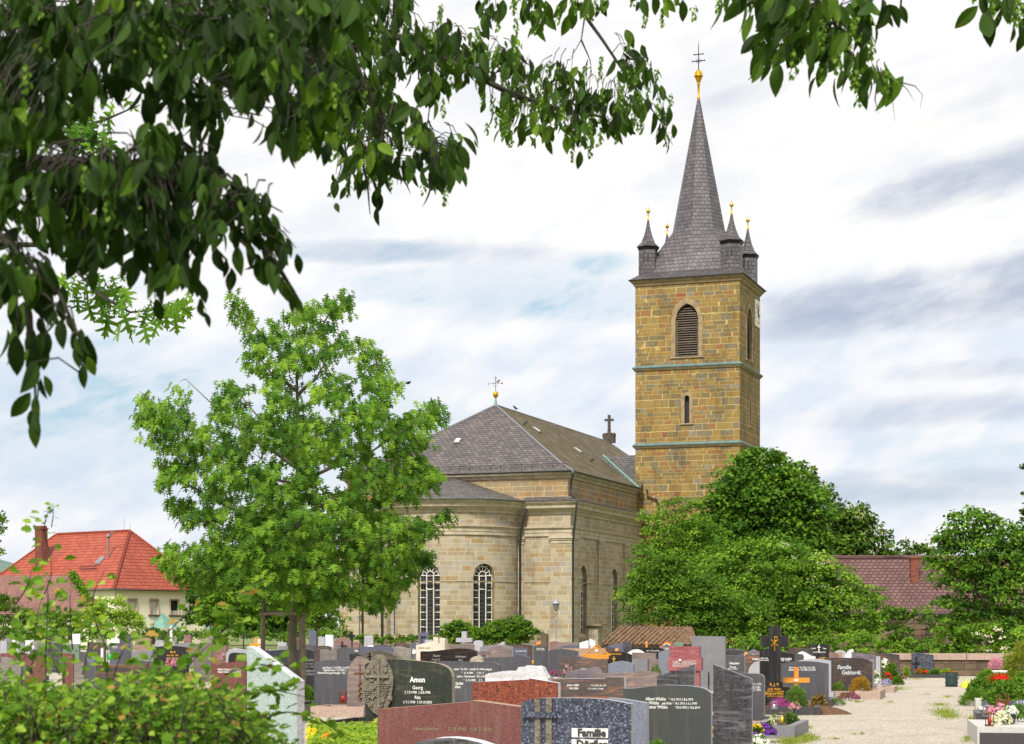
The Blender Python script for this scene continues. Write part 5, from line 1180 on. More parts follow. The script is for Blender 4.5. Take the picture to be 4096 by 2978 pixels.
bough(HB, 'foliage', [B_, B2], 3.9, .4, 32, .057, 3.0, 52, 'hornbeam_leaf', T_HB, [(.018, [(-200, 640, .1), (150, 650, 0), (430, 660, -.05), (700, 720, 0), (950, 860, .05), (1120, 1080, .05), (1195, 1200, .05)]), (.010, [(700, 720, 0), (800, 640, 0), (900, 720, 0), (1130, 850, 0)])], [(640, 590, 60, 16), (750, 1010, 18, 30), (860, 690, 20, 16), (930, 830, 16, 26), (520, 1120, 30, 30)], .04, t0m=.2, gap=.22, sprays=[zz4(p) for p in ([(480, 600), (560, 545), (700, 540), (880, 680), (1000, 765)], [(860, 700), (930, 740), (1000, 770)], [(900, 780), (1010, 850), (1100, 900), (1150, 965)], [(930, 930), (980, 980), (1060, 1050), (1110, 1110), (1160, 1180)], [(700, 1000), (760, 1100), (800, 1210)], [(830, 960), (880, 1010), (885, 1050)], [(560, 1000), (600, 1100), (600, 1160)], [(880, 870), (960, 900), (1060, 920), (1130, 950)])])
bough(HB, 'foliage', [C_, C2], 3.6, .22, 40, .062, 2.4, 53, 'hornbeam_leaf', T_HB, [(.009, [(-100, 850, 0), (60, 1000, 0), (120, 1260, 0), (140, 1500, 0), (140, 1690, 0)]), (.006, [(60, 1000, 0), (240, 1180, 0), (330, 1380, 0), (330, 1500, 0)])], [(170, 1040, 26, 70)], 0, t0m=.2, sprays=[zz4(p) for p in ([(110, 1120), (180, 1150), (250, 1220), (300, 1330), (320, 1440)], [(100, 1180), (110, 1300), (130, 1400), (150, 1500), (140, 1600), (130, 1640)], [(60, 1100), (70, 1250), (60, 1380)], [(150, 1200), (180, 1290), (170, 1350)], [(150, 980), (190, 1020), (200, 1070)])])
M_ = zz5([(-60, -60), (690, -60), (700, 30), (740, 130), (830, 100), (900, 100), (960, 190), (1060, 240), (1200, 210), (1290, 260), (1380, 330), (1440, 420), (1400, 460), (1320, 500), (1200, 520), (1160, 560), (1080, 530), (950, 520), (880, 560), (840, 540), (810, 640), (770, 550), (730, 580), (680, 500), (640, 450), (560, 430), (500, 520), (560, 570), (660, 600), (720, 700), (780, 790), (840, 850), (930, 800), (1000, 880), (1015, 960), (970, 1090), (930, 1060), (880, 1190), (840, 1170), (780, 1140), (700, 1110), (640, 1110), (560, 1090), (470, 1140), (420, 1280), (380, 1150), (300, 1200), (240, 1160), (190, 1250), (80, 1220), (120, 1120), (190, 1050), (300, 1020), (330, 970), (230, 970), (180, 920), (190, 640), (100, 620), (80, 560), (30, 620), (100, 860), (30, 960), (-40, 900)])
bough(HB, 'foliage', [M_], 6.6, .9, 25, .066, 2.4, 54, 'hornbeam_leaf', T_HB, [(.018, [(900, -60, .2), (1350, 60, 0), (1700, 190, 0), (1950, 330, -.1), (2150, 410, 0)]), (.014, [(1350, 60, 0), (1450, 330, 0), (1560, 520, -.2), (1720, 560, -.2), (1870, 620, 0)]), (.010, [(1450, 330, 0), (1430, 560, .2), (1470, 740, .2), (1480, 860, .2)])],
      [(1480 , 290, 20, 20), (1580, 130, 40, 20), (1640, 400, 30, 60), (1830, 170, 30, 20), (1345, 450, 24, 26), (1610, 585, 30, 22), (1660, 560, 30, 14), (1420, 480, 12, 20), (1440, 640, 20, 12)], .16)
N_ = zz5([(1170, 580), (1160, 500), (1300, 480), (1440, 430), (1480, 380), (1580, 400), (1700, 410), (1760, 510), (1900, 500), (1970, 580), (2000, 680), (2000, 800), (1940, 840), (1880, 840), (1860, 920), (1740, 950), (1680, 900), (1520, 860), (1400, 870), (1320, 820), (1240, 870), (1190, 870), (1145, 760), (1135, 650)])
N2 = zz5([(1950, 250), (2010, 220), (2060, 260), (2065, 350), (2145, 420), (2185, 560), (2230, 680), (2240, 860), (2190, 890), (2150, 750), (2080, 740), (2010, 740), (2000, 560), (1970, 500), (1950, 400)])
N3 = zz5([(1780, 360), (1830, 355), (1850, 460), (1800, 450)])
bough(HB, 'foliage', [N_, N2, N3], 7.6, .6, 23, .064, 2.0, 55, 'hornbeam_leaf', T_HB, [(.014, [(1900, 300, 0), (2050, 380, 0), (2250, 440, 0), (2420, 470, 0), (2460, 520, 0)]), (.008, [(2330, 50, 0), (2410, 160, 0), (2490, 280, 0), (2560, 380, 0), (2640, 480, 0), (2690, 580, 0)]), (.004, [(2340, 60, 0), (2325, 160, 0), (2280, 240, 0)]), (.004, [(2325, 160, 0), (2360, 240, 0), (2370, 320, 0)]), (.003, [(2490, 280, 0), (2440, 330, 0)])],
      [(2090, 450, 34, 14), (2420, 500, 20, 10), (2010, 480, 12, 22), (2260, 560, 14, 14), (2560, 420, 14, 20), (2230, 400, 14, 14)], .42)
T1 = [zz5([(760, -60), (890, -60), (885, 60), (840, 20), (800, 40)]), zz5([(1130, -60), (1240, -60), (1220, 60), (1220, 190), (1160, 190), (1110, 110)]), zz5([(1225, -60), (1450, -60), (1470, 150), (1420, 200), (1350, 150), (1270, 110), (1240, 40)]), zz5([(1560, -60), (1830, -60), (1820, 90), (1790, 150), (1740, 80), (1660, 140), (1570, 60)]), zz5([(1990, -60), (2300, -60), (2320, 130), (2260, 90), (2170, 50), (2090, 130), (2010, 60)])]
bough(HB, 'foliage', T1, 7.2, .4, 27, .07, 2.2, 56, 'hornbeam_leaf', T_HB, [(.012, [(1500, -80, 0), (2000, -40, 0), (2400, -30, 0), (2800, -60, 0)])], (), .6)
R_ = zz6([(200, -60), (990, -60), (985, 60), (900, 100), (870, 190), (800, 200), (830, 280), (900, 300), (950, 340), (930, 420), (880, 440), (830, 470), (790, 430), (700, 400), (640, 380), (610, 300), (560, 230), (540, 290), (510, 320), (460, 300), (430, 360), (400, 300), (375, 290), (385, 200), (350, 120), (310, 110), (260, 80)])
bough(HB, 'foliage', [R_, zz6([(40, -40), (130, -40), (110, 20), (60, 10)]), zz6([(-50, -40), (10, -40), (15, 60), (-20, 40)])], 6.0, .4, 34, .082, 2.5, 57, 'hornbeam_leaf', T_HB,
      [(.010, [(3300, -60, 0), (3350, 130, 0), (3420, 240, 0), (3500, 290, 0)]), (.003, [(3500, 290, 0), (3580, 325, 0), (3660, 345, 0), (3690, 380, 0), (3680, 440, 0)]), (.002, [(3560, 320, 0), (3570, 400, 0), (3580, 490, 0)]), (.002, [(3600, 330, 0), (3630, 360, 0), (3660, 410, 0)]), (.002, [(3500, 400, 0), (3515, 460, 0)])], [(3370, 240, 14, 34), (3110, 210, 10, 14), (3440, 210, 14, 18)], .35)
bough(HB, 'foliage', [zz6([(1170, -60), (1600, -60), (1600, 190), (1535, 190), (1500, 175), (1450, 170), (1425, 100), (1380, 60), (1330, 80), (1290, 85), (1260, 30), (1220, 45)])], 6.0, .3, 38, .085, 2.4, 58, 'hornbeam_leaf', T_HB, [(.008, [(3700, -60, 0), (4000, -20, 0), (4200, 60, 0)])], (), .5)
# yellow-green oak bough further back
OB = thing('overhanging_oak', 'yellow green oak bough hanging beyond the dark hornbeam leaves at left', 'tree', (-7.5, 11.5, 0))
m = MB(); m.tube([(0, 0, 0), (.1, .1, 3), (.2, .2, 6), (.3, .2, 8.5)], [.3, .26, .2, .06], 10); m.build('trunk', M['bark'], OB)
bough(OB, 'foliage', [zz4([(240, 1080), (490, 1050), (480, 1170), (380, 1200), (260, 1180)]), zz4([(410, 1190), (560, 1190), (640, 1150), (740, 1130), (750, 1190), (700, 1270), (560, 1310), (460, 1320), (410, 1260)]), zz4([(250, 400), (540, 400), (540, 450), (400, 500), (400, 610), (250, 620)])], 11.5, .35, 34, .13, 3.2, 59, 'oak_leaf', T_OAK,
      [(.02, [(-200, 980, 0), (200, 980, 0), (400, 1180, 0), (520, 1250, 0), (640, 1240, 0)]), (.02, [(-200, 600, 0), (150, 560, 0), (420, 480, 0), (560, 420, 0)])], (), 0)

# ------------------------------------------------------------------ out-of-focus thorn bush in the left foreground
def fore_bush():
    rs = np.random.RandomState(77); Y = 5.3; base = Vector((XX(500, Y), Y, 0))
    root = thing('foreground_bush', 'blurred lobed leaved thorn bush filling the lower left corner', 'bush', base)
    P, A, Nn, S_, T = [], [], [], [], []; wood = MB()
    def shoot(p0, p1, n, r=.005, ls=.032, spread=.05):
        bend = Vector(rs.normal(0, .010, 3)); pts = [p0.lerp(p1, i / 6) + bend * math.sin(math.pi * i / 6) for i in range(7)]
        wood.tube([p - base for p in pts], [r * (1 - .8 * i / 6) for i in range(7)], 5, cap=False)
        for i in range(n):
            t_ = rs.uniform(.05, 1.0); k = min(5, int(t_ * 6)); p = pts[k].lerp(pts[k + 1], t_ * 6 - k)
            ph = rs.rand() * 6.283; o_ = Vector((math.cos(ph), math.sin(ph), rs.normal(.15, .35)))
            P.append((p + o_ * rs.uniform(.2, 1) * spread)[:]); A.append(o_[:]); Nn.append((rs.normal(0, .6), -.45 + rs.normal(0, .5), .8)); S_.append(ls * rs.uniform(.6, 1.25)); T.append(rs.rand())
    # mass: many short leafy shoots under a top line given in photograph pixels
    top = [(-150, 2700), (0, 2700), (150, 2740), (300, 2760), (450, 2745), (600, 2720), (750, 2700), (880, 2770), (980, 2850), (1080, 2950), (1180, 3060), (1300, 3200)]
    def topy(x):
        for (a, b), (c, d) in zip(top[:-1], top[1:]):
            if a <= x <= c: return b + (d - b) * (x - a) / (c - a)
        return 3300
    for i in range(1250):
        px = rs.uniform(-150, 1250); d = rs.uniform(-.9, 1.0); yt = topy(px) + abs(rs.normal(0, 1)) * 55 + (0 if i % 4 else rs.uniform(0, 500)); p1 = PX(px, yt, Y + d)
        ln = rs.uniform(.12, .3); p0 = p1 + Vector((rs.normal(0, .08), rs.normal(0, .08), -ln)); shoot(p0, p1, int(12 + 6 * rs.rand()), .003, .025, .058)
    for i in range(150):      # inner, lower mass down to the ground
        px = rs.uniform(-150, 1200); d = rs.uniform(-.7, .9); z = rs.uniform(.15, 1.25); p1 = PX(px, 2500, Y + d); p1.z = z; shoot(p1 - Vector((0, 0, .25)), p1 + Vector((0, 0, .1)), 16, .004, .04, .08)
    for i in range(26):       # stems
        px = rs.uniform(0, 1100); p1 = PX(px, topy(px) + 100, Y + rs.uniform(-.5, .6)); p0 = Vector((p1.x * .9 - .05, p1.y, 0)); wood.tube([p0 - base, p0.lerp(p1, .5) + Vector(rs.normal(0, .04, 3)) - base, p1 - base], [.012, .008, .003], 6)
    # tall shoots
    def sh(pts, n, d=0, ls=.034, r=.0026, sp=.04):
        q = [PX(x, y, Y + d) for x, y in pts]
        for a, b in zip(q[:-1], q[1:]): shoot(a, b, max(2, int(n * (b - a).length / sum((e - f).length for e, f in zip(q[1:], q[:-1])))), r, ls, sp)
    sh([(95, 2800), (140, 2560), (165, 2400), (195, 2200), (205, 2020)], 58, .1, .030)
    sh([(205, 2110), (210, 2010)], 10, .1, .02, .002, .02)
    sh([(120, 2700), (140, 2520), (135, 2450)], 26, 0); sh([(180, 2650), (190, 2450), (185, 2330)], 30, -.1)
    sh([(260, 2760), (290, 2600), (285, 2330)], 26, .2, .03); sh([(440, 2800), (430, 2600), (360, 2400)], 22, 0, .03)
    sh([(330, 2700), (370, 2420), (420, 2280)], 26, .2); sh([(0, 2650), (60, 2420), (130, 2260)], 34, -.2); sh([(560, 2800), (640, 2560), (760, 2440)], 30, .2, .033); sh([(0, 2560), (70, 2500), (110, 2480)], 20, -.2)
    sh([(700, 2760), (860, 2560), (960, 2380), (1075, 2350)], 58, .3, .034); sh([(860, 2560), (930, 2500), (1000, 2470)], 26, .3); sh([(900, 2700), (1040, 2660), (1180, 2640)], 30, .1, .033, .003, .035)
    sh([(950, 2770), (1100, 2760), (1230, 2790)], 34, .0, .036, .003, .03); sh([(900, 2900), (1100, 2860), (1280, 2880), (1400, 2960)], 48, .1, .034, .003, .04); sh([(600, 2740), (740, 2640), (820, 2620)], 36, -.1)
    sh([(450, 2720), (520, 2560), (560, 2500)], 34, -.2); sh([(240, 2700), (200, 2560), (120, 2520)], 30, -.2)
    leaves('foliage', P, A, Nn, S_, T_HAW, M['bush_leaf'], root, 9, loc=tuple(base), tint=T); wood.build('stem', M['twig'], root)
fore_bush()
# ------------------------------------------------------------------ gravestones
PHI = R(15); GG = 'gravestones in the churchyard'
INK = {'w': 'ink_white', 'g': 'ink_gold', 'f': 'ink_faded', 's': 'ink_grey', 'k': 'kerb_dark'}
def smooth_prof(p, n=5):
    out = []
    for i in range(len(p) - 1):
        p0 = p[max(i - 1, 0)]; p1 = p[i]; p2 = p[i + 1]; p3 = p[min(i + 2, len(p) - 1)]
        for k in range(n):
            t = k / n; f = lambda a, b, c, d: .5 * (2 * b + (c - a) * t + (2 * a - 5 * b + 4 * c - d) * t * t + (3 * b - a - 3 * c + d) * t ** 3)
            out.append((f(p0[0], p1[0], p2[0], p3[0]), f(p0[1], p1[1], p2[1], p3[1])))
    out.append(p[-1]); return out
ARCH = [(0, 1), (.12, .62), (.3, .2), (.5, 0), (.7, .2), (.88, .62), (1, 1)]
SHLD = [(0, 1), (.04, .55), (.14, .25), (.3, .08), (.5, 0), (.7, .08), (.86, .25), (.96, .55), (1, 1)]
DOME = [(0, 1), (.05, .62), (.15, .33), (.3, .1), (.5, 0), (.7, .1), (.85, .33), (.95, .62), (1, 1)]
WAVE = [(0, .85), (.2, .8), (.4, .45), (.6, .08), (.75, 0), (.9, .2), (1, .75)]
WAVL = [(1 - u, d) for u, d in WAVE[::-1]]
ARC = [(i / 6, (2 * i / 6 - 1) ** 2) for i in range(7)]
RND_R = [(0, 0), (.5, .02), (.8, .08), (.92, .3), (.98, .65), (1, 1)]
SL_R = [(0, 0), (1, 1)]; SL_L = [(0, 1), (1, 0)]; FLAT = [(0, 0), (1, 0)]; PEAK = [(0, 1), (.5, 0), (1, 1)]
SM = (id(ARCH), id(SHLD), id(DOME), id(WAVE), id(WAVL), id(RND_R))
def stone(x0, x1, yt, Y, mat, label, prof=FLAT, amp=0, th=.13, txt=(), phi=PHI, smooth=None, plinth=True, kerb=None, rough=None, zb=0.0, name='gravestone', cat='gravestone', width=None, side=None, bottom=None, frame=None):
    """x0,x1,yt in photograph pixels (yt the highest point of the top edge), amp = drop of the profile in pixels"""
    s = Y / FPX; ca, sa = math.cos(phi), math.sin(phi)
    w = ((x1 - x0) * s - th * abs(sa)) / ca if width is None else width
    xl = XX(x0, Y); cx = xl + w * ca / 2
    h = ZZ(yt, Y) - zb; hp = .16 if plinth else 0
    root = thing(name, label, cat, (cx, Y, zb), -phi, GG)
    p = [(u, d) for u, d in prof]
    if smooth or (smooth is None and id(prof) in SM): p = smooth_prof(p)
    b0 = hp if bottom is None else max(hp, ZZ(bottom, Y) - zb)
    out = [(-w / 2, b0), (w / 2, b0)] + [(w / 2 - (1 - u) * w, h - d * amp * s) for u, d in p[::-1]]
    if rough:
        rr = random.Random(int(x0 * 7 + yt)); o2 = []
        for i in range(len(out)):
            a, b = out[i], out[(i + 1) % len(out)]; n = max(1, int(math.dist(a, b) / .07)) if i >= 1 else 1
            for k in range(n): q = k / n; o2.append((a[0] + (b[0] - a[0]) * q + rr.uniform(-1, 1) * rough, a[1] + (b[1] - a[1]) * q + rr.uniform(-1, 1) * rough * (1 if i else 0)))
        out = o2
    m = MB(); m.prism(out, -th / 2, th / 2, 0, 1 if side else 0)
    ms = [M[mat]] + ([M[side]] if side else [])  # light_grey sides put the sky reflected on polished edges into the colour
    slab = m.build('headstone', ms, root, bevel=.012 if Y < 60 and not rough else 0)
    if plinth:
        m = MB(); m.box((0, 0, hp / 2), (w + .14, th + .16, hp)); m.build('plinth', M[mat], root, bevel=.006 if Y < 45 else 0)
    if kerb:
        kl, kw, km = kerb; m = MB(); hk = .16; W2 = max(w + .16, kw)
        for sx in (-1, 1): m.box((sx * (W2 / 2 - .05), -kl / 2 - th / 2 - .08, hk / 2), (.1, kl, hk))
        m.box((0, -kl - th / 2 - .08 + .05, hk / 2), (W2 - .2, .1, hk)); m.build('kerb', M[km], root, bevel=.006)
        m = MB(); m.box((0, -kl / 2 - th / 2 - .06, .05), (W2 - .2, kl - .14, .1)); m.build('bed_soil', M['soil'], root)
    for t in txt:
        st, px, py, size = t[:4]; ink = t[4] if len(t) > 4 else 'w'; o = t[5] if len(t) > 5 else {}
        lx = ((px * s - CX * s) - cx) / ca; lz = ZZ(py, Y) - zb
        text_mesh(st, size * s * 1.42, M[INK[ink]], slab, (lx, -th / 2 - .003, lz - size * s * .5), o.get('sh', 0), o.get('al', 'CENTER'), o.get('sx', .85), o.get('b', .0))
    root['_w'] = w; root['_h'] = h
    return root, slab, w, h
def fz3(x, y): return (1500 + x / 2.835, 2400 + y / 2.835)
IT = dict(sh=.35)
# ---- nearest row
stone(1640, 2010, 2949, 14.5, 'dark_vein', 'dark gravestone whose pale arched top just rises at the bottom edge', ARC, 34, .2, side='white_marble')
stone(1519, 2129, 2802, 19.0, 'brown_red', 'wide reddish brown granite gravestone with stepped top and faded gold lettering',
      [(0, 37), (.633, 4), (.634, 0), (.68, 0), (1, 24)], 1, .22, [('Hans-Günther', 1718, 2914, 15, 'f'), ('* 12. 4. 1940   † 26. 5. 2010', 1885, 2914, 15, 'f', dict(sx=.8))], smooth=False, side='tan_stone')
r_, sl, w, h = stone(2092, 2541, 2790, 17.6, 'navy_speck', 'large navy speckled gravestone with raised rough crosses and a white plate reading Familie', [(0, 18), (.14, 6), (.3, 3), (.5, 2), (.75, 6), (1, 24)], 1, .13,
      [('Familie', 2372, 2929, 29, 'k', dict(b=.004, sx=1.0)), ('Dörfler', 2372, 2974, 29, 'k', dict(b=.004, sx=1.0))], smooth=True, side='light_grey')
s_ = 17.6 / FPX
m = MB()
for u in (-.373, -.268):
    m.prism([(u * w, 0.2), (u * w + .056, .2), (u * w + .056, h - .006), (u * w, h - .012)], -.085, -.06)
rl_ = m.build('cross_relief', M['relief_stone'], sl); m = MB()
m.prism([(-.5 * w + .01, h - .19), (-.17 * w, h - .19), (-.17 * w, h - .136), (-.5 * w + .01, h - .136)], -.11, -.08)
m.build('cross_bar', M['navy_speck'], rl_)
m = MB(); xc = (2372 - (2092 + 2541) / 2) * s_ / math.cos(PHI)
for pz, ww_ in ((2930, 148), (2975, 148)): m.box((xc, -.0655, ZZ(pz, 17.6)), (ww_ * s_, .002, 36 * s_))
m.build('name_plate', M['white_paint'], sl)
stone(2440, 2603, 2793, 19.8, 'blue_grey', 'blue grey gravestone half hidden behind the navy speckled one', [(0, 0), (.4, 4), (1, 18)], 1, .13, side='light_grey')
r_, sl, w, h = stone(2498, 2853, 2741, 22.0, 'charcoal_green', 'large plain charcoal gravestone with curved top and three white lines of names', [(0, 14), (.15, 13), (.42, 1), (.55, 0), (.75, 2), (.92, 12), (1, 30)], 1, .12,
      [('Albert Wittke', 2588, 2796, 12.5, 'w', dict(sx=.8, al='LEFT')), ('* 16.2.1913 † 8.6.1974', 2678, 2797, 9.5, 'w', dict(sx=.8, al='LEFT')), ('Herta Wittke', 2565, 2812, 12.5, 'w', dict(sx=.8, al='LEFT')), ('geb.Kühn * 14.1.1913 † 6.1.1997', 2652, 2813, 9.5, 'w', dict(sx=.8, al='LEFT')),
       ('Hans-Rainer Wittke', 2562, 2828, 12.5, 'w', dict(sx=.8, al='LEFT')), ('* 29.4.1943 † 18.6.2019', 2700, 2829, 9.5, 'w', dict(sx=.8, al='LEFT'))], smooth=True, side='light_grey', kerb=(1.5, 1.1, 'kerb_dark'))
stone(2857, 3013, 2658, 20.0, 'dark_vein', 'tall black veined gravestone with steeply slanted top right of the path edge', SL_R, 58, .07, side='light_grey', phi=R(14))
stone(997, 1232, 2586, 20.5, 'aqua', 'large pale grey green slab gravestone with steeply slanted top', [(0, 0), (.1, 6), (1, 137)], 1, .16, phi=R(24), side='white_rough')
stone(905, 1078, 2860, 16.5, 'brown_red', 'low red gravestone at the bottom left behind the thorn bush', [(0, 6), (1, 0)], 1, .12, [('1 . 1 9 9 8', 935, 2950, 12, 'w')])
stone(850, 1000, 2645, 27, 'brown_red', 'reddish gravestone with white lettering left of the pale green slab', [(0, 10), (1, 0)], 1, .12, [('Martha Hofmann * 13.9.1900 †', 925, 2678, 8, 'w', dict(sx=.7)), ('Heiner Hofmann * 2.12.1925 †', 925, 2688, 8, 'w', dict(sx=.7))])
stone(384, 700, 2655, 25, 'bronze_brown', 'wide dark gravestone with sandy lettering behind the thorn bush', [(0, 5), (.35, 5), (.7, 0), (1, 14)], 1, .14, [('SCHWARZMANN', 560, 2722, 16, 'f'), ('KARL * 7.1.1905', 545, 2750, 10, 'f'), ('MARIA * 2.8.1911', 545, 2768, 10, 'f')])
stone(-90, 122, 2630, 30, 'weathered', 'rough rounded granite gravestone at the left edge', DOME, 60, .2, rough=.012)
# ---- second band
stone(1895, 2247, 2713, 24.0, 'red_speck', 'orange red speckled granite gravestone with notched top', [(0, 18), (.66, 5), (.661, 0), (1, 18)], 1, .13, smooth=False, side='white_rough')
r_, sl, w, h = stone(2215, 2507, 2708, 26.0, 'stripe_brown', 'brown and orange striped gravestone with stepped top and two white lines', [(0, 8), (.735, 7), (.736, 0), (1, 0)], 1, .12,
      [('Johann Saffer', 2272, 2741, 8, 'w', dict(sh=.3, sx=.85, al='LEFT')), ('* 27.3.1906 † 28.1.1963', 2396, 2742, 6, 'w', dict(sx=.8)), ('Eva Saffer', 2282, 2754, 8, 'w', dict(sh=.3, sx=.85, al='LEFT')), ('* 17.11.1907 † 7.7.1998', 2384, 2755, 6, 'w', dict(sx=.8))], smooth=False, side='white_rough')
stone(1948, 2213, 2663, 29.0, 'white_rough', 'white weathered gravestone with rocky stepped top', [(0, 38), (.05, 30), (.5, 18), (.53, 6), (.62, 4), (.66, 0), (.84, 0), (.9, 8), (.95, 30), (1, 48)], 1, .2, smooth=False, rough=.008)
stone(2375, 2642, 2683, 33.0, 'stripe_grey', 'brown veined gravestone with raised curved right shoulder', [(0, 12), (.66, 8), (.69, 0), (.85, 2), (1, 10)], 1, .12, smooth=False)
stone(2631, 2784, 2658, 30.0, 'dark_vein', 'black veined gravestone whose top slants up to the right', SL_L, 50, .09, side='light_grey')
def amon():
    Y = 32.0; r_, sl, w, h = stone(1463, 1826, 2637, Y, 'green_black', 'broad green black gravestone with rough edge and a vine and cross relief at its left', [(0, 22), (.12, 4), (.3, 0), (.45, 2), (.78, 14), (.9, 24), (.97, 42), (1, 70)], 1, .17,
      [('Amon', 1677, 2718, 21, 'w', dict(b=.002)), ('Georg', 1677, 2750, 14, 'w'), ('† 1.9.1938  † 6.8.1996', 1677, 2769, 10, 'w'), ('Rita', 1677, 2789, 13, 'w'), ('† 7.1.1938  † 29.10.2003', 1677, 2808, 10, 'w')], smooth=True, side='rough_edge', kerb=(1.7, 1.9, 'kerb_dark'))
    s = Y / FPX; m = MB(); cx = -w / 2 + .26; cz = h - .44; pts = []
    for i in range(26):
        a = 2 * math.pi * i / 26; pts.append((cx + .265 * math.cos(a) * (1 + .05 * math.sin(5 * a)), cz + .50 * math.sin(a) * (1 + .04 * math.cos(4 * a))))
    m.prism(pts, -.15, -.02); rl = m.build('relief_panel', M['relief_stone'], sl)
    m = MB(); m.tube([(cx + .02, -.16, cz - .4), (cx, -.16, cz + .42)], .032, 7); m.tube([(cx - .22, -.17, cz + .13), (cx + .2, -.17, cz + .13)], .028, 7)
    m.tube([(cx + .1 * math.sin(t * 1.3), -.18, cz - .42 + t * .085) for t in range(10)], .011, 5); m.build('carved_cross', M['relief_stone'], rl)
    m = MB(); rr = random.Random(4)
    for gx, gz in ((.13, .06), (-.2, -.06)):
        for row in range(7):
            for k in range(max(1, 4 - row // 2)): 
                x = cx + gx + (k - (3 - row // 2) / 2) * .042; z = cz + gz - row * .036 - .04; m.lathe([(.002, -.022), (.018, -.012), (.023, 0), (.018, .012), (.002, .022)], (x, -.165, z), 7)
    m.build('carved_grapes', M['relief_stone'], rl)
    P, A, Nn = [], [], []
    for gx, gz, sc_ in ((-.16, .28, .13), (.14, .30, .14), (.16, .40, .1), (-.14, .13, .12), (.17, .08, .15), (-.1, -.16, .13), (.1, -.22, .12), (-.12, -.3, .12), (.02, -.4, .14), (.2, -.18, .1)):
        P.append((cx + gx, -.165, cz + gz)); A.append((rr.uniform(-.8, .8), -.15, -.8)); Nn.append((rr.uniform(-.2, .2), -1, .2))
    leaves('carved_leaf', P, A, Nn, .12, T_MAPLE, M['relief_stone'], rl, 3)
amon()
# bronze cross on the leaf shaped stone
r_, sl, w, h = stone(1391, 1505, 2626, 36.0, 'stripe_grey', 'leaf shaped reddish grey gravestone with slender bronze cross', [(0, 110), (.04, 60), (.15, 30), (.32, 6), (.45, 0), (.7, 12), (1, 40)], 1, .12, smooth=True)
m = MB(); m.tube([(0, -.08, .28), (0, -.08, h - .15)], .009, 5); m.tube([(-.12, -.08, h - .32), (.1, -.08, h - .32)], .009, 5)
for i in range(7): m.lathe([(.002, -.02), (.022, 0), (.002, .02)], ((-1) ** i * .02, -.09, .35 + i * .05), 6)
m.build('bronze_cross', M['bronze'], sl)
stone(1259, 1440, 2641, 39.0, 'charcoal', 'plain charcoal gravestone with three white lines of names above a red lantern', ARC, 9, .12, [('Josef Amon * 2.12.1906 † 1.6.1974', 1349, 2671, 8, 'w', dict(sx=.72)), ('Siegfried Amon * 8.7.1943 † 1', 1345, 2681, 8, 'w', dict(sx=.72)), ('Gertrud Amon geb.Poensgen * 22.2', 1330, 2692, 8, 'w', dict(sx=.72))], kerb=(1.6, 1.2, 'kerb_dark'))
stone(1180, 1262, 2598, 44, 'charcoal', 'charcoal gravestone with italic names behind the oak stakes', ARC, 6, .12, [('Josefine', 1240, 2640, 11, 'w', IT), ('geb. Adam', 1240, 2655, 7, 'w', IT), ('1924 - 2002', 1240, 2667, 7, 'w', IT), ('Kunigunde', 1240, 2682, 11, 'w', IT), ('Eberlach', 1240, 2696, 10, 'w', IT)])
stone(1060, 1180, 2598, 46, 'slate_blue', 'dark blue grey gravestone behind the oak trunk', SL_L, 6, .12)
stone(1761, 2006, 2646, 38.0, 'charcoal', 'wide near black gravestone with long white inscription behind the vine relief stone', [(0, 0), (.9, 3), (.97, 6), (1, 16)], 1, .14,
      [('Lehrer * 3.1.1921 – vermißt 13.1.1944 Leningrad', 1895, 2677, 8, 'w', dict(sx=.7)), ('*  6. 4.1891     † 21. 2', 1895, 2692, 8, 'w', dict(sx=.9)), ('Lehrer – Oberlehrerin * 25.2.1916 †', 1890, 2706, 8, 'w', dict(sx=.72)), ('*  5.12.1890     † 2', 1895, 2721, 8, 'w', dict(sx=.9)), ('Goller', 1842, 2734, 11, 'w'), ('Göller', 1830, 2748, 11, 'w')])
stone(1937, 2130, 2621, 40.0, 'charcoal', 'charcoal gravestone with small bump in its top behind the white rocky stone', [(0, 12), (.35, 9), (.66, 6), (.69, 0), (.8, 1), (.92, 6), (1, 12)], 1, .13, smooth=False)
stone(1883, 1948, 2626, 42.0, 'limestone', 'small rounded beige boulder gravestone', DOME, 26, .25, rough=.01, plinth=False)
stone(1683, 1915, 2594, 46, 'bronze_brown', 'brown black gravestone with S curved top and two italic family names', WAVE, 15, .13, [('Pfeufer', 1748, 2624, 9, 'w', IT), ('Margareta', 1746, 2638, 7, 'w', IT), ('* 27.6.1884 † 20', 1742, 2647, 5, 'w'), ('Holzmann', 1845, 2626, 9, 'w', IT), ('Maria', 1845, 2640, 7, 'w', IT)])
stone(2240, 2435, 2625, 38.0, 'stripe_brown', 'brown veined gravestone with carved lily cross at its left', WAVL, 16, .14, [('ZÖTZ', 2340, 2679, 9, 's')])
stone(2265, 2415, 2670, 34.0, 'purple_stripe', 'low purple grey gravestone with two curved lobes', [(0, 34), (.05, 20), (.2, 12), (.5, 10), (.62, 4), (.78, 0), (.92, 4), (1, 26)], 1, .13, smooth=True)
stone(2436, 2542, 2645, 42, 'blue_grey', 'small blue grey granite gravestone with arched top', ARC, 12, .13)
stone(2531, 2598, 2637, 46, 'grey', 'narrow grey gravestone in a black frame', FLAT, 0, .14, side='black')
stone(2531, 2645, 2611, 52, 'stripe_grey', 'striated grey gravestone with square notch at its right', [(0, 0), (.84, 2), (.85, 26), (1, 26)], 1, .13, smooth=False)
stone(2513, 2582, 2598, 58, 'white_marble', 'white marble arched gravestone behind the striated grey one', ARC, 14, .14)
stone(2636, 2684, 2604, 48, 'blue_grey', 'slender pale grey arched gravestone beside the pink monument', SHLD, 10, .13)
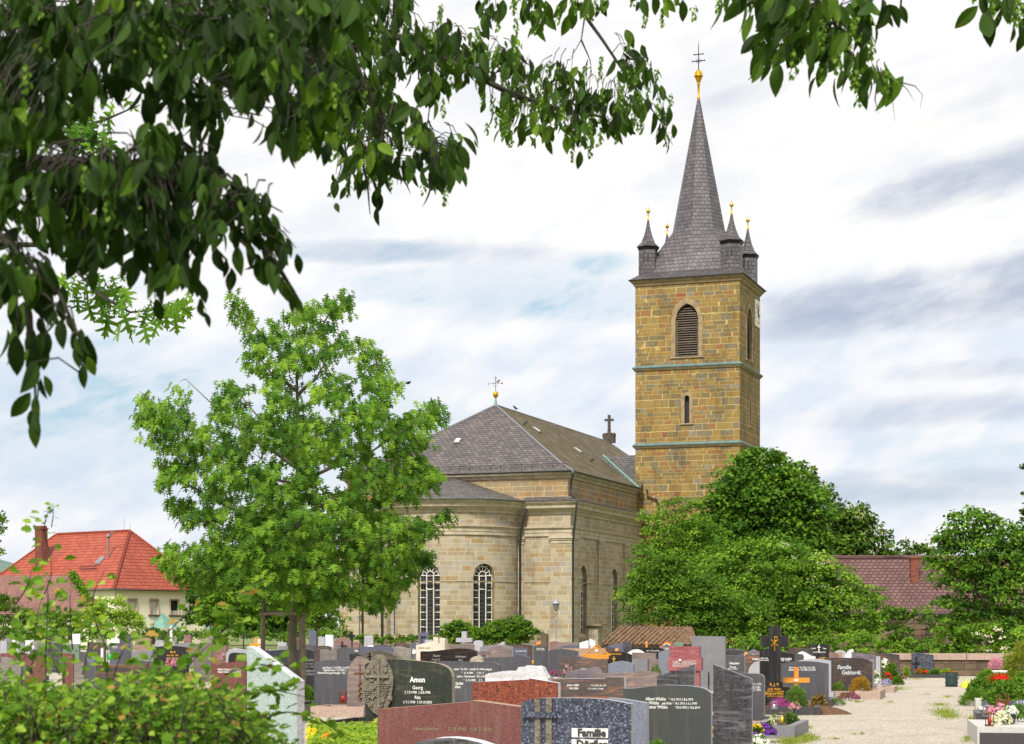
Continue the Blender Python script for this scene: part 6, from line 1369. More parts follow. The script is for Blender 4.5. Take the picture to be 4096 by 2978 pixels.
r_, sl, w, h = stone(2771, 2909, 2545, 50.0, 'grey', 'tall plain grey rectangular slab monument', SL_R, 2, .22, plinth=True)
m = MB()
for x in (.02, .22): m.tube([(x, -.2, 0), (x, -.2, .52)], .015, 5)
m.build('iron_rod', M['iron'], sl)
# pink monument
def pink():
    Y = 44.0; s = Y / FPX; r = thing('monument', 'pink granite monument with engraved music staves and a white rose', 'gravestone', (XX(2742, Y), Y, 0), -PHI, GG)
    m = MB(); m.box((0, 0, ZZ(2608, Y)), (.70, .2, 44 * s)); m.build('upper_block', M['rose'], r, bevel=.008)
    zc_ = ZZ(2657, Y); m = MB(); m.box((0, -.02, zc_), (.8, .26, 53 * s)); mid = m.build('music_block', M['rose'], r, bevel=.008)
    zb_ = zc_ - 26 * s; m = MB(); m.box((.26, 0, zb_ / 2), (.17, .2, zb_)); m.box((-.26, 0, zb_ / 2), (.17, .2, zb_)); m.build('leg', M['rose'], r, bevel=.008)
    m = MB()
    for i in range(5): m.tube([(-.28, -.155, zc_ - .06 + i * .028), (.28, -.155, zc_ - .04 + i * .03)], .004, 4)
    for x, z in ((-.2, .02), (-.12, .0), (.02, -.02), (.12, .03), (.2, .0)): m.lathe([(.001, -.01), (.014, 0), (.001, .01)], (x, -.16, zc_ + z), 6); m.tube([(x + .012, -.16, zc_ + z), (x + .012, -.16, zc_ + z + .08)], .003, 4)
    m.build('music_staves', M['ink_white'], mid)
    m = MB(); m.lathe([(.002, -.03), (.03, -.02), (.035, .01), (.015, .03), (.002, .03)], (-.10, -.18, zc_ + .09), 8); m.build('stone_rose', M['white_paint'], mid)
pink()
stone(2961, 3064, 2694, 32.5, 'charcoal', 'charcoal gravestone with rounded rusty right shoulder behind the black veined one', RND_R, 22, .12, [('† 5.12.1979', 3022, 2737, 9, 's'), ('† 8.8.1980', 3020, 2750, 9, 's'), ('† 8.3.1984', 3022, 2760, 9, 's')], side='limestone', kerb=(1.6, 1.0, 'kerb_pink'))
def chirho():
    Y = 38.0; s = Y / FPX; X = XX(3099, Y)
    r = thing('grave_cross', 'tall polished black stone cross with golden Christogram', 'gravestone', (X, Y, 0), -R(10), GG)
    m = MB(); a = .118; z1, z2, z3, z4, z5 = ZZ(2727, Y), ZZ(2589, Y), ZZ(2544, Y), ZZ(2501, Y), 0
    out = [(-a, z1), (a, z1), (a, z2), (.29, z2), (.265, (z2 + z3) / 2), (.285, z3), (a * .97, z3), (a, z4), (0, z4 - .03), (-a, z4), (-a * .97, z3), (-.29, z3), (-.27, (z2 + z3) / 2), (-.285, z2), (-a, z2)]
    m.prism(out, -.07, .07, 0, 1); c = m.build('cross', [M['black'], M['rough_edge']], r, bevel=.004)
    m = MB(); m.box((0, -.01, (z1 + ZZ(2748, Y)) / 2), (.32, .24, 21 * s)); b1 = m.build('name_block', M['black'], r, bevel=.004)
    zz_ = ZZ(2748, Y); m = MB(); m.box((.0, -.02, zz_ / 2), (.62, .26, zz_)); b2 = m.build('base_block', M['black'], r, bevel=.004)
    text_mesh('R. J. P.', .085, M['ink_gold'], b1, (0, -.135, (z1 + zz_) / 2 - .03), 0, 'CENTER', .9)
    for st, py, sz in (('Josef  Müller', 2757, .062), ('* 11.8.1917  † 23.8.1998', 2766, .045), ('Margareta Müller', 2775, .062), ('* 10.7.1920  † 9.9.2008', 2785, .045)): text_mesh(st, sz, M['ink_gold'], b2, (0, -.155, ZZ(py, Y) - .015), 0, 'CENTER', .85)
    m = MB(); y = -.08; m.tube([(0, y, z2 - .08), (0, y, z3 - .02)], .011, 5); k = ZZ(2571, Y)
    m.tube([(-.07, y, k - .075), (.07, y, k + .06)], .010, 5); m.tube([(.07, y, k - .075), (-.07, y, k + .06)], .010, 5)
    m.tube([(0, y, z3 - .02), (.045, y, z3 - .03), (.055, y, z3 - .06), (.04, y, z3 - .09), (0, y, z3 - .10)], .010, 5); m.build('christogram', M['gold'], c)
    m = MB(); W2, kl = 1.25, 1.6
    for sx in (-1, 1): m.box((sx * (W2 / 2 - .05) + .3, -kl / 2 - .1, .08), (.12, kl, .17))
    m.box((.3, -kl - .08, .08), (W2 - .2, .12, .17)); m.build('kerb', M['kerb_dark'], r, bevel=.006); m = MB(); m.box((.3, -kl / 2 - .05, .05), (W2 - .2, kl - .16, .1)); m.build('bed_soil', M['soil'], r)
chirho()
stone(3042, 3182, 2595, 46, 'black', 'black gravestone with gold corner rule behind the Christogram cross', [(0, 4), (.25, 0), (1, 22)], 1, .12, [('HERR, NUR', 3060, 2634, 5, 'w'), ('UND WORTE', 3060, 2642, 5, 'w'), ('HANS KAISER', 3141, 2636, 8, 'w', dict(sx=.75)), ('1986  † 17.09', 3141, 2643, 5, 'w')])
stone(3196, 3327, 2636, 45, 'light_grey', 'pale granite gravestone just behind the charcoal one with the wooden cross', ARC, 8, .12)
stone(3130, 3317, 2645, 41.5, 'charcoal', 'wide charcoal gravestone with shallow arched top behind the orange wooden cross', ARC, 10, .13, [('Peter Kaiser * 4.7.1902 † 15.1.1972', 3210, 2671, 7, 'w', dict(sx=.72)), ('Barbara Kaiser * 2.9.1904 † 5.6.1979', 3210, 2680, 7, 'w', dict(sx=.72))], side='light_grey', kerb=(1.2, 1.4, 'kerb_dark'))
r_, sl, w, h = stone(3303, 3492, 2631, 47, 'bronze_brown', 'polished brown gravestone with rough sides and raised silver family lettering', [(0, 3), (.1, 0), (.8, 2), (.9, 6), (1, 18)], 1, .16, [('Familie', 3378, 2669, 16, 's', dict(sh=.25, b=.002)), ('Gebhardt', 3405, 2690, 16, 's', dict(sh=.1, b=.002))], side='weathered', kerb=(1.7, 1.5, 'kerb_pink'))
stone(3504, 3528, 2627, 54, 'light_grey', 'narrow light grey pillar gravestone left of a round green shrub', FLAT, 0, .3, phi=R(10))
stone(3409, 3505, 2609, 57, 'purple_stripe', 'purple grey gravestone whose top slopes down to the right', SL_R, 12, .13, [('Konrad', 3482, 2640, 6, 's', IT)])
stone(3505, 3606, 2612, 62, 'bronze_brown', 'dark brown gravestone with shallow peaked top next to the boundary wall', [(0, 4), (.35, 0), (1, 8)], 1, .35, side='black')
stone(3381, 3417, 2597, 60, 'white_marble', 'pale fan shaped gravestone', [(0, 22), (.3, 10), (.8, 0), (1, 2)], 1, .12, smooth=True)
stone(3647, 3733, 2612, 65.0, 'navy_speck', 'navy granite gravestone with dark cross standing against the boundary wall', [(0, 0), (.4, 0), (.7, 6), (1, 8)], 1, .14, [('EDMUND', 3688, 2630, 5, 'f'), ('MAIER', 3705, 2642, 5, 'f')], smooth=True, phi=R(3), kerb=(.9, 1.2, 'kerb_dark'))
# ---- middle and far rows, by column
G_ = [
 (2190, 2319, 2597, 47, 'charcoal', 'charcoal gravestone with convex top left of the gabled wooden marker', ARC, 8), (2138, 2191, 2585, 50, 'charcoal', 'upright charcoal block gravestone with small white lines beside orange candles', FLAT, 0),
 (2059, 2115, 2592, 58, 'slate_blue', 'blue grey gravestone with white text below the apse hedge', FLAT, 0), (2030, 2132, 2578, 63, 'bronze_brown', 'dark brown gravestone with gently bowed top below the wide shrub', RND_R, 8),
 (1955, 2048, 2587, 56, 'stripe_grey', 'brown arched gravestone set inside a grey arch', SHLD, 12), (1923, 2060, 2580, 59, 'grey', 'wide grey arch gravestone enclosing the brown one', ARC, 10),
 (1988, 2024, 2566, 76, 'light_grey', 'small light fin shaped gravestone', [(0, 16), (.7, 3), (1, 0)], 1), (1802, 1900, 2572, 62, 'stripe_grey', 'brown grey gravestone with arched right half below the stone cross', WAVE, 12),
 (1573, 1652, 2586, 60, 'weathered', 'rough grey gravestone with sagging rounded top', WAVL, 10), (1644, 1677, 2572, 67, 'slate_blue', 'dark blue rounded gravestone with round white emblem', SHLD, 10),
 (1453, 1610, 2603, 44, 'limestone', 'wide rough beige boulder gravestone behind the vine relief stone', [(0, 30), (.1, 12), (.3, 0), (.6, 3), (.85, 12), (1, 26)], 1),
 (1358, 1446, 2590, 55, 'charcoal', 'charcoal gravestone with a large white W', WAVL, 5), (1441, 1575, 2587, 52, 'slate_blue', 'blue grey gravestone with curved top left of the boulder stone', RND_R, 8), (1403, 1452, 2615, 48, 'charcoal', 'low charcoal gravestone in front of the blue grey curved one', RND_R, 5),
 (1332, 1373, 2580, 64, 'purple_stripe', 'small purple grey pyramid topped gravestone', PEAK, 14), (1283, 1359, 2598, 50, 'weathered', 'squat grey granite gravestone with notched top', [(0, 0), (.5, 0), (.51, 4), (.7, 4), (.71, 0), (1, 0)], 1),
 (1264, 1331, 2584, 59, 'bronze_brown', 'low black brown gravestone with clipped corners', SHLD, 6), (1180, 1262, 2577, 66, 'charcoal', 'dark slab gravestone behind the oak trunk', SL_R, 5),
 (1337, 1409, 2550, 82, 'pink_brown', 'brown round arched gravestone with a dark cross on it', SHLD, 26), (1413, 1442, 2566, 86, 'pink_brown', 'small pinkish gravestone with pointed top', PEAK, 8), (1304, 1338, 2540, 76, 'white_marble', 'white marble upright gravestone', FLAT, 0),
 (1274, 1303, 2547, 92, 'light_grey', 'pale gravestone with three panels', SL_R, 2), (1237, 1270, 2521, 90, 'slate_blue', 'tall grey pillar gravestone with slanted white cap', [(0, 0), (.6, 0), (1, 9)], 1), (1458, 1496, 2542, 104, 'light_grey', 'pale grey gravestone by the hedge left of the white loops', ARC, 3),
 (1113, 1152, 2570, 86, 'light_grey', 'pale flat topped gravestone left of the oak trunk', RND_R, 6), (1179, 1197, 2554, 98, 'brown_red', 'tiny reddish arched gravestone behind the oak stakes', SHLD, 10), (1019, 1048, 2556, 100, 'cream', 'small beige gravestone behind the left stake', ARC, 4),
 (2224, 2320, 2570, 70, 'stripe_grey', 'wide reddish grey gravestone near the lamp', ARC, 3), (2250, 2320, 2582, 67, 'slate_blue', 'low blue granite gravestone in front of the reddish grey one', FLAT, 0),
 (2252, 2426, 2594, 60, 'tan_stone', 'wide tan gravestone behind the gabled wooden marker', FLAT, 0), (2319, 2359, 2562, 80, 'white_marble', 'white gravestone rising to the right, left half of a pair', SL_L, 10), (2359, 2385, 2556, 80.3, 'white_marble', 'white gravestone falling to the right, right half of a pair', SL_R, 10),
 (2406, 2532, 2606, 55, 'black', 'black arched gravestone with golden lettering and cross', ARC, 14), (2390, 2460, 2582, 68, 'bronze_brown', 'dark brown gravestone with hollowed top before the shed', [(0, 0), (.4, 4), (1, 12)], 1),
 (2434, 2496, 2573, 75, 'slate_blue', 'blue black gravestone before the shed tiles', [(0, 10), (.6, 2), (1, 0)], 1), (2496, 2530, 2567, 78, 'dark_vein', 'small dark gravestone with sloping top before the shed', SL_R, 8),
 (2555, 2658, 2590, 65, 'black', 'long black oval topped gravestone with tiny white text', SHLD, 10), (2640, 2702, 2566, 72, 'stripe_grey', 'brown gabled gravestone with a rainbow fan at its top', PEAK, 20), (2698, 2736, 2569, 82, 'green_stone', 'greenish flat topped gravestone at the shed end', FLAT, 0),
 (2735, 2772, 2580, 70, 'black', 'low black gravestone left of the tall grey slab', FLAT, 0),
 (2907, 2983, 2622, 48, 'charcoal', 'black gravestone with italic white name right of the tall grey slab', SL_R, 2), (2912, 2978, 2593, 63, 'dark_vein', 'dark gravestone with shallow crest right of the tall grey slab', [(0, 2), (.3, 0), (1, 8)], 1),
 (2989, 3043, 2596, 60, 'purple_stripe', 'purple pointed gravestone with italic white lettering', PEAK, 16), (2982, 3043, 2619, 53, 'stripe_brown', 'brown gravestone with white capitals beside a rusty post', FLAT, 0), (2996, 3043, 2644, 45, 'light_grey', 'pale quarter round gravestone left of the black cross', [(0, 40), (.15, 22), (.5, 6), (1, 0)], 1),
 (3150, 3222, 2591, 64, 'bronze_brown', 'dark brown gravestone with curved crown right of the black cross', SHLD, 14), (3190, 3264, 2607, 56, 'white_marble', 'white gravestone with rounded sweeping top', WAVL, 22), (3217, 3254, 2594, 70, 'dark_vein', 'small dark round shouldered gravestone behind the white sweeping one', SHLD, 12),
 (3180, 3218, 2617, 51, 'charcoal_green', 'dark sloping gravestone touching the black cross arm', RND_R, 12), (3235, 3321, 2578, 76, 'black', 'black gravestone with white cross and two white words', RND_R, 2), (3259, 3320, 2616, 60, 'black', 'low black gravestone with golden lettering', FLAT, 0),
 (3319, 3358, 2611, 63, 'pink_brown', 'greyish pink gravestone with sloping shoulder', RND_R, 10), (3340, 3384, 2601, 70, 'light_grey', 'light grey gravestone left of the fan shaped one', ARC, 6), (3470, 3500, 2640, 49, 'weathered', 'rough grey gravestone edge behind the brown polished one', RND_R, 12),
 (-30, 34, 2562, 90, 'light_grey', 'grey slant edged gravestone at the far left', SL_R, 4), (26, 47, 2553, 98, 'grey', 'narrow grey gravestone second from the far left', FLAT, 0), (49, 80, 2553, 94, 'white_marble', 'whitish gravestone with raised right shoulder at far left', SL_L, 10),
 (75, 101, 2564, 88, 'grey', 'small grey gravestone right of the whitish one at far left', FLAT, 0), (100, 147, 2562, 92, 'white_marble', 'white low gravestone with curved top at left', RND_R, 10), (186, 254, 2553, 70, 'dark_vein', 'dark gravestone with sloping top and pale lettering at left', SL_R, 10),
 (252, 324, 2577, 75, 'green_stone', 'grey green gravestone with wide lettering at left', FLAT, 0), (290, 324, 2536, 108, 'white_marble', 'pale gravestone with recessed cross at left', FLAT, 0), (350, 426, 2569, 66, 'bronze_brown', 'dark brown gravestone with straight top left of the dark pillar', SL_R, 4),
 (440, 484, 2573, 62, 'slate_blue', 'blue grey gravestone with small white text left of the dark pillar', FLAT, 0), (480, 534, 2543, 60, 'charcoal', 'dark pillar gravestone in the left field', FLAT, 0), (542, 609, 2551, 65, 'sandstone', 'tall rough sandstone gravestone in the left field', ARC, 8),
 (621, 661, 2560, 100, 'light_grey', 'pale semicircular gravestone left of the white pole', DOME, 14), (665, 702, 2563, 97, 'light_grey', 'pale semicircular gravestone behind the white pole', DOME, 14), (738, 769, 2540, 100, 'pink_brown', 'brown rough topped gravestone near the house porch', RND_R, 14),
 (775, 852, 2576, 58, 'stripe_grey', 'reddish grey two pillared gravestone in the left field', FLAT, 0), (852, 915, 2577, 59, 'pink_brown', 'pinkish brown gravestone with a flower before it', FLAT, 0), (618, 762, 2584, 57, 'black', 'black gravestone with gold lettering and carved figure', ARC, 6),
 (477, 642, 2636, 37, 'charcoal', 'long low dark gravestone with bowed top in the left field', WAVL, 12), (0, 192, 2614, 41, 'brown_red', 'wide red gravestone with curved top at left', RND_R, 20), (250, 302, 2612, 47, 'brown_red', 'red gravestone with straight sides left of the watering cans', SL_R, 4),
 (320, 400, 2608, 52, 'charcoal', 'grey black gravestone behind the watering cans', [(0, 0), (1, 4)], 1), (300, 348, 2652, 39, 'weathered', 'low grey gravestone beside the grey watering can', FLAT, 0), (905, 996, 2592, 54, 'light_grey', 'pale pointed gravestone with a black inset and golden emblem', [(0, 20), (.35, 0), (1, 10)], 1),
 (120, 186, 2598, 60, 'charcoal', 'dark gravestone partly hidden by thorn shoots at left', ARC, 8), (530, 620, 2600, 55, 'grey', 'plain grey gravestone between the pillar and the black gold lettered one', SL_L, 6), (700, 790, 2572, 78, 'grey', 'grey gravestone behind the black gold lettered one', ARC, 8),
 (1010, 1075, 2590, 62, 'purple_stripe', 'purple grey gravestone behind the pale green slab', ARC, 6), (1115, 1180, 2585, 60, 'grey', 'grey gravestone between trunk and left stake', RND_R, 6), (1496, 1570, 2580, 66, 'charcoal', 'dark gravestone under the white loops', ARC, 4), (1576, 1640, 2572, 76, 'bronze_brown', 'dark flat arched gravestone left of the round emblem', ARC, 6),
 (2100, 2136, 2574, 72, 'grey', 'grey gravestone left of the orange candles', SL_R, 5), (2200, 2240, 2566, 84, 'pink_brown', 'small pinkish gravestone at the lamp post foot', ARC, 4), (1895, 1935, 2562, 84, 'light_grey', 'small light gravestone right of the grey stone cross', ARC, 5), (1700, 1730, 2560, 88, 'light_grey', 'small pale gravestone behind the cream monument', FLAT, 0),
]
TX_ = {('charcoal gravestone with a large white W'): [('We', 1430, 2604, 9, 'w')], 'upright charcoal block gravestone with small white lines beside orange candles': [('Hermann Hofmann', 2164, 2594, 4, 'w', dict(sx=.7)), ('* 2.9.1931 † 11.3.2009', 2164, 2600, 4, 'w', dict(sx=.7))],
 'blue grey gravestone with white text below the apse hedge': [('Michael Weber 1908 1981', 2087, 2605, 4, 'w', dict(sx=.7))], 'black arched gravestone with golden lettering and cross': [('Familie Pfeufer-Kestlern', 2456, 2616, 7, 'g', dict(sx=.7)), ('†', 2458, 2638, 24, 'g'), ('Otto', 2490, 2645, 5, 'g')],
 'long black oval topped gravestone with tiny white text': [('Göhtz * 17.7.1906 † 24.12.1984', 2612, 2604, 4, 'w', dict(sx=.7))], 'brown gabled gravestone with a rainbow fan at its top': [('GABI', 2668, 2596, 5, 'w')],
 'black gravestone with italic white name right of the tall grey slab': [('Hausner', 2938, 2653, 10, 'w', IT), ('Thomas', 2932, 2668, 7, 'w', IT), ('1927 † 4.4.2010', 2932, 2676, 5, 'w')], 'purple pointed gravestone with italic white lettering': [('Konrad', 3018, 2619, 6, 'w', IT)],
 'brown gravestone with white capitals beside a rusty post': [('FAMILIE', 3026, 2637, 8, 'w')], 'black gravestone with white cross and two white words': [('†', 3276, 2591, 22, 'w'), ('Familie', 3256, 2594, 5, 'w'), ('Dapp', 3298, 2594, 5, 'w'), ('Anna | Käthi Dapp | Willi D', 3278, 2609, 5, 'w', dict(sx=.62))],
 'low black gravestone with golden lettering': [('SCHMITT', 3292, 2633, 6, 'g')], 'dark gravestone with sloping top and pale lettering at left': [('Schröder', 218, 2570, 5, 's', IT), ('Anna', 214, 2578, 4, 's')], 'grey green gravestone with wide lettering at left': [('KACHER', 287, 2590, 6, 'f')],
 'blue grey gravestone with small white text left of the dark pillar': [('Johann Kestel', 462, 2586, 4, 'w', dict(sx=.7)), ('1909 - 1987', 462, 2592, 4, 'w', dict(sx=.7))], 'black gravestone with gold lettering and carved figure': [('Barth', 697, 2608, 9, 'g'), ('Anna 1903 - 1985', 695, 2622, 6, 'g'), ('Georg 1899 - 1970', 695, 2634, 6, 'g')],
 'reddish grey two pillared gravestone in the left field': [('Edmund', 846, 2635, 5, 'w', IT)], 'low blue granite gravestone in front of the reddish grey one': []}
for g in G_:
    x0, x1, yt, Y, mat, lb, prof, amp = g
    rough = .012 if mat in ('limestone', 'sandstone') else None
    th = .3 if mat == 'limestone' else (.1 + (int(x0) % 5) * .015)
    stone(x0, x1, yt, Y, mat, lb, prof, amp, th, TX_.get(lb, ()), phi=PHI + R((int(yt) * 7 % 9) - 4), rough=rough, plinth=(Y < 70 and not rough), side='light_grey' if (mat in ('charcoal', 'slate_blue', 'stripe_brown') and int(x0) % 3 == 0) else None)  # light edges on dark stones: sky reflection painted as stone colour
# black inset with golden scales emblem; rainbow fan; round emblem; dark cross on the arch
def addon(lbl, fn):
    r = next(o for o in bpy.data.objects if o.get('label') == lbl); hs = next(c for c in r.children if c.name.startswith('headstone')); fn(hs, r['_w'], r['_h'])
def f1(h_, w, h):
    m = MB(); p = smooth_prof([(-.36 * w, .3), (-.36 * w, h - .3), (-.25 * w, h - .16), (0, h - .14), (.2 * w, h - .16), (.44 * w, h - .2), (.44 * w, .3)], 3); m.prism(p[::-1], -.10, -.05); ins = m.build('black_inset', M['black'], h_)
    m = MB(); m.tube([(0, -.12, .45), (0, -.12, h - .3)], .014, 4); m.tube([(-.16, -.12, h - .48), (.16, -.12, h - .48)], .014, 4)
    for s in (-1, 1): m.tube([(s * .13 + .07 * math.cos(a), -.12, h - .62 + .1 * math.sin(a)) for a in [math.pi * i / 6 for i in range(-1, 7)]], .012, 4)
    m.build('golden_emblem', M['gold'], ins)
addon('pale pointed gravestone with a black inset and golden emblem', f1)
def f2(h_, w, h):
    for i, (mt, r0, r1) in enumerate((('petal', .2, .16), ('petal', .16, .12), ('rainbow_blue', .12, .08))):
        m = MB(); N_ = 8; c = h - .22
        for k in range(N_):
            a, b = math.pi * (.12 + .76 * k / N_), math.pi * (.12 + .76 * (k + 1) / N_)
            m.face([(r0 * math.cos(a), -.09, c + r0 * math.sin(a)), (r1 * math.cos(a), -.09, c + r1 * math.sin(a)), (r1 * math.cos(b), -.09, c + r1 * math.sin(b)), (r0 * math.cos(b), -.09, c + r0 * math.sin(b))])
        m.build('rainbow_fan', M[['rainbow_red', 'candle_yellow', 'rainbow_blue'][i]], h_)
addon('brown gabled gravestone with a rainbow fan at its top', f2)
def f3(h_, w, h):
    m = MB(); m.lathe([(.001, 0), (.1, 0), (.1, .01)], (0, 0, 0), 14); o = m.build('round_emblem', M['ink_white'], h_, loc=(0, -.1, h - .3)); o.rotation_euler = (R(90), 0, 0)
addon('dark blue rounded gravestone with round white emblem', f3)
def f4(h_, w, h):
    m = MB(); m.box((0, -.1, h - .45), (.05, .04, .55)); m.box((0, -.1, h - .38), (.42, .04, .05)); m.build('iron_cross', M['iron'], h_)
addon('brown round arched gravestone with a dark cross on it', f4)
def f5(h_, w, h):
    m = MB(); m.box((-w / 2 + .14, -.09, h - .45), (.06, .03, .6)); m.box((-w / 2 + .14, -.09, h - .36), (.26, .03, .06)); m.build('carved_cross', M['black'], h_)
addon('navy granite gravestone with dark cross standing against the boundary wall', f5)
def f6(h_, w, h):
    m = MB(); m.box((-w / 2 + .2, -.085, h - .42), (.05, .03, .55)); m.box((-w / 2 + .2, -.085, h - .34), (.22, .03, .05)); m.build('carved_cross', M['pink_brown'], h_)
    leaves('carved_lily', [(-w / 2 + .2 + x, -.1, h - .4 + z) for x, z in ((.06, .1), (-.06, .05), (.08, -.06), (-.05, -.15), (.04, -.22), (.0, .16))], [(random.uniform(-1, 1), -.1, 1) for _ in range(6)], [(0, -1, .1)] * 6, .1, T_OV, M['pink_brown'], h_, 1)
addon('brown veined gravestone with carved lily cross at its left', f6)
# ---- crosses, sculptures, wooden markers
def cross(x, ytop, ybar, hw, Y, mat, label, t=.1, name='grave_cross', bw=None, phi=PHI, foot=0):
    s = Y / FPX; r = thing(name, label, 'grave cross', (XX(x, Y), Y, 0), -phi); h = ZZ(ytop, Y); zb = ZZ(ybar, Y); t2 = t if bw is None else bw
    m = MB(); m.box((0, 0, h / 2), (t, t * .7, h)); m.build('upright', M[mat], r, bevel=.004); m = MB(); m.box((0, -.02, zb), (2 * hw * s / math.cos(phi), t * .75, t2)); m.build('crossbar', M[mat], r, bevel=.004)
    if foot: m = MB(); m.box((0, 0, foot / 2), (t * 3.2, t * 2.4, foot)); m.build('base', M[mat], r)
    return r, h, zb
r_, h, zb = cross(3185, 2670, 2721.5, 52, 38.5, 'wood', 'bright orange wooden cross with white name plate near the path', .093, bw=.10, phi=R(8)); m = MB(); m.box((0, -.06, zb), (.075, .012, .045)); m.build('name_plate', M['white_paint'], r_)
cross(1024, 2551, 2580, 25, 60, 'wood', 'small orange wooden cross behind the pale green slab', .075)
cross(1406, 2529, 2544, 14, 92, 'iron', 'small black stone cross by the hedge', .12)
cross(1858, 2526, 2561, 32, 88, 'light_grey', 'grey stone cross with wide arms below the apse shrubs', .24, bw=.2)
cross(1936, 2606, 2614, 20, 50, 'stripe_grey', 'low brown stone cross left of the brown arch', .1)
cross(1479, 2611, 2628, 9, 43.4, 'iron', 'thin dark cross on the beige boulder', .03)
cross(2144, 2541, 2566, 22, 76, 'old_wood', 'weathered wooden cross beside a brown post', .12)
cross(844, 2540, 2552, 10, 98, 'weathered', 'rough little stone cross in the left field', .14)
r_, h, zb = cross(974, 2528, 2542, 12, 90, 'iron', 'ornate wrought iron grave cross before the dark trees', .05); m = MB()
for k in range(6): a = R(60 * k); m.tube([(0, 0, zb), (.2 * math.cos(a), 0, zb + .2 * math.sin(a))], .012, 4)
m.tube([(.16 * math.cos(R(20 * i)), 0, zb + .16 * math.sin(R(20 * i))) for i in range(19)], .015, 4); m.build('scrollwork', M['iron'], r_)
def post(x0, x1, yt, Y, mat, label, name='post', cat='post', cap=False):
    s = Y / FPX; r = thing(name, label, cat, (XX((x0 + x1) / 2, Y), Y, 0), -PHI); w = (x1 - x0) * s; h = ZZ(yt, Y); m = MB(); m.box((0, 0, h / 2), (w, w, h)); m.build('shaft', M[mat], r, bevel=.01); m = MB(); m.box((0, 0, h + .02), (w * 1.12, w * 1.12, .04), taper=.6); m.build('cap', M[mat], r); return r
post(2163, 2190, 2538, 78, 'dark_wood', 'dark brown wooden post with a small picture near the lamp'); post(2583, 2590, 2571, 70, 'wood', 'short orange wooden post before the shed'); post(2462, 2473, 2600, 58, 'wood', 'short orange post behind the black gold lettered stone')
post(2978, 2990, 2615, 56, 'wood', 'orange post top left of the brown capitals stone'); post(3355, 3367, 2613, 56, 'tan_stone', 'slim tan post beside the fan shaped stone'); post(681, 690, 2508, 80, 'white_marble', 'tall thin white pole in the left field')
post(405, 414, 2598, 43, 'white_paint', 'white post of the watering can stand')
# gabled wooden marker
Y = 48.0; s = Y / FPX; r = thing('wooden_marker', 'pale wooden grave marker with gabled roof and white plate', 'grave cross', (XX(2387, Y), Y, 0), -R(8))
h = ZZ(2580, Y); zb = ZZ(2627, Y); m = MB(); m.box((0, 0, h / 2 - .03), (.085, .05, h - .06)); m.build('upright', M['wood'], r); m = MB(); m.box((0, -.03, zb), (.62, .05, .12)); m.build('crossbar', M['wood'], r)
m = MB(); m.tube([(-.34, -.01, zb + .02), (0, -.01, h), (.34, -.01, zb + .02)], .026, 4, smooth=False); m.build('gable', M['wood'], r); m = MB(); m.box((0, -.04, zb + .15), (.07, .02, .05)); m.build('name_plate', M['white_paint'], r)
# white looping sculpture
Y = 78.0; r = thing('sculpture_stone', 'white sculpted gravestone of two rounded loops', 'gravestone', (XX(1507, Y), Y, 0), -R(5), GG); m = MB()
for cx, sg, rr in ((-.26, 1, .22), (.26, -1, .24)):
    pts = [(cx + rr * math.cos(a), 0, .72 + rr * .62 * math.sin(a)) for a in [R(-60 + 30 * i) if sg > 0 else R(240 - 30 * i) for i in range(9)]]; m.tube([(cx + sg * rr * .6, 0, .0)] + pts, [.14] + [.13 - .006 * i for i in range(9)], 9)
m.build('loop', M['white_marble'], r, weld=False); m = MB(); m.box((0, 0, .2), (1.0, .25, .4)); m.build('base', M['white_marble'], r)
# small white figure
Y = 108.0; r = thing('angel_figure', 'small white and pink kneeling figure on a grave in the left field', 'figurine', (XX(466, Y), Y, 0), 0); m = MB(); m.lathe([(.3, 0), (.3, .95), (.2, 1.0), (.24, 1.1), (.2, 1.3), (.08, 1.42)], (0, 0, 0), 10); m.build('body', M['white_marble'], r); m = MB(); m.lathe([(.01, 1.38), (.1, 1.44), (.12, 1.52), (.08, 1.62), (.01, 1.65)], (0, 0, 0), 10); m.build('head', M['kerb_pink'], r)
# stone with deep cut cross opening
Y = 95.0; s = Y / FPX; r = thing('gravestone', 'grey block gravestone with cross shaped opening by the hedge', 'gravestone', (XX(1695, Y), Y, 0), -R(6), GG); h = ZZ(2531, Y); m = MB()
for x, z, w, hh in ((-.19, h / 2, .12, h), (.19, h / 2, .12, h), (0, h - .09, .26, .18), (0, .3, .26, .6)): m.box((x, 0, z), (w, .25, hh))
m.box((0, .05, h - .45), (.3, .1, .8)); m.build('headstone', M['slate_blue'], r)
# cream monument: sloping wing and tall block with thin cross
Y = 60.0; s = Y / FPX; r = thing('monument', 'cream stone monument of sloping wing and square block with slender cross', 'gravestone', (XX(1732, Y), Y, 0), -PHI, GG)
x = lambda px: (px - 1732) * s / math.cos(PHI); z = lambda py: ZZ(py, Y)
m = MB(); m.prism([(x(1667), 0), (x(1738), 0), (x(1738), z(2564)), (x(1667), z(2582))], -.1, .12); wg = m.build('wing', M['cream'], r, bevel=.006); m = MB(); m.prism([(x(1739.5), 0), (x(1785), 0), (x(1785), z(2556)), (x(1763), z(2553)), (x(1763), z(2549)), (x(1739.5), z(2549))], -.16, .16); bk = m.build('block', M['cream'], r, bevel=.006)
m = MB(); m.tube([(x(1762), -.17, z(2572)), (x(1762), -.17, z(2540))], .012, 4); m.tube([(x(1754), -.17, z(2548)), (x(1770), -.17, z(2548))], .012, 4); m.build('slender_cross', M['bronze'], bk); text_mesh('GEORG HANSI', .075, M['ink_faded'], wg, (x(1700), -.105, z(2596)), 0, 'CENTER', .8)
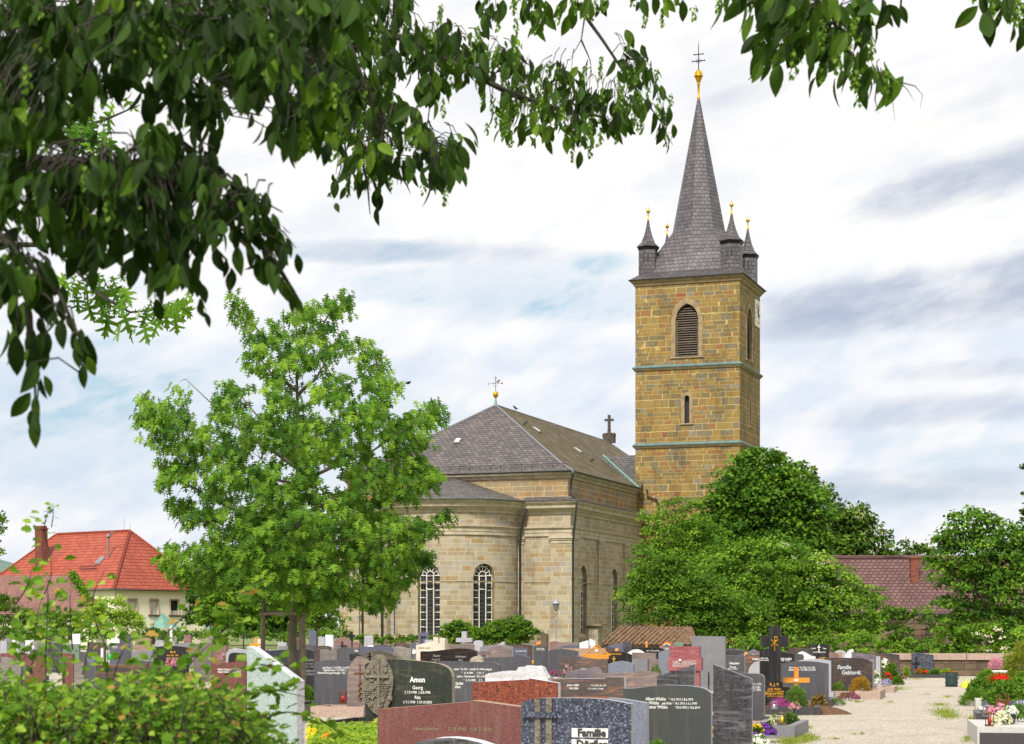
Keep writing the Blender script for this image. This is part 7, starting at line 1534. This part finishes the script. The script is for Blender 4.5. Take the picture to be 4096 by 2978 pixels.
# ------------------------------------------------------------------ plants and flowers on the graves
def plant(name, label, cat, px, pyb, Y, wpx, hpx, mat, leaf=.03, n=None, tmpl=None, seed=1, flowers=None, fn=0, fs=.035, z0=.1, up=.3, cone=False, dep=1.0):
    """pyb: pixel row of the plant's foot (only used when Y is None)"""
    s = Y / FPX; fs *= .74; fn = int(fn * 1.25); rs = np.random.RandomState(seed); base = Vector((XX(px, Y), Y, z0)); root = thing(name, label, cat, base)
    rx, h = wpx * s / 2, hpx * s; n = int((n or min(6000, 2.6 * rx * h / leaf ** 2)) * 1.6) + 40
    d = unit(rs, n); d[:, 2] = np.abs(d[:, 2]); rad = rs.uniform(.55, 1.0, n) ** .6
    f = np.ones(n) if not cone else (1 - d[:, 2] * .35)
    p = np.stack([d[:, 0] * rx * rad * f, d[:, 1] * rx * dep * rad * f, d[:, 2] * h * rad], 1)
    lump = np.array([mnoise.noise(Vector(q) * (2.2 / max(rx, .05))) for q in p]); p *= (1 + .28 * lump)[:, None]
    leaves('foliage', p + np.array(base), d + rs.normal(0, .3, (n, 3)) + [0, 0, up], d + rs.normal(0, .5, (n, 3)) + [0, -.3, .5], leaf * rs.uniform(.7, 1.4, n), tmpl or T_RH, M[mat], root, seed, loc=tuple(base))
    m = MB(); m.tube([(0, 0, -z0), (0, 0, h * .5)], [.012, .006], 5); m.build('stem', M['twig'], root)
    if flowers:
        P, A, Nn = [], [], []
        for i in range(fn):
            e = unit(rs, 1)[0]; e[2] = abs(e[2]) * .9 + .1; e[1] = -abs(e[1]) if rs.rand() < .75 else e[1]; e /= np.linalg.norm(e)
            c = np.array([e[0] * rx, e[1] * rx * dep, e[2] * h]) * rs.uniform(.92, 1.12)
            for k in range(7): a = k * .9 + rs.rand(); P.append(c + np.array(base) + rs.normal(0, fs * .12, 3)); A.append(e * .6 + np.array([math.cos(a), .3 * math.sin(a), math.sin(a)])); Nn.append(e + rs.normal(0, .3, 3))
        leaves('blossom', P, A, Nn, fs, T_OV, M['petal_' + flowers], root, seed + 3, loc=tuple(base))
    return root
def lantern(px, Y, hpx, label, metal='bronze', candle='candle_red', z0=.1, wpx=None, tilt=0):
    s = Y / FPX; h = hpx * s; w = (wpx or hpx * .5) * s; r = thing('grave_lantern', label, 'lantern', (XX(px, Y), Y, z0), R(12)); r.rotation_euler[0] = tilt
    m = MB(); m.box((0, 0, .012), (w * 1.1, w * 1.1, .024)); m.box((0, 0, h * .06), (w, w, h * .06))
    for sx in (-1, 1):
        for sy in (-1, 1): m.box((sx * w * .45, sy * w * .45, h * .45), (w * .1, w * .1, h * .8))
    m.build('lantern_frame', M[metal], r); m = MB(); m.box((0, 0, h * .86), (w * 1.15, w * 1.15, h * .05)); m.box((0, 0, h * .93), (w * .8, w * .8, h * .12), taper=.35); m.build('lantern_roof', M[metal], r)
    m = MB(); m.lathe([(.001, h * .1), (w * .28, h * .1), (w * .28, h * .62), (.001, h * .64)], (0, 0, 0), 12); m.build('candle', M[candle], r); return r
# by the charcoal stone with three lines
lantern(1372, 37.3, 50, 'small brass grave lantern with red candle on a kerb', 'bronze', 'candle_red', .19, 28)
def kerb_thing(x0, x1, yt, yb, label, mat='kerb_pink', Y=None, dep=1.8, hh=.17, slab=False, rz=-PHI, name='grave_bed', cat='grave border'):
    """a low grave border with soil, placed by its front edge"""
    Y = Y or GY(yb); s = Y / FPX; w = (x1 - x0) * s; r = thing(name, label, cat, (XX((x0 + x1) / 2, Y), Y, 0), rz); m = MB()
    if slab: m.box((0, dep / 2, hh / 2), (w, dep, hh))
    else:
        for sx in (-1, 1): m.box((sx * (w / 2 - .06), dep / 2, hh / 2), (.12, dep, hh))
        m.box((0, .06, hh / 2), (w - .24, .12, hh)); m.box((0, dep - .06, hh / 2), (w - .24, .12, hh))
    m.build('border_stone', M[mat], r, bevel=.008)
    if not slab: m = MB(); m.box((0, dep / 2, hh * .35), (w - .24, dep - .24, hh * .7)); m.build('bed_soil', M['soil'], r)
    return r
kerb_thing(1235, 1460, 2825, 2850, 'low reddish grave border left of the vine relief stone', 'kerb_pink', 35.4, .9, .2)
# bright ground cover below the vine relief stone
def carpet(name, label, quads, Y0, Y1, mat, leaf, n, seed, h=.25, fl=(), cat='plants'):
    rs = np.random.RandomState(seed); Ym = (Y0 + Y1) / 2; base = Vector((XX((quads[0] + quads[1]) / 2, Ym), Ym, 0)); root = thing(name, label, cat, base); P = []
    for i in range(n):
        y = rs.uniform(Y0, Y1); x = XX(rs.uniform(quads[0], quads[1]), y); z = h * (.75 + .35 * mnoise.noise(Vector((x * 2.2, y * 2.2, seed)))) * rs.uniform(.5, 1.0); P.append((x, y, z))
    P = np.array(P); leaves('foliage', P, rs.normal(0, 1, (n, 3)) * [1, 1, .4] + [0, -.3, .25], rs.normal(0, .35, (n, 3)) + [0, -.25, 1], leaf * rs.uniform(.6, 1.3, n), T_MAPLE, M[mat], root, seed, loc=tuple(base))
    for k, (fc, fx0, fx1, fy0, fy1, cnt, fs) in enumerate(fl):
        Q, A, Nn = [], [], []
        for i in range(cnt):
            y = rs.uniform(fy0, fy1); c = np.array([XX(rs.uniform(fx0, fx1), y), y, h * rs.uniform(.8, 1.15)])
            for q in range(7): a = q * .9; Q.append(c + rs.normal(0, fs * .1, 3)); A.append((math.cos(a), -.4, math.sin(a))); Nn.append((rs.normal(0, .3), -1, .6))
        leaves('blossom', Q, A, Nn, fs, T_OV, M['petal_' + fc], root, seed + k + 1, loc=tuple(base))
    return root
carpet('ground_cover', 'bright lime ground cover in the bed before the vine relief stone', (1236, 1540), 22.3, 28.2, 'lime_leaf', .055, 9000, 61, .38, (('orange', 1290, 1330, 22.5, 23.5, 3, .035), ('yellow', 1228, 1262, 22.5, 27, 6, .035)))
plant('yellow_shrub', 'small bright yellow shrub behind the boulder stone', 'shrub', 1648, 0, 43, 96, 62, 'yellow_leaf', .05, 900, None, 62, z0=.55); 
plant('yellow_shrub', 'small yellow green shrub beside the rough sagging stone', 'shrub', 1590, 0, 47, 40, 50, 'lime_leaf', .045, 350, None, 63, z0=.6)
plant('round_shrub', 'lime shrub behind thorn shoots left of the reddish stone', 'shrub', 790, 0, 30, 260, 90, 'lime_leaf', .05, 3000, T_MAPLE, 64, z0=.3)
plant('dwarf_conifer', 'small green shrub between grey framed and pale arched stones', 'shrub', 2622, 0, 46, 50, 62, 'mid_leaf', .04, 600, T_BR, 65, z0=.4)
plant('flower_bowl', 'bowl of pink and white flowers beside the carved lily stone', 'flowers', 2222, 0, 37.2, 42, 22, 'mid_leaf', .03, 200, None, 66, 'magenta', 16, .05, .72); 
Y = 37.2; r = thing('flower_dish', 'grey dish carrying the pink flowers on a white slab', 'bowl', (XX(2224, Y), Y, .62)); m = MB(); m.lathe([(.05, -.0), (.1, .02), (.13, .1), (.11, .1), (.08, .04)], (0, 0, 0), 14); m.build('bowl', M['lead'], r); m = MB(); m.box((0, 0, -.31), (.4, .4, .62)); m.build('pedestal', M['kerb_white'], r)
plant('conifer_shrub', 'small conifer tuft before the charcoal stone with three lines', 'shrub', 2630, 0, 19.0, 70, 60, 'conifer_leaf', .03, 900, T_BR, 67, z0=.4, up=.8)
for i, (px, col, nn) in enumerate(((2853, 'magenta', 5), (2850, 'white', 10), (2852, 'purple', 8), (2851, 'yellow', 6), (2848, 'white', 14))):
    plant('bedding_flowers', ['magenta flower in the gap between two dark stones', 'white blossoms in the gap between two dark stones', 'purple pansies in the gap between two dark stones', 'yellow pansies in the gap between two dark stones', 'white flowers at the bottom of the gap between two dark stones'][i], 'flowers', px, 0, 26 - i * .9, 30, 40, 'mid_leaf', .03, 160, None, 70 + i, col, nn, .04, [.62, .42, .38, .33, .2][i])
lantern(2856, 26.5, 36, 'terracotta red lantern in the gap between two dark stones', 'terracotta', 'candle_red', .32, 22)
# right of the black veined stone: pansy bed, lantern and kerbs beside the path
kerb_thing(2995, 3178, 2935, 2958, 'grey granite grave border with pansies and lantern at the path edge', 'grey', 28.6, 2.0, .2)
plant('pansy_bed', 'violet pansies spilling at the path edge', 'flowers', 3052, 0, 27.6, 95, 40, 'dark_leaf', .035, 700, None, 76, 'purple', 60, .05, .12)
plant('pansy_bed', 'yellow pansies below the violet ones', 'flowers', 3030, 0, 26.7, 38, 28, 'dark_leaf', .03, 160, None, 77, 'yellow', 9, .055, .2); plant('white_flowers', 'clump of white flowers at the bottom by the path', 'flowers', 3040, 0, 25.8, 60, 48, 'mid_leaf', .03, 300, None, 78, 'white', 34, .045, .05)
plant('yellow_flowers', 'pale yellow flowers left of the wooden lantern', 'flowers', 3100, 0, 29.8, 50, 34, 'mid_leaf', .03, 260, None, 79, 'cream', 34, .035, .15); plant('dwarf_shrub', 'small rounded green shrub behind the wooden lantern', 'shrub', 3162, 0, 30.2, 64, 40, 'conifer_leaf', .03, 800, None, 80, z0=.15)
lantern(3127, 29.0, 50, 'dark wooden lantern with yellow candle at the path edge', 'dark_wood', 'candle_yellow', .2, 26)
plant('magenta_heather', 'dense magenta heather bed before the black cross', 'flowers', 3120, 0, 36.6, 90, 40, 'dark_leaf', .035, 500, None, 81, 'magenta', 120, .05, .1, dep=.6); plant('pink_flowers', 'pink begonia clump right of the magenta heather', 'flowers', 3178, 0, 35.9, 46, 22, 'mid_leaf', .03, 200, None, 82, 'pink', 26, .045, .14)
lantern(3096, 35.6, 32, 'clear glass lantern before the magenta heather', 'lead', 'ceramic', .15, 18)
plant('dwarf_conifer', 'bushy bright green dwarf conifer under the wooden cross', 'shrub', 3186, 0, 36.9, 92, 86, 'conifer_leaf', .035, 3600, T_BR, 83, z0=.12, up=1.2)
plant('pink_flowers', 'pink and white flowers beside the dwarf conifer', 'flowers', 3244, 0, 37.5, 40, 34, 'mid_leaf', .03, 300, None, 84, 'pink', 20, .05, .05); plant('leafy_plant', 'reddish leafed plant on the earth heap', 'plant', 3275, 0, 37.4, 62, 48, 'reddish_leaf', .06, 300, T_OV, 85, z0=.08, up=.9)
Y = 36.6; r = thing('earth_heap', 'heap of brown earth beside the path', 'earth heap', (XX(3300, Y), Y, 0)); rs_ = random.Random(3); m = MB(); N_ = 18; prev = None
ringsz = [(.42, .0), (.33, .05), (.2, .11), (.08, .15), (.0, .16)]; rows = [[(rr * (1.25 + .1 * rs_.random()) * math.cos(2 * math.pi * k / N_), rr * (.9 + .15 * rs_.random()) * math.sin(2 * math.pi * k / N_), z + rs_.uniform(-.012, .012) * (z > 0)) for k in range(N_)] for rr, z in ringsz]
for a, b in zip(rows[:-1], rows[1:]):
    for k in range(N_): m.face([a[k], a[(k + 1) % N_], b[(k + 1) % N_], b[k]], smooth=True)
m.build('soil_mound', M['soil'], r)
plant('ground_juniper', 'low juniper strip before the charcoal plinth', 'shrub', 3350, 0, 40.5, 60, 26, 'conifer_leaf', .03, 700, T_BR, 86, z0=.02)
plant('mixed_flowers', 'mixed violet and orange flowers left of the brown polished stone', 'flowers', 3395, 0, 43.5, 84, 26, 'reddish_leaf', .03, 500, None, 87, 'magenta', 26, .045, .03); plant('spiky_shrub', 'feathery green shrub left of the brown polished stone', 'shrub', 3354, 0, 45.5, 56, 42, 'mid_leaf', .035, 700, T_BR, 88, z0=.1, up=1)
plant('orange_shrub', 'round orange tipped shrub before the brown polished stone', 'shrub', 3443, 0, 44.6, 84, 66, 'orange_leaf', .04, 2200, T_BR, 89, z0=.12, up=.8)
kerb_thing(3420, 3520, 2760, 2783, 'pinkish grave border around the orange shrub', 'kerb_pink', 44.0, 1.8, .2)
kerb_thing(3505, 3575, 2735, 2750, 'low pale grave border beside the path mid way', 'kerb_pink', 48.5, 1.6, .15)
plant('white_chrysanthemum', 'cream and white flowers beside the narrow pillar stone', 'flowers', 3502, 0, 52, 26, 34, 'mid_leaf', .035, 200, None, 90, 'cream', 22, .06, .25); plant('white_vase_flowers', 'white flowers in a small dark vase', 'flowers', 3508, 0, 50, 18, 22, 'mid_leaf', .03, 90, None, 91, 'white', 12, .05, .18)
plant('ball_shrub', 'round green shrub beside the path', 'shrub', 3562, 0, 55.5, 60, 76, 'mid_leaf', .045, 2600, None, 92, z0=.05); plant('red_flowers', 'red and orange flowers at the foot of the round shrub', 'flowers', 3553, 0, 54.2, 30, 30, 'reddish_leaf', .035, 200, None, 93, 'red', 12, .05, .18)
plant('lavender', 'lavender clump beside the path', 'flowers', 3545, 0, 53.0, 40, 26, 'conifer_leaf', .03, 300, T_BR, 94, 'lavender', 40, .035, .05); plant('small_shrub', 'low green shrub right of the round one', 'shrub', 3592, 0, 55.0, 44, 30, 'mid_leaf', .04, 600, None, 95, z0=.02); plant('lime_shrub', 'small lime shrub beside the dark brown stone', 'shrub', 3626, 0, 61, 22, 40, 'lime_leaf', .045, 400, None, 96, z0=.1)
plant('white_blossom_shrub', 'white flowering shrub behind the round shrub', 'flowers', 3540, 0, 58, 30, 34, 'mid_leaf', .04, 250, None, 97, 'white', 26, .06, .45)
plant('grave_flowers', 'red and yellow flowers before the navy stone', 'flowers', 3688, 0, 63.2, 60, 22, 'mid_leaf', .04, 500, None, 98, 'red', 14, .06, .12); plant('small_shrub', 'small light shrub right of the navy stone', 'shrub', 3738, 0, 63.8, 42, 22, 'conifer_leaf', .04, 500, None, 99, z0=.1); plant('small_shrub', 'yellowish shrub at the wall behind the green bag', 'shrub', 3784, 0, 64, 40, 22, 'lime_leaf', .04, 400, None, 100, z0=.1)
kerb_thing(3640, 3790, 2697, 2706, 'long dark grave border under the boundary wall', 'kerb_dark', 62.6, 1.6, .12, rz=R(-3))
lantern(3659, 63.5, 14, 'red candle light before the navy stone', 'candle_red', 'candle_red', .15, 8); lantern(3614, 60, 22, 'small dark lantern at the foot of the dark brown stone', 'iron', 'candle_red', .05, 14)
# green pop-up garden bag and yellow watering can on the path
Y = GY(2749); s = Y / FPX; r = thing('garden_bag', 'dark green pop-up garden waste bag full of cuttings on the path', 'garden bag', (XX(3806, Y), Y, 0)); hb = 58 * s; rb = 25 * s
m = MB(); m.lathe([(.001, .01), (rb * .98, .0), (rb * .95, hb * .2), (rb * 1.03, hb * .3), (rb * .94, hb * .45), (rb * 1.02, hb * .6), (rb * .95, hb * .78), (rb * 1.03, hb), (rb * .97, hb), (rb * .9, hb * .86), (.001, hb * .84)], (0, 0, 0), 24); m.build('bag_body', M['bag_green'], r)
m = MB(); m.tube([(rb * 1.02 * math.cos(R(15 * i)), rb * 1.02 * math.sin(R(15 * i)), hb) for i in range(25)], .012, 5); m.tube([(rb, 0, hb * .9), (rb + .05, 0, hb * .7), (rb, 0, hb * .5)], .01, 4); m.build('rim', M['bag_green'], r)
plant('cuttings', 'brownish green cuttings heaped in the garden bag', 'cuttings', 3806, 0, Y, 48, 9, 'orange_leaf', .03, 260, None, 101, z0=hb * .93)
def can(px, pyb, Y, hpx, wpx, mat, label, z0=0.0, rz=0.3):
    s = Y / FPX; h, w = hpx * s, wpx * s; r = thing('watering_can', label, 'watering can', (XX(px, Y), Y, z0), rz); m = MB(); m.lathe([(.001, 0), (w * .42, 0), (w * .45, .01), (w * .40, h * .62), (w * .3, h * .68), (w * .1, h * .7)], (0, 0, 0), 18); m.build('can_body', M[mat], r)
    m = MB(); m.tube([(w * .38, 0, h * .12), (w * .75, 0, h * .5), (w * .95, 0, h * .8)], [w * .09, w * .06, w * .05], 7); m.lathe([(w * .05, h * .78), (w * .14, h * .86), (.001, h * .87)], (w * .97, 0, 0), 10); m.build('spout', M[mat], r)
    m = MB(); m.tube([(-w * .4, 0, h * .2), (-w * .52, 0, h * .6), (-w * .3, 0, h * .96), (0, 0, h), (w * .2, 0, h * .92), (w * .28, 0, h * .66)], w * .045, 7); m.build('handle', M[mat], r)
can(3862, 2752, GY(2753), 36, 36, 'plastic_yellow', 'neon yellow watering can on the gravel beside the green bag', rz=-1.3)
can(374, 2670, 42.5, 58, 44, 'plastic_grey', 'grey watering can hanging at the white post in the left field', .82, 2.6); can(442, 2645, 43, 34, 30, 'plastic_green', 'bright green watering can beside the white post', .95, .4)
# ---- right foreground graves
kerb_thing(3905, 4010, 2822, 2850, 'pale rough granite grave slab right of the path', 'kerb_white', 37.3, .9, .26, slab=True, rz=R(-12)); kerb_thing(3925, 4260, 2868, 2895, 'second pale grave border right of the path', 'kerb_white', 33.0, 1.6, .24, rz=R(-12)); kerb_thing(3905, 3960, 2890, 2925, 'dark edged grave border corner right of the path', 'kerb_dark', 30.5, 1.4, .3, rz=R(-12))
kerb_thing(3915, 4300, 2930, 2990, 'long pale slabbed grave with dark front in the lower right corner', 'kerb_white', 26.6, 2.2, .28, slab=True, rz=R(-10))
def low_slab(): 
    r = thing('grave_slab', 'dark polished front slab of the corner grave', 'grave border', (XX(4110, 26.2), 26.2, 0), R(-10)); m = MB(); m.box((0, 0, .11), (1.3, .1, .22)); m.build('slab', M['kerb_dark'], r, bevel=.006)
low_slab()
lantern(3950, 29.0, 48, 'grey metal lantern with red glass in the right foreground', 'lead', 'candle_red', .32, 28); lantern(3957, 26.9, 60, 'tilted copper coloured lantern with red glass in the lower right', 'bronze', 'candle_red', .28, 24, tilt=R(4))
Y = 33.0; r = thing('flower_bowl_stand', 'bronze flower bowl on the right hand graves', 'bowl', (XX(4012, Y), Y, .25), 0); m = MB(); m.lathe([(.06, 0), (.05, .05), (.1, .09), (.13, .16), (.15, .17), (.12, .17), (.03, .12)], (0, 0, 0), 14); m.build('bowl', M['bronze'], r)
for k in range(4):
    a = R(45 + 90 * k); m = MB(); m.tube([(.12 * math.cos(a), .12 * math.sin(a), .17), (.1 * math.cos(a), .1 * math.sin(a), .28)], .012, 5); m.build('upright', M['bronze'], r)
plant('pink_dahlias', 'pink dahlia bloom cluster beside the grey lantern', 'flowers', 3988, 0, 28.6, 44, 30, 'mid_leaf', .03, 200, None, 110, 'pink', 9, .10, .38); plant('cream_dahlias', 'cream dahlias in the lower right', 'flowers', 4000, 0, 27.4, 64, 40, 'dark_leaf', .03, 300, None, 111, 'cream', 15, .10, .3); plant('white_flowers', 'white flowers in a dark green pot at lower right', 'flowers', 4044, 0, 27.6, 34, 26, 'mid_leaf', .03, 150, None, 112, 'white', 10, .07, .42)
Y = 27.6; r = thing('plant_pot', 'dark green plant pot under the white flowers', 'plant pot', (XX(4044, Y), Y, .28)); m = MB(); m.lathe([(.001, 0), (.05, 0), (.09, .14), (.1, .16), (.085, .16), (.001, .14)], (0, 0, 0), 14); m.build('pot', M['bag_green'], r)
plant('ornamental_grass', 'arching ornamental grass at the right edge', 'grass plant', 4072, 0, 28.2, 90, 44, 'conifer_leaf', .12, 130, T_BR, 113, z0=.3, up=.9); plant('violet_flowers', 'violet flowers at the right edge', 'flowers', 4085, 0, 30, 60, 24, 'mid_leaf', .03, 260, None, 114, 'lavender', 30, .04, .42)
Y = 34.5; r = thing('vase_with_lid', 'dark round plaque stone on the pale slab', 'plaque', (XX(3941, Y), Y, .26)); m = MB(); m.box((0, 0, .04), (.1, .08, .08), taper=.8); m.build('stone', M['slate_blue'], r, bevel=.01)
plant('spreading_juniper', 'dark spreading juniper at the right path edge', 'shrub', 3900, 0, 40.5, 120, 62, 'mid_leaf', .04, 2600, T_BR, 115, z0=.02, up=.1, dep=.8); plant('leafy_bush', 'large leafy green bush below the red geraniums', 'bush', 4025, 0, 37.2, 170, 108, 'mid_leaf', .055, 4200, T_OV, 116, z0=.05); plant('leafy_bush', 'green bush at the right edge behind the geraniums', 'bush', 4080, 0, 41, 90, 110, 'elder_leaf', .05, 2000, T_OV, 117, z0=.1)
plant('red_geraniums', 'bright red geraniums on the right hand graves', 'flowers', 3995, 0, 38.6, 90, 30, 'mid_leaf', .04, 500, None, 118, 'red', 46, .045, .58, dep=.6)
plant('shrub', 'reddish green low shrub right of the yellow watering can', 'shrub', 3905, 0, 45, 70, 62, 'reddish_leaf', .04, 1500, None, 119, z0=.05); plant('shrub', 'light green shrub right of the yellow can', 'shrub', 3950, 0, 47, 100, 84, 'elder_leaf', .045, 2400, None, 120, z0=.1); plant('shrub', 'small bright shrub in front of the reddish one', 'shrub', 3918, 0, 42.8, 60, 42, 'mid_leaf', .04, 900, None, 121, z0=.02)
plant('pampas_tuft', 'pinkish feathery shrub left of the clipped yew', 'shrub', 3985, 0, 51, 60, 46, 'petal_pink', .05, 500, T_BR, 122, z0=.55, up=1)
Y = 46; r = thing('bird_bath', 'white stone bird bath beside the clipped yew', 'bird bath', (XX(3999, Y), Y, 0)); m = MB(); m.lathe([(.14, 0), (.1, .08), (.05, .14), (.05, .5), (.08, .56)], (0, 0, 0), 12); m.build('pedestal', M['ceramic'], r); m = MB(); m.lathe([(.05, .55), (.16, .58), (.2, .64), (.18, .64), (.02, .6)], (0, 0, 0), 16); m.build('basin', M['ceramic'], r)
stone(4086, 4160, 2700, 45, 'aqua', 'pale greenish gravestone edge at the right border', FLAT, 0, .14)
lantern(3925, 39.6, 26, 'small dark lantern beside the juniper', 'iron', 'candle_red', .05, 14); plant('orange_flowers', 'orange marigolds near the small dark lantern', 'flowers', 3945, 0, 39.2, 24, 12, 'mid_leaf', .03, 60, None, 123, 'orange', 7, .05, .12)
lantern(3894, 48.5, 22, 'dark lantern at the right path edge further back', 'iron', 'candle_red', .05, 12); lantern(3880, 47.5, 16, 'whitish low lantern right of the yellow can', 'lead', 'ceramic', .02, 14)
for i, (px, col) in enumerate(((2150, 'orange'), (2158, 'orange'), (2132, 'orange'))):
    Y = 70 - i * 6; r = thing('candle', ['orange candle jar left on the dark block stone', 'second orange candle jar on the dark block stone', 'low orange lantern jar by the white rocky stone'][i], 'candle', (XX(px, Y), Y, ZZ([2585, 2584, 2660][i], Y)), 0); m = MB(); k = .045; m.lathe([(.001, 0), (k, 0), (k, .12), (k * .7, .13), (.001, .14)], (0, 0, 0), 12); m.build('jar', M['wood'], r); m = MB(); m.box((0, 0, -ZZ([2585, 2584, 2660][i], Y) / 2), (.3, .3, ZZ([2585, 2584, 2660][i], Y) - .002)); m.build('pedestal', M['charcoal'], r)
plant('pink_flowers', 'pink dried flower heads before the black gold lettered stone', 'flowers', 690, 0, 52, 50, 34, 'reddish_leaf', .03, 160, None, 124, 'pink', 30, .05, .62); plant('pink_flowers', 'pink flower before the pinkish brown stone', 'flowers', 890, 0, 56, 22, 30, 'mid_leaf', .03, 90, None, 125, 'pink', 12, .06, .7)
# hydrangea-like low greenery between the left rows
for i, (px, Y, w_, h_, z_) in enumerate(((60, 66, 60, 34, .5), (340, 62, 60, 30, .4), (660, 70, 70, 30, .5), (1230, 40.5, 60, 60, .1), (1090, 70, 60, 30, .5), (1960, 66, 50, 24, .6), (2480, 64, 50, 22, .6))):
    plant('grave_shrub', ['low shrub among the far left graves', 'low shrub left of the dark pillar stone', 'low shrub behind the black gold lettered stone', 'grassy tuft behind the brass lantern', 'low shrub behind the pale green slab', 'low shrub below the apse shrubs among stones', 'low shrub before the shed among stones'][i], 'shrub', px, 0, Y, w_, h_, 'mid_leaf', .04, 500, None, 130 + i, z0=z_)
plant('clipped_yew', 'clipped golden yew dome at the right edge', 'shrub', 4112, 0, 47, 215, 212, 'yew_leaf', .035, 12000, None, 42, z0=.08)
plant('leafy_bush', 'dark green shrub behind the spreading juniper', 'bush', 3925, 0, 43.8, 110, 74, 'maple_leaf', .05, 1500, T_OV, 143, z0=.05); plant('leafy_bush', 'mixed green shrub below the bird bath', 'bush', 3990, 0, 43.0, 130, 96, 'mid_leaf', .05, 2200, T_OV, 144, z0=.05); plant('flower_clump', 'violet and green clump on the slab grave at the right edge', 'flowers', 4070, 0, 32.0, 80, 46, 'elder_leaf', .04, 500, None, 145, 'purple', 24, .05, .25)
# ---- birds
def bird(loc, label, s=1.0, flying=False, rz=0):
    r = thing('bird', label, 'bird', loc, rz); m = MB()
    pr = [(-.20, .0, .012), (-.12, .01, .022), (-.06, .03, .045), (.0, .06, .062), (.05, .10, .055), (.09, .14, .036), (.12, .165, .033), (.145, .165, .022), (.175, .158, .004)]
    m.tube([(x * s, 0, (z if not flying else z * .3) * s + .06 * s) for x, z, _ in pr], [q * s for _, _, q in pr], 8); m.build('body', M['bird_black'], r)
    m = MB()
    if flying:
        for sy in (-1, 1): m.face([(.06 * s, sy * .02 * s, .1 * s), (.10 * s, sy * .2 * s, .2 * s), (-.02 * s, sy * .38 * s, .16 * s), (-.05 * s, sy * .16 * s, .14 * s), (-.06 * s, sy * .02 * s, .09 * s)])
        m.build('wing', M['bird_black'], r)
    else:
        for sy in (-1, 1): m.tube([(.0, sy * .02 * s, .07 * s), (.01 * s, sy * .02 * s, 0)], .006 * s, 4)
        m.build('leg', M['bird_black'], r)
CW = CH.matrix_world if False else (Matrix.Translation((4.97, 159.4, 0)) @ Matrix.Rotation(-TH, 4, 'Z'))
bird(CW @ Vector((AX, 10.6 + 5.5, 22.3)), 'black bird perched on the ridge right of the hip peak', 1.9, rz=2.4); bird(CW @ Vector((-7.6, 10.2, zK + 6.45 * (zR - zK) / 9.45 + .02)), 'black bird lower on the mossy slope near the peak', 1.6, rz=.3)
bird(CW @ Vector((-3.3, 17.0, zK + 2.15 * (zR - zK) / 9.45 + .02)), 'black bird on the mossy slope beside the right hand roof light', 1.6, rz=.3)
bird(A1w if False else CW @ Vector((AX + .25, 10.6, zR + 1.05 + .96)), 'black bird sitting on the weathervane arm', 1.3, rz=.2); bird(PX(1632, 1540, 120), 'small bird flying in the sky left of the church roof', 1.3, True, .5)
# ---- grass tufts on the gravel and along the kerbs
def grass():
    rs = np.random.RandomState(8); P = []
    for (px, py, rx, ry, n) in ((3775, 2852, 55, 22, 1500), (3800, 2868, 60, 14, 900), (3760, 2822, 50, 10, 380), (3590, 2758, 45, 9, 700), (3560, 2752, 30, 6, 300), (3670, 2718, 45, 5, 300), (3262, 2852, 30, 12, 500), (3230, 2958, 45, 18, 1500), (3160, 2970, 60, 20, 1700), (3230, 2915, 26, 10, 250), (3490, 2790, 40, 4, 200), (3560, 2812, 20, 3, 100),
                            (3890, 2880, 26, 12, 400), (3790, 2790, 40, 8, 160), (3700, 2780, 30, 5, 60), (3430, 2810, 30, 4, 160), (3870, 2960, 25, 20, 200), (3450, 2940, 60, 3, 60), (3340, 2960, 30, 2, 60), (3880, 2800, 30, 20, 300), (1300, 2860, 80, 20, 600), (1450, 2800, 60, 20, 300)):
        for i in range(n):
            a, r = rs.rand() * 6.283, abs(rs.normal(0, .55)); x, y = px + rx * r * math.cos(a), max(py + ry * r * math.sin(a), 2600); Yg = GY(y); P.append((XX(x, Yg), Yg, .006))
    for i in range(9000):
        Yg = rs.uniform(24, 120); x = rs.uniform(-.28, .16) * Yg; P.append((x, Yg, 0.004))
    P = np.array(P); n = len(P); P[:, 2] += 0
    o = leaves('grass_tufts', P, rs.normal(0, .7, (n, 3)) + [0, 0, .8], rs.normal(0, 1, (n, 3)) + [0, -1, .5], rs.uniform(.02, .055, n), T_BR, M['grass_blade'], None, 5, kind='stuff'); return o
grass()
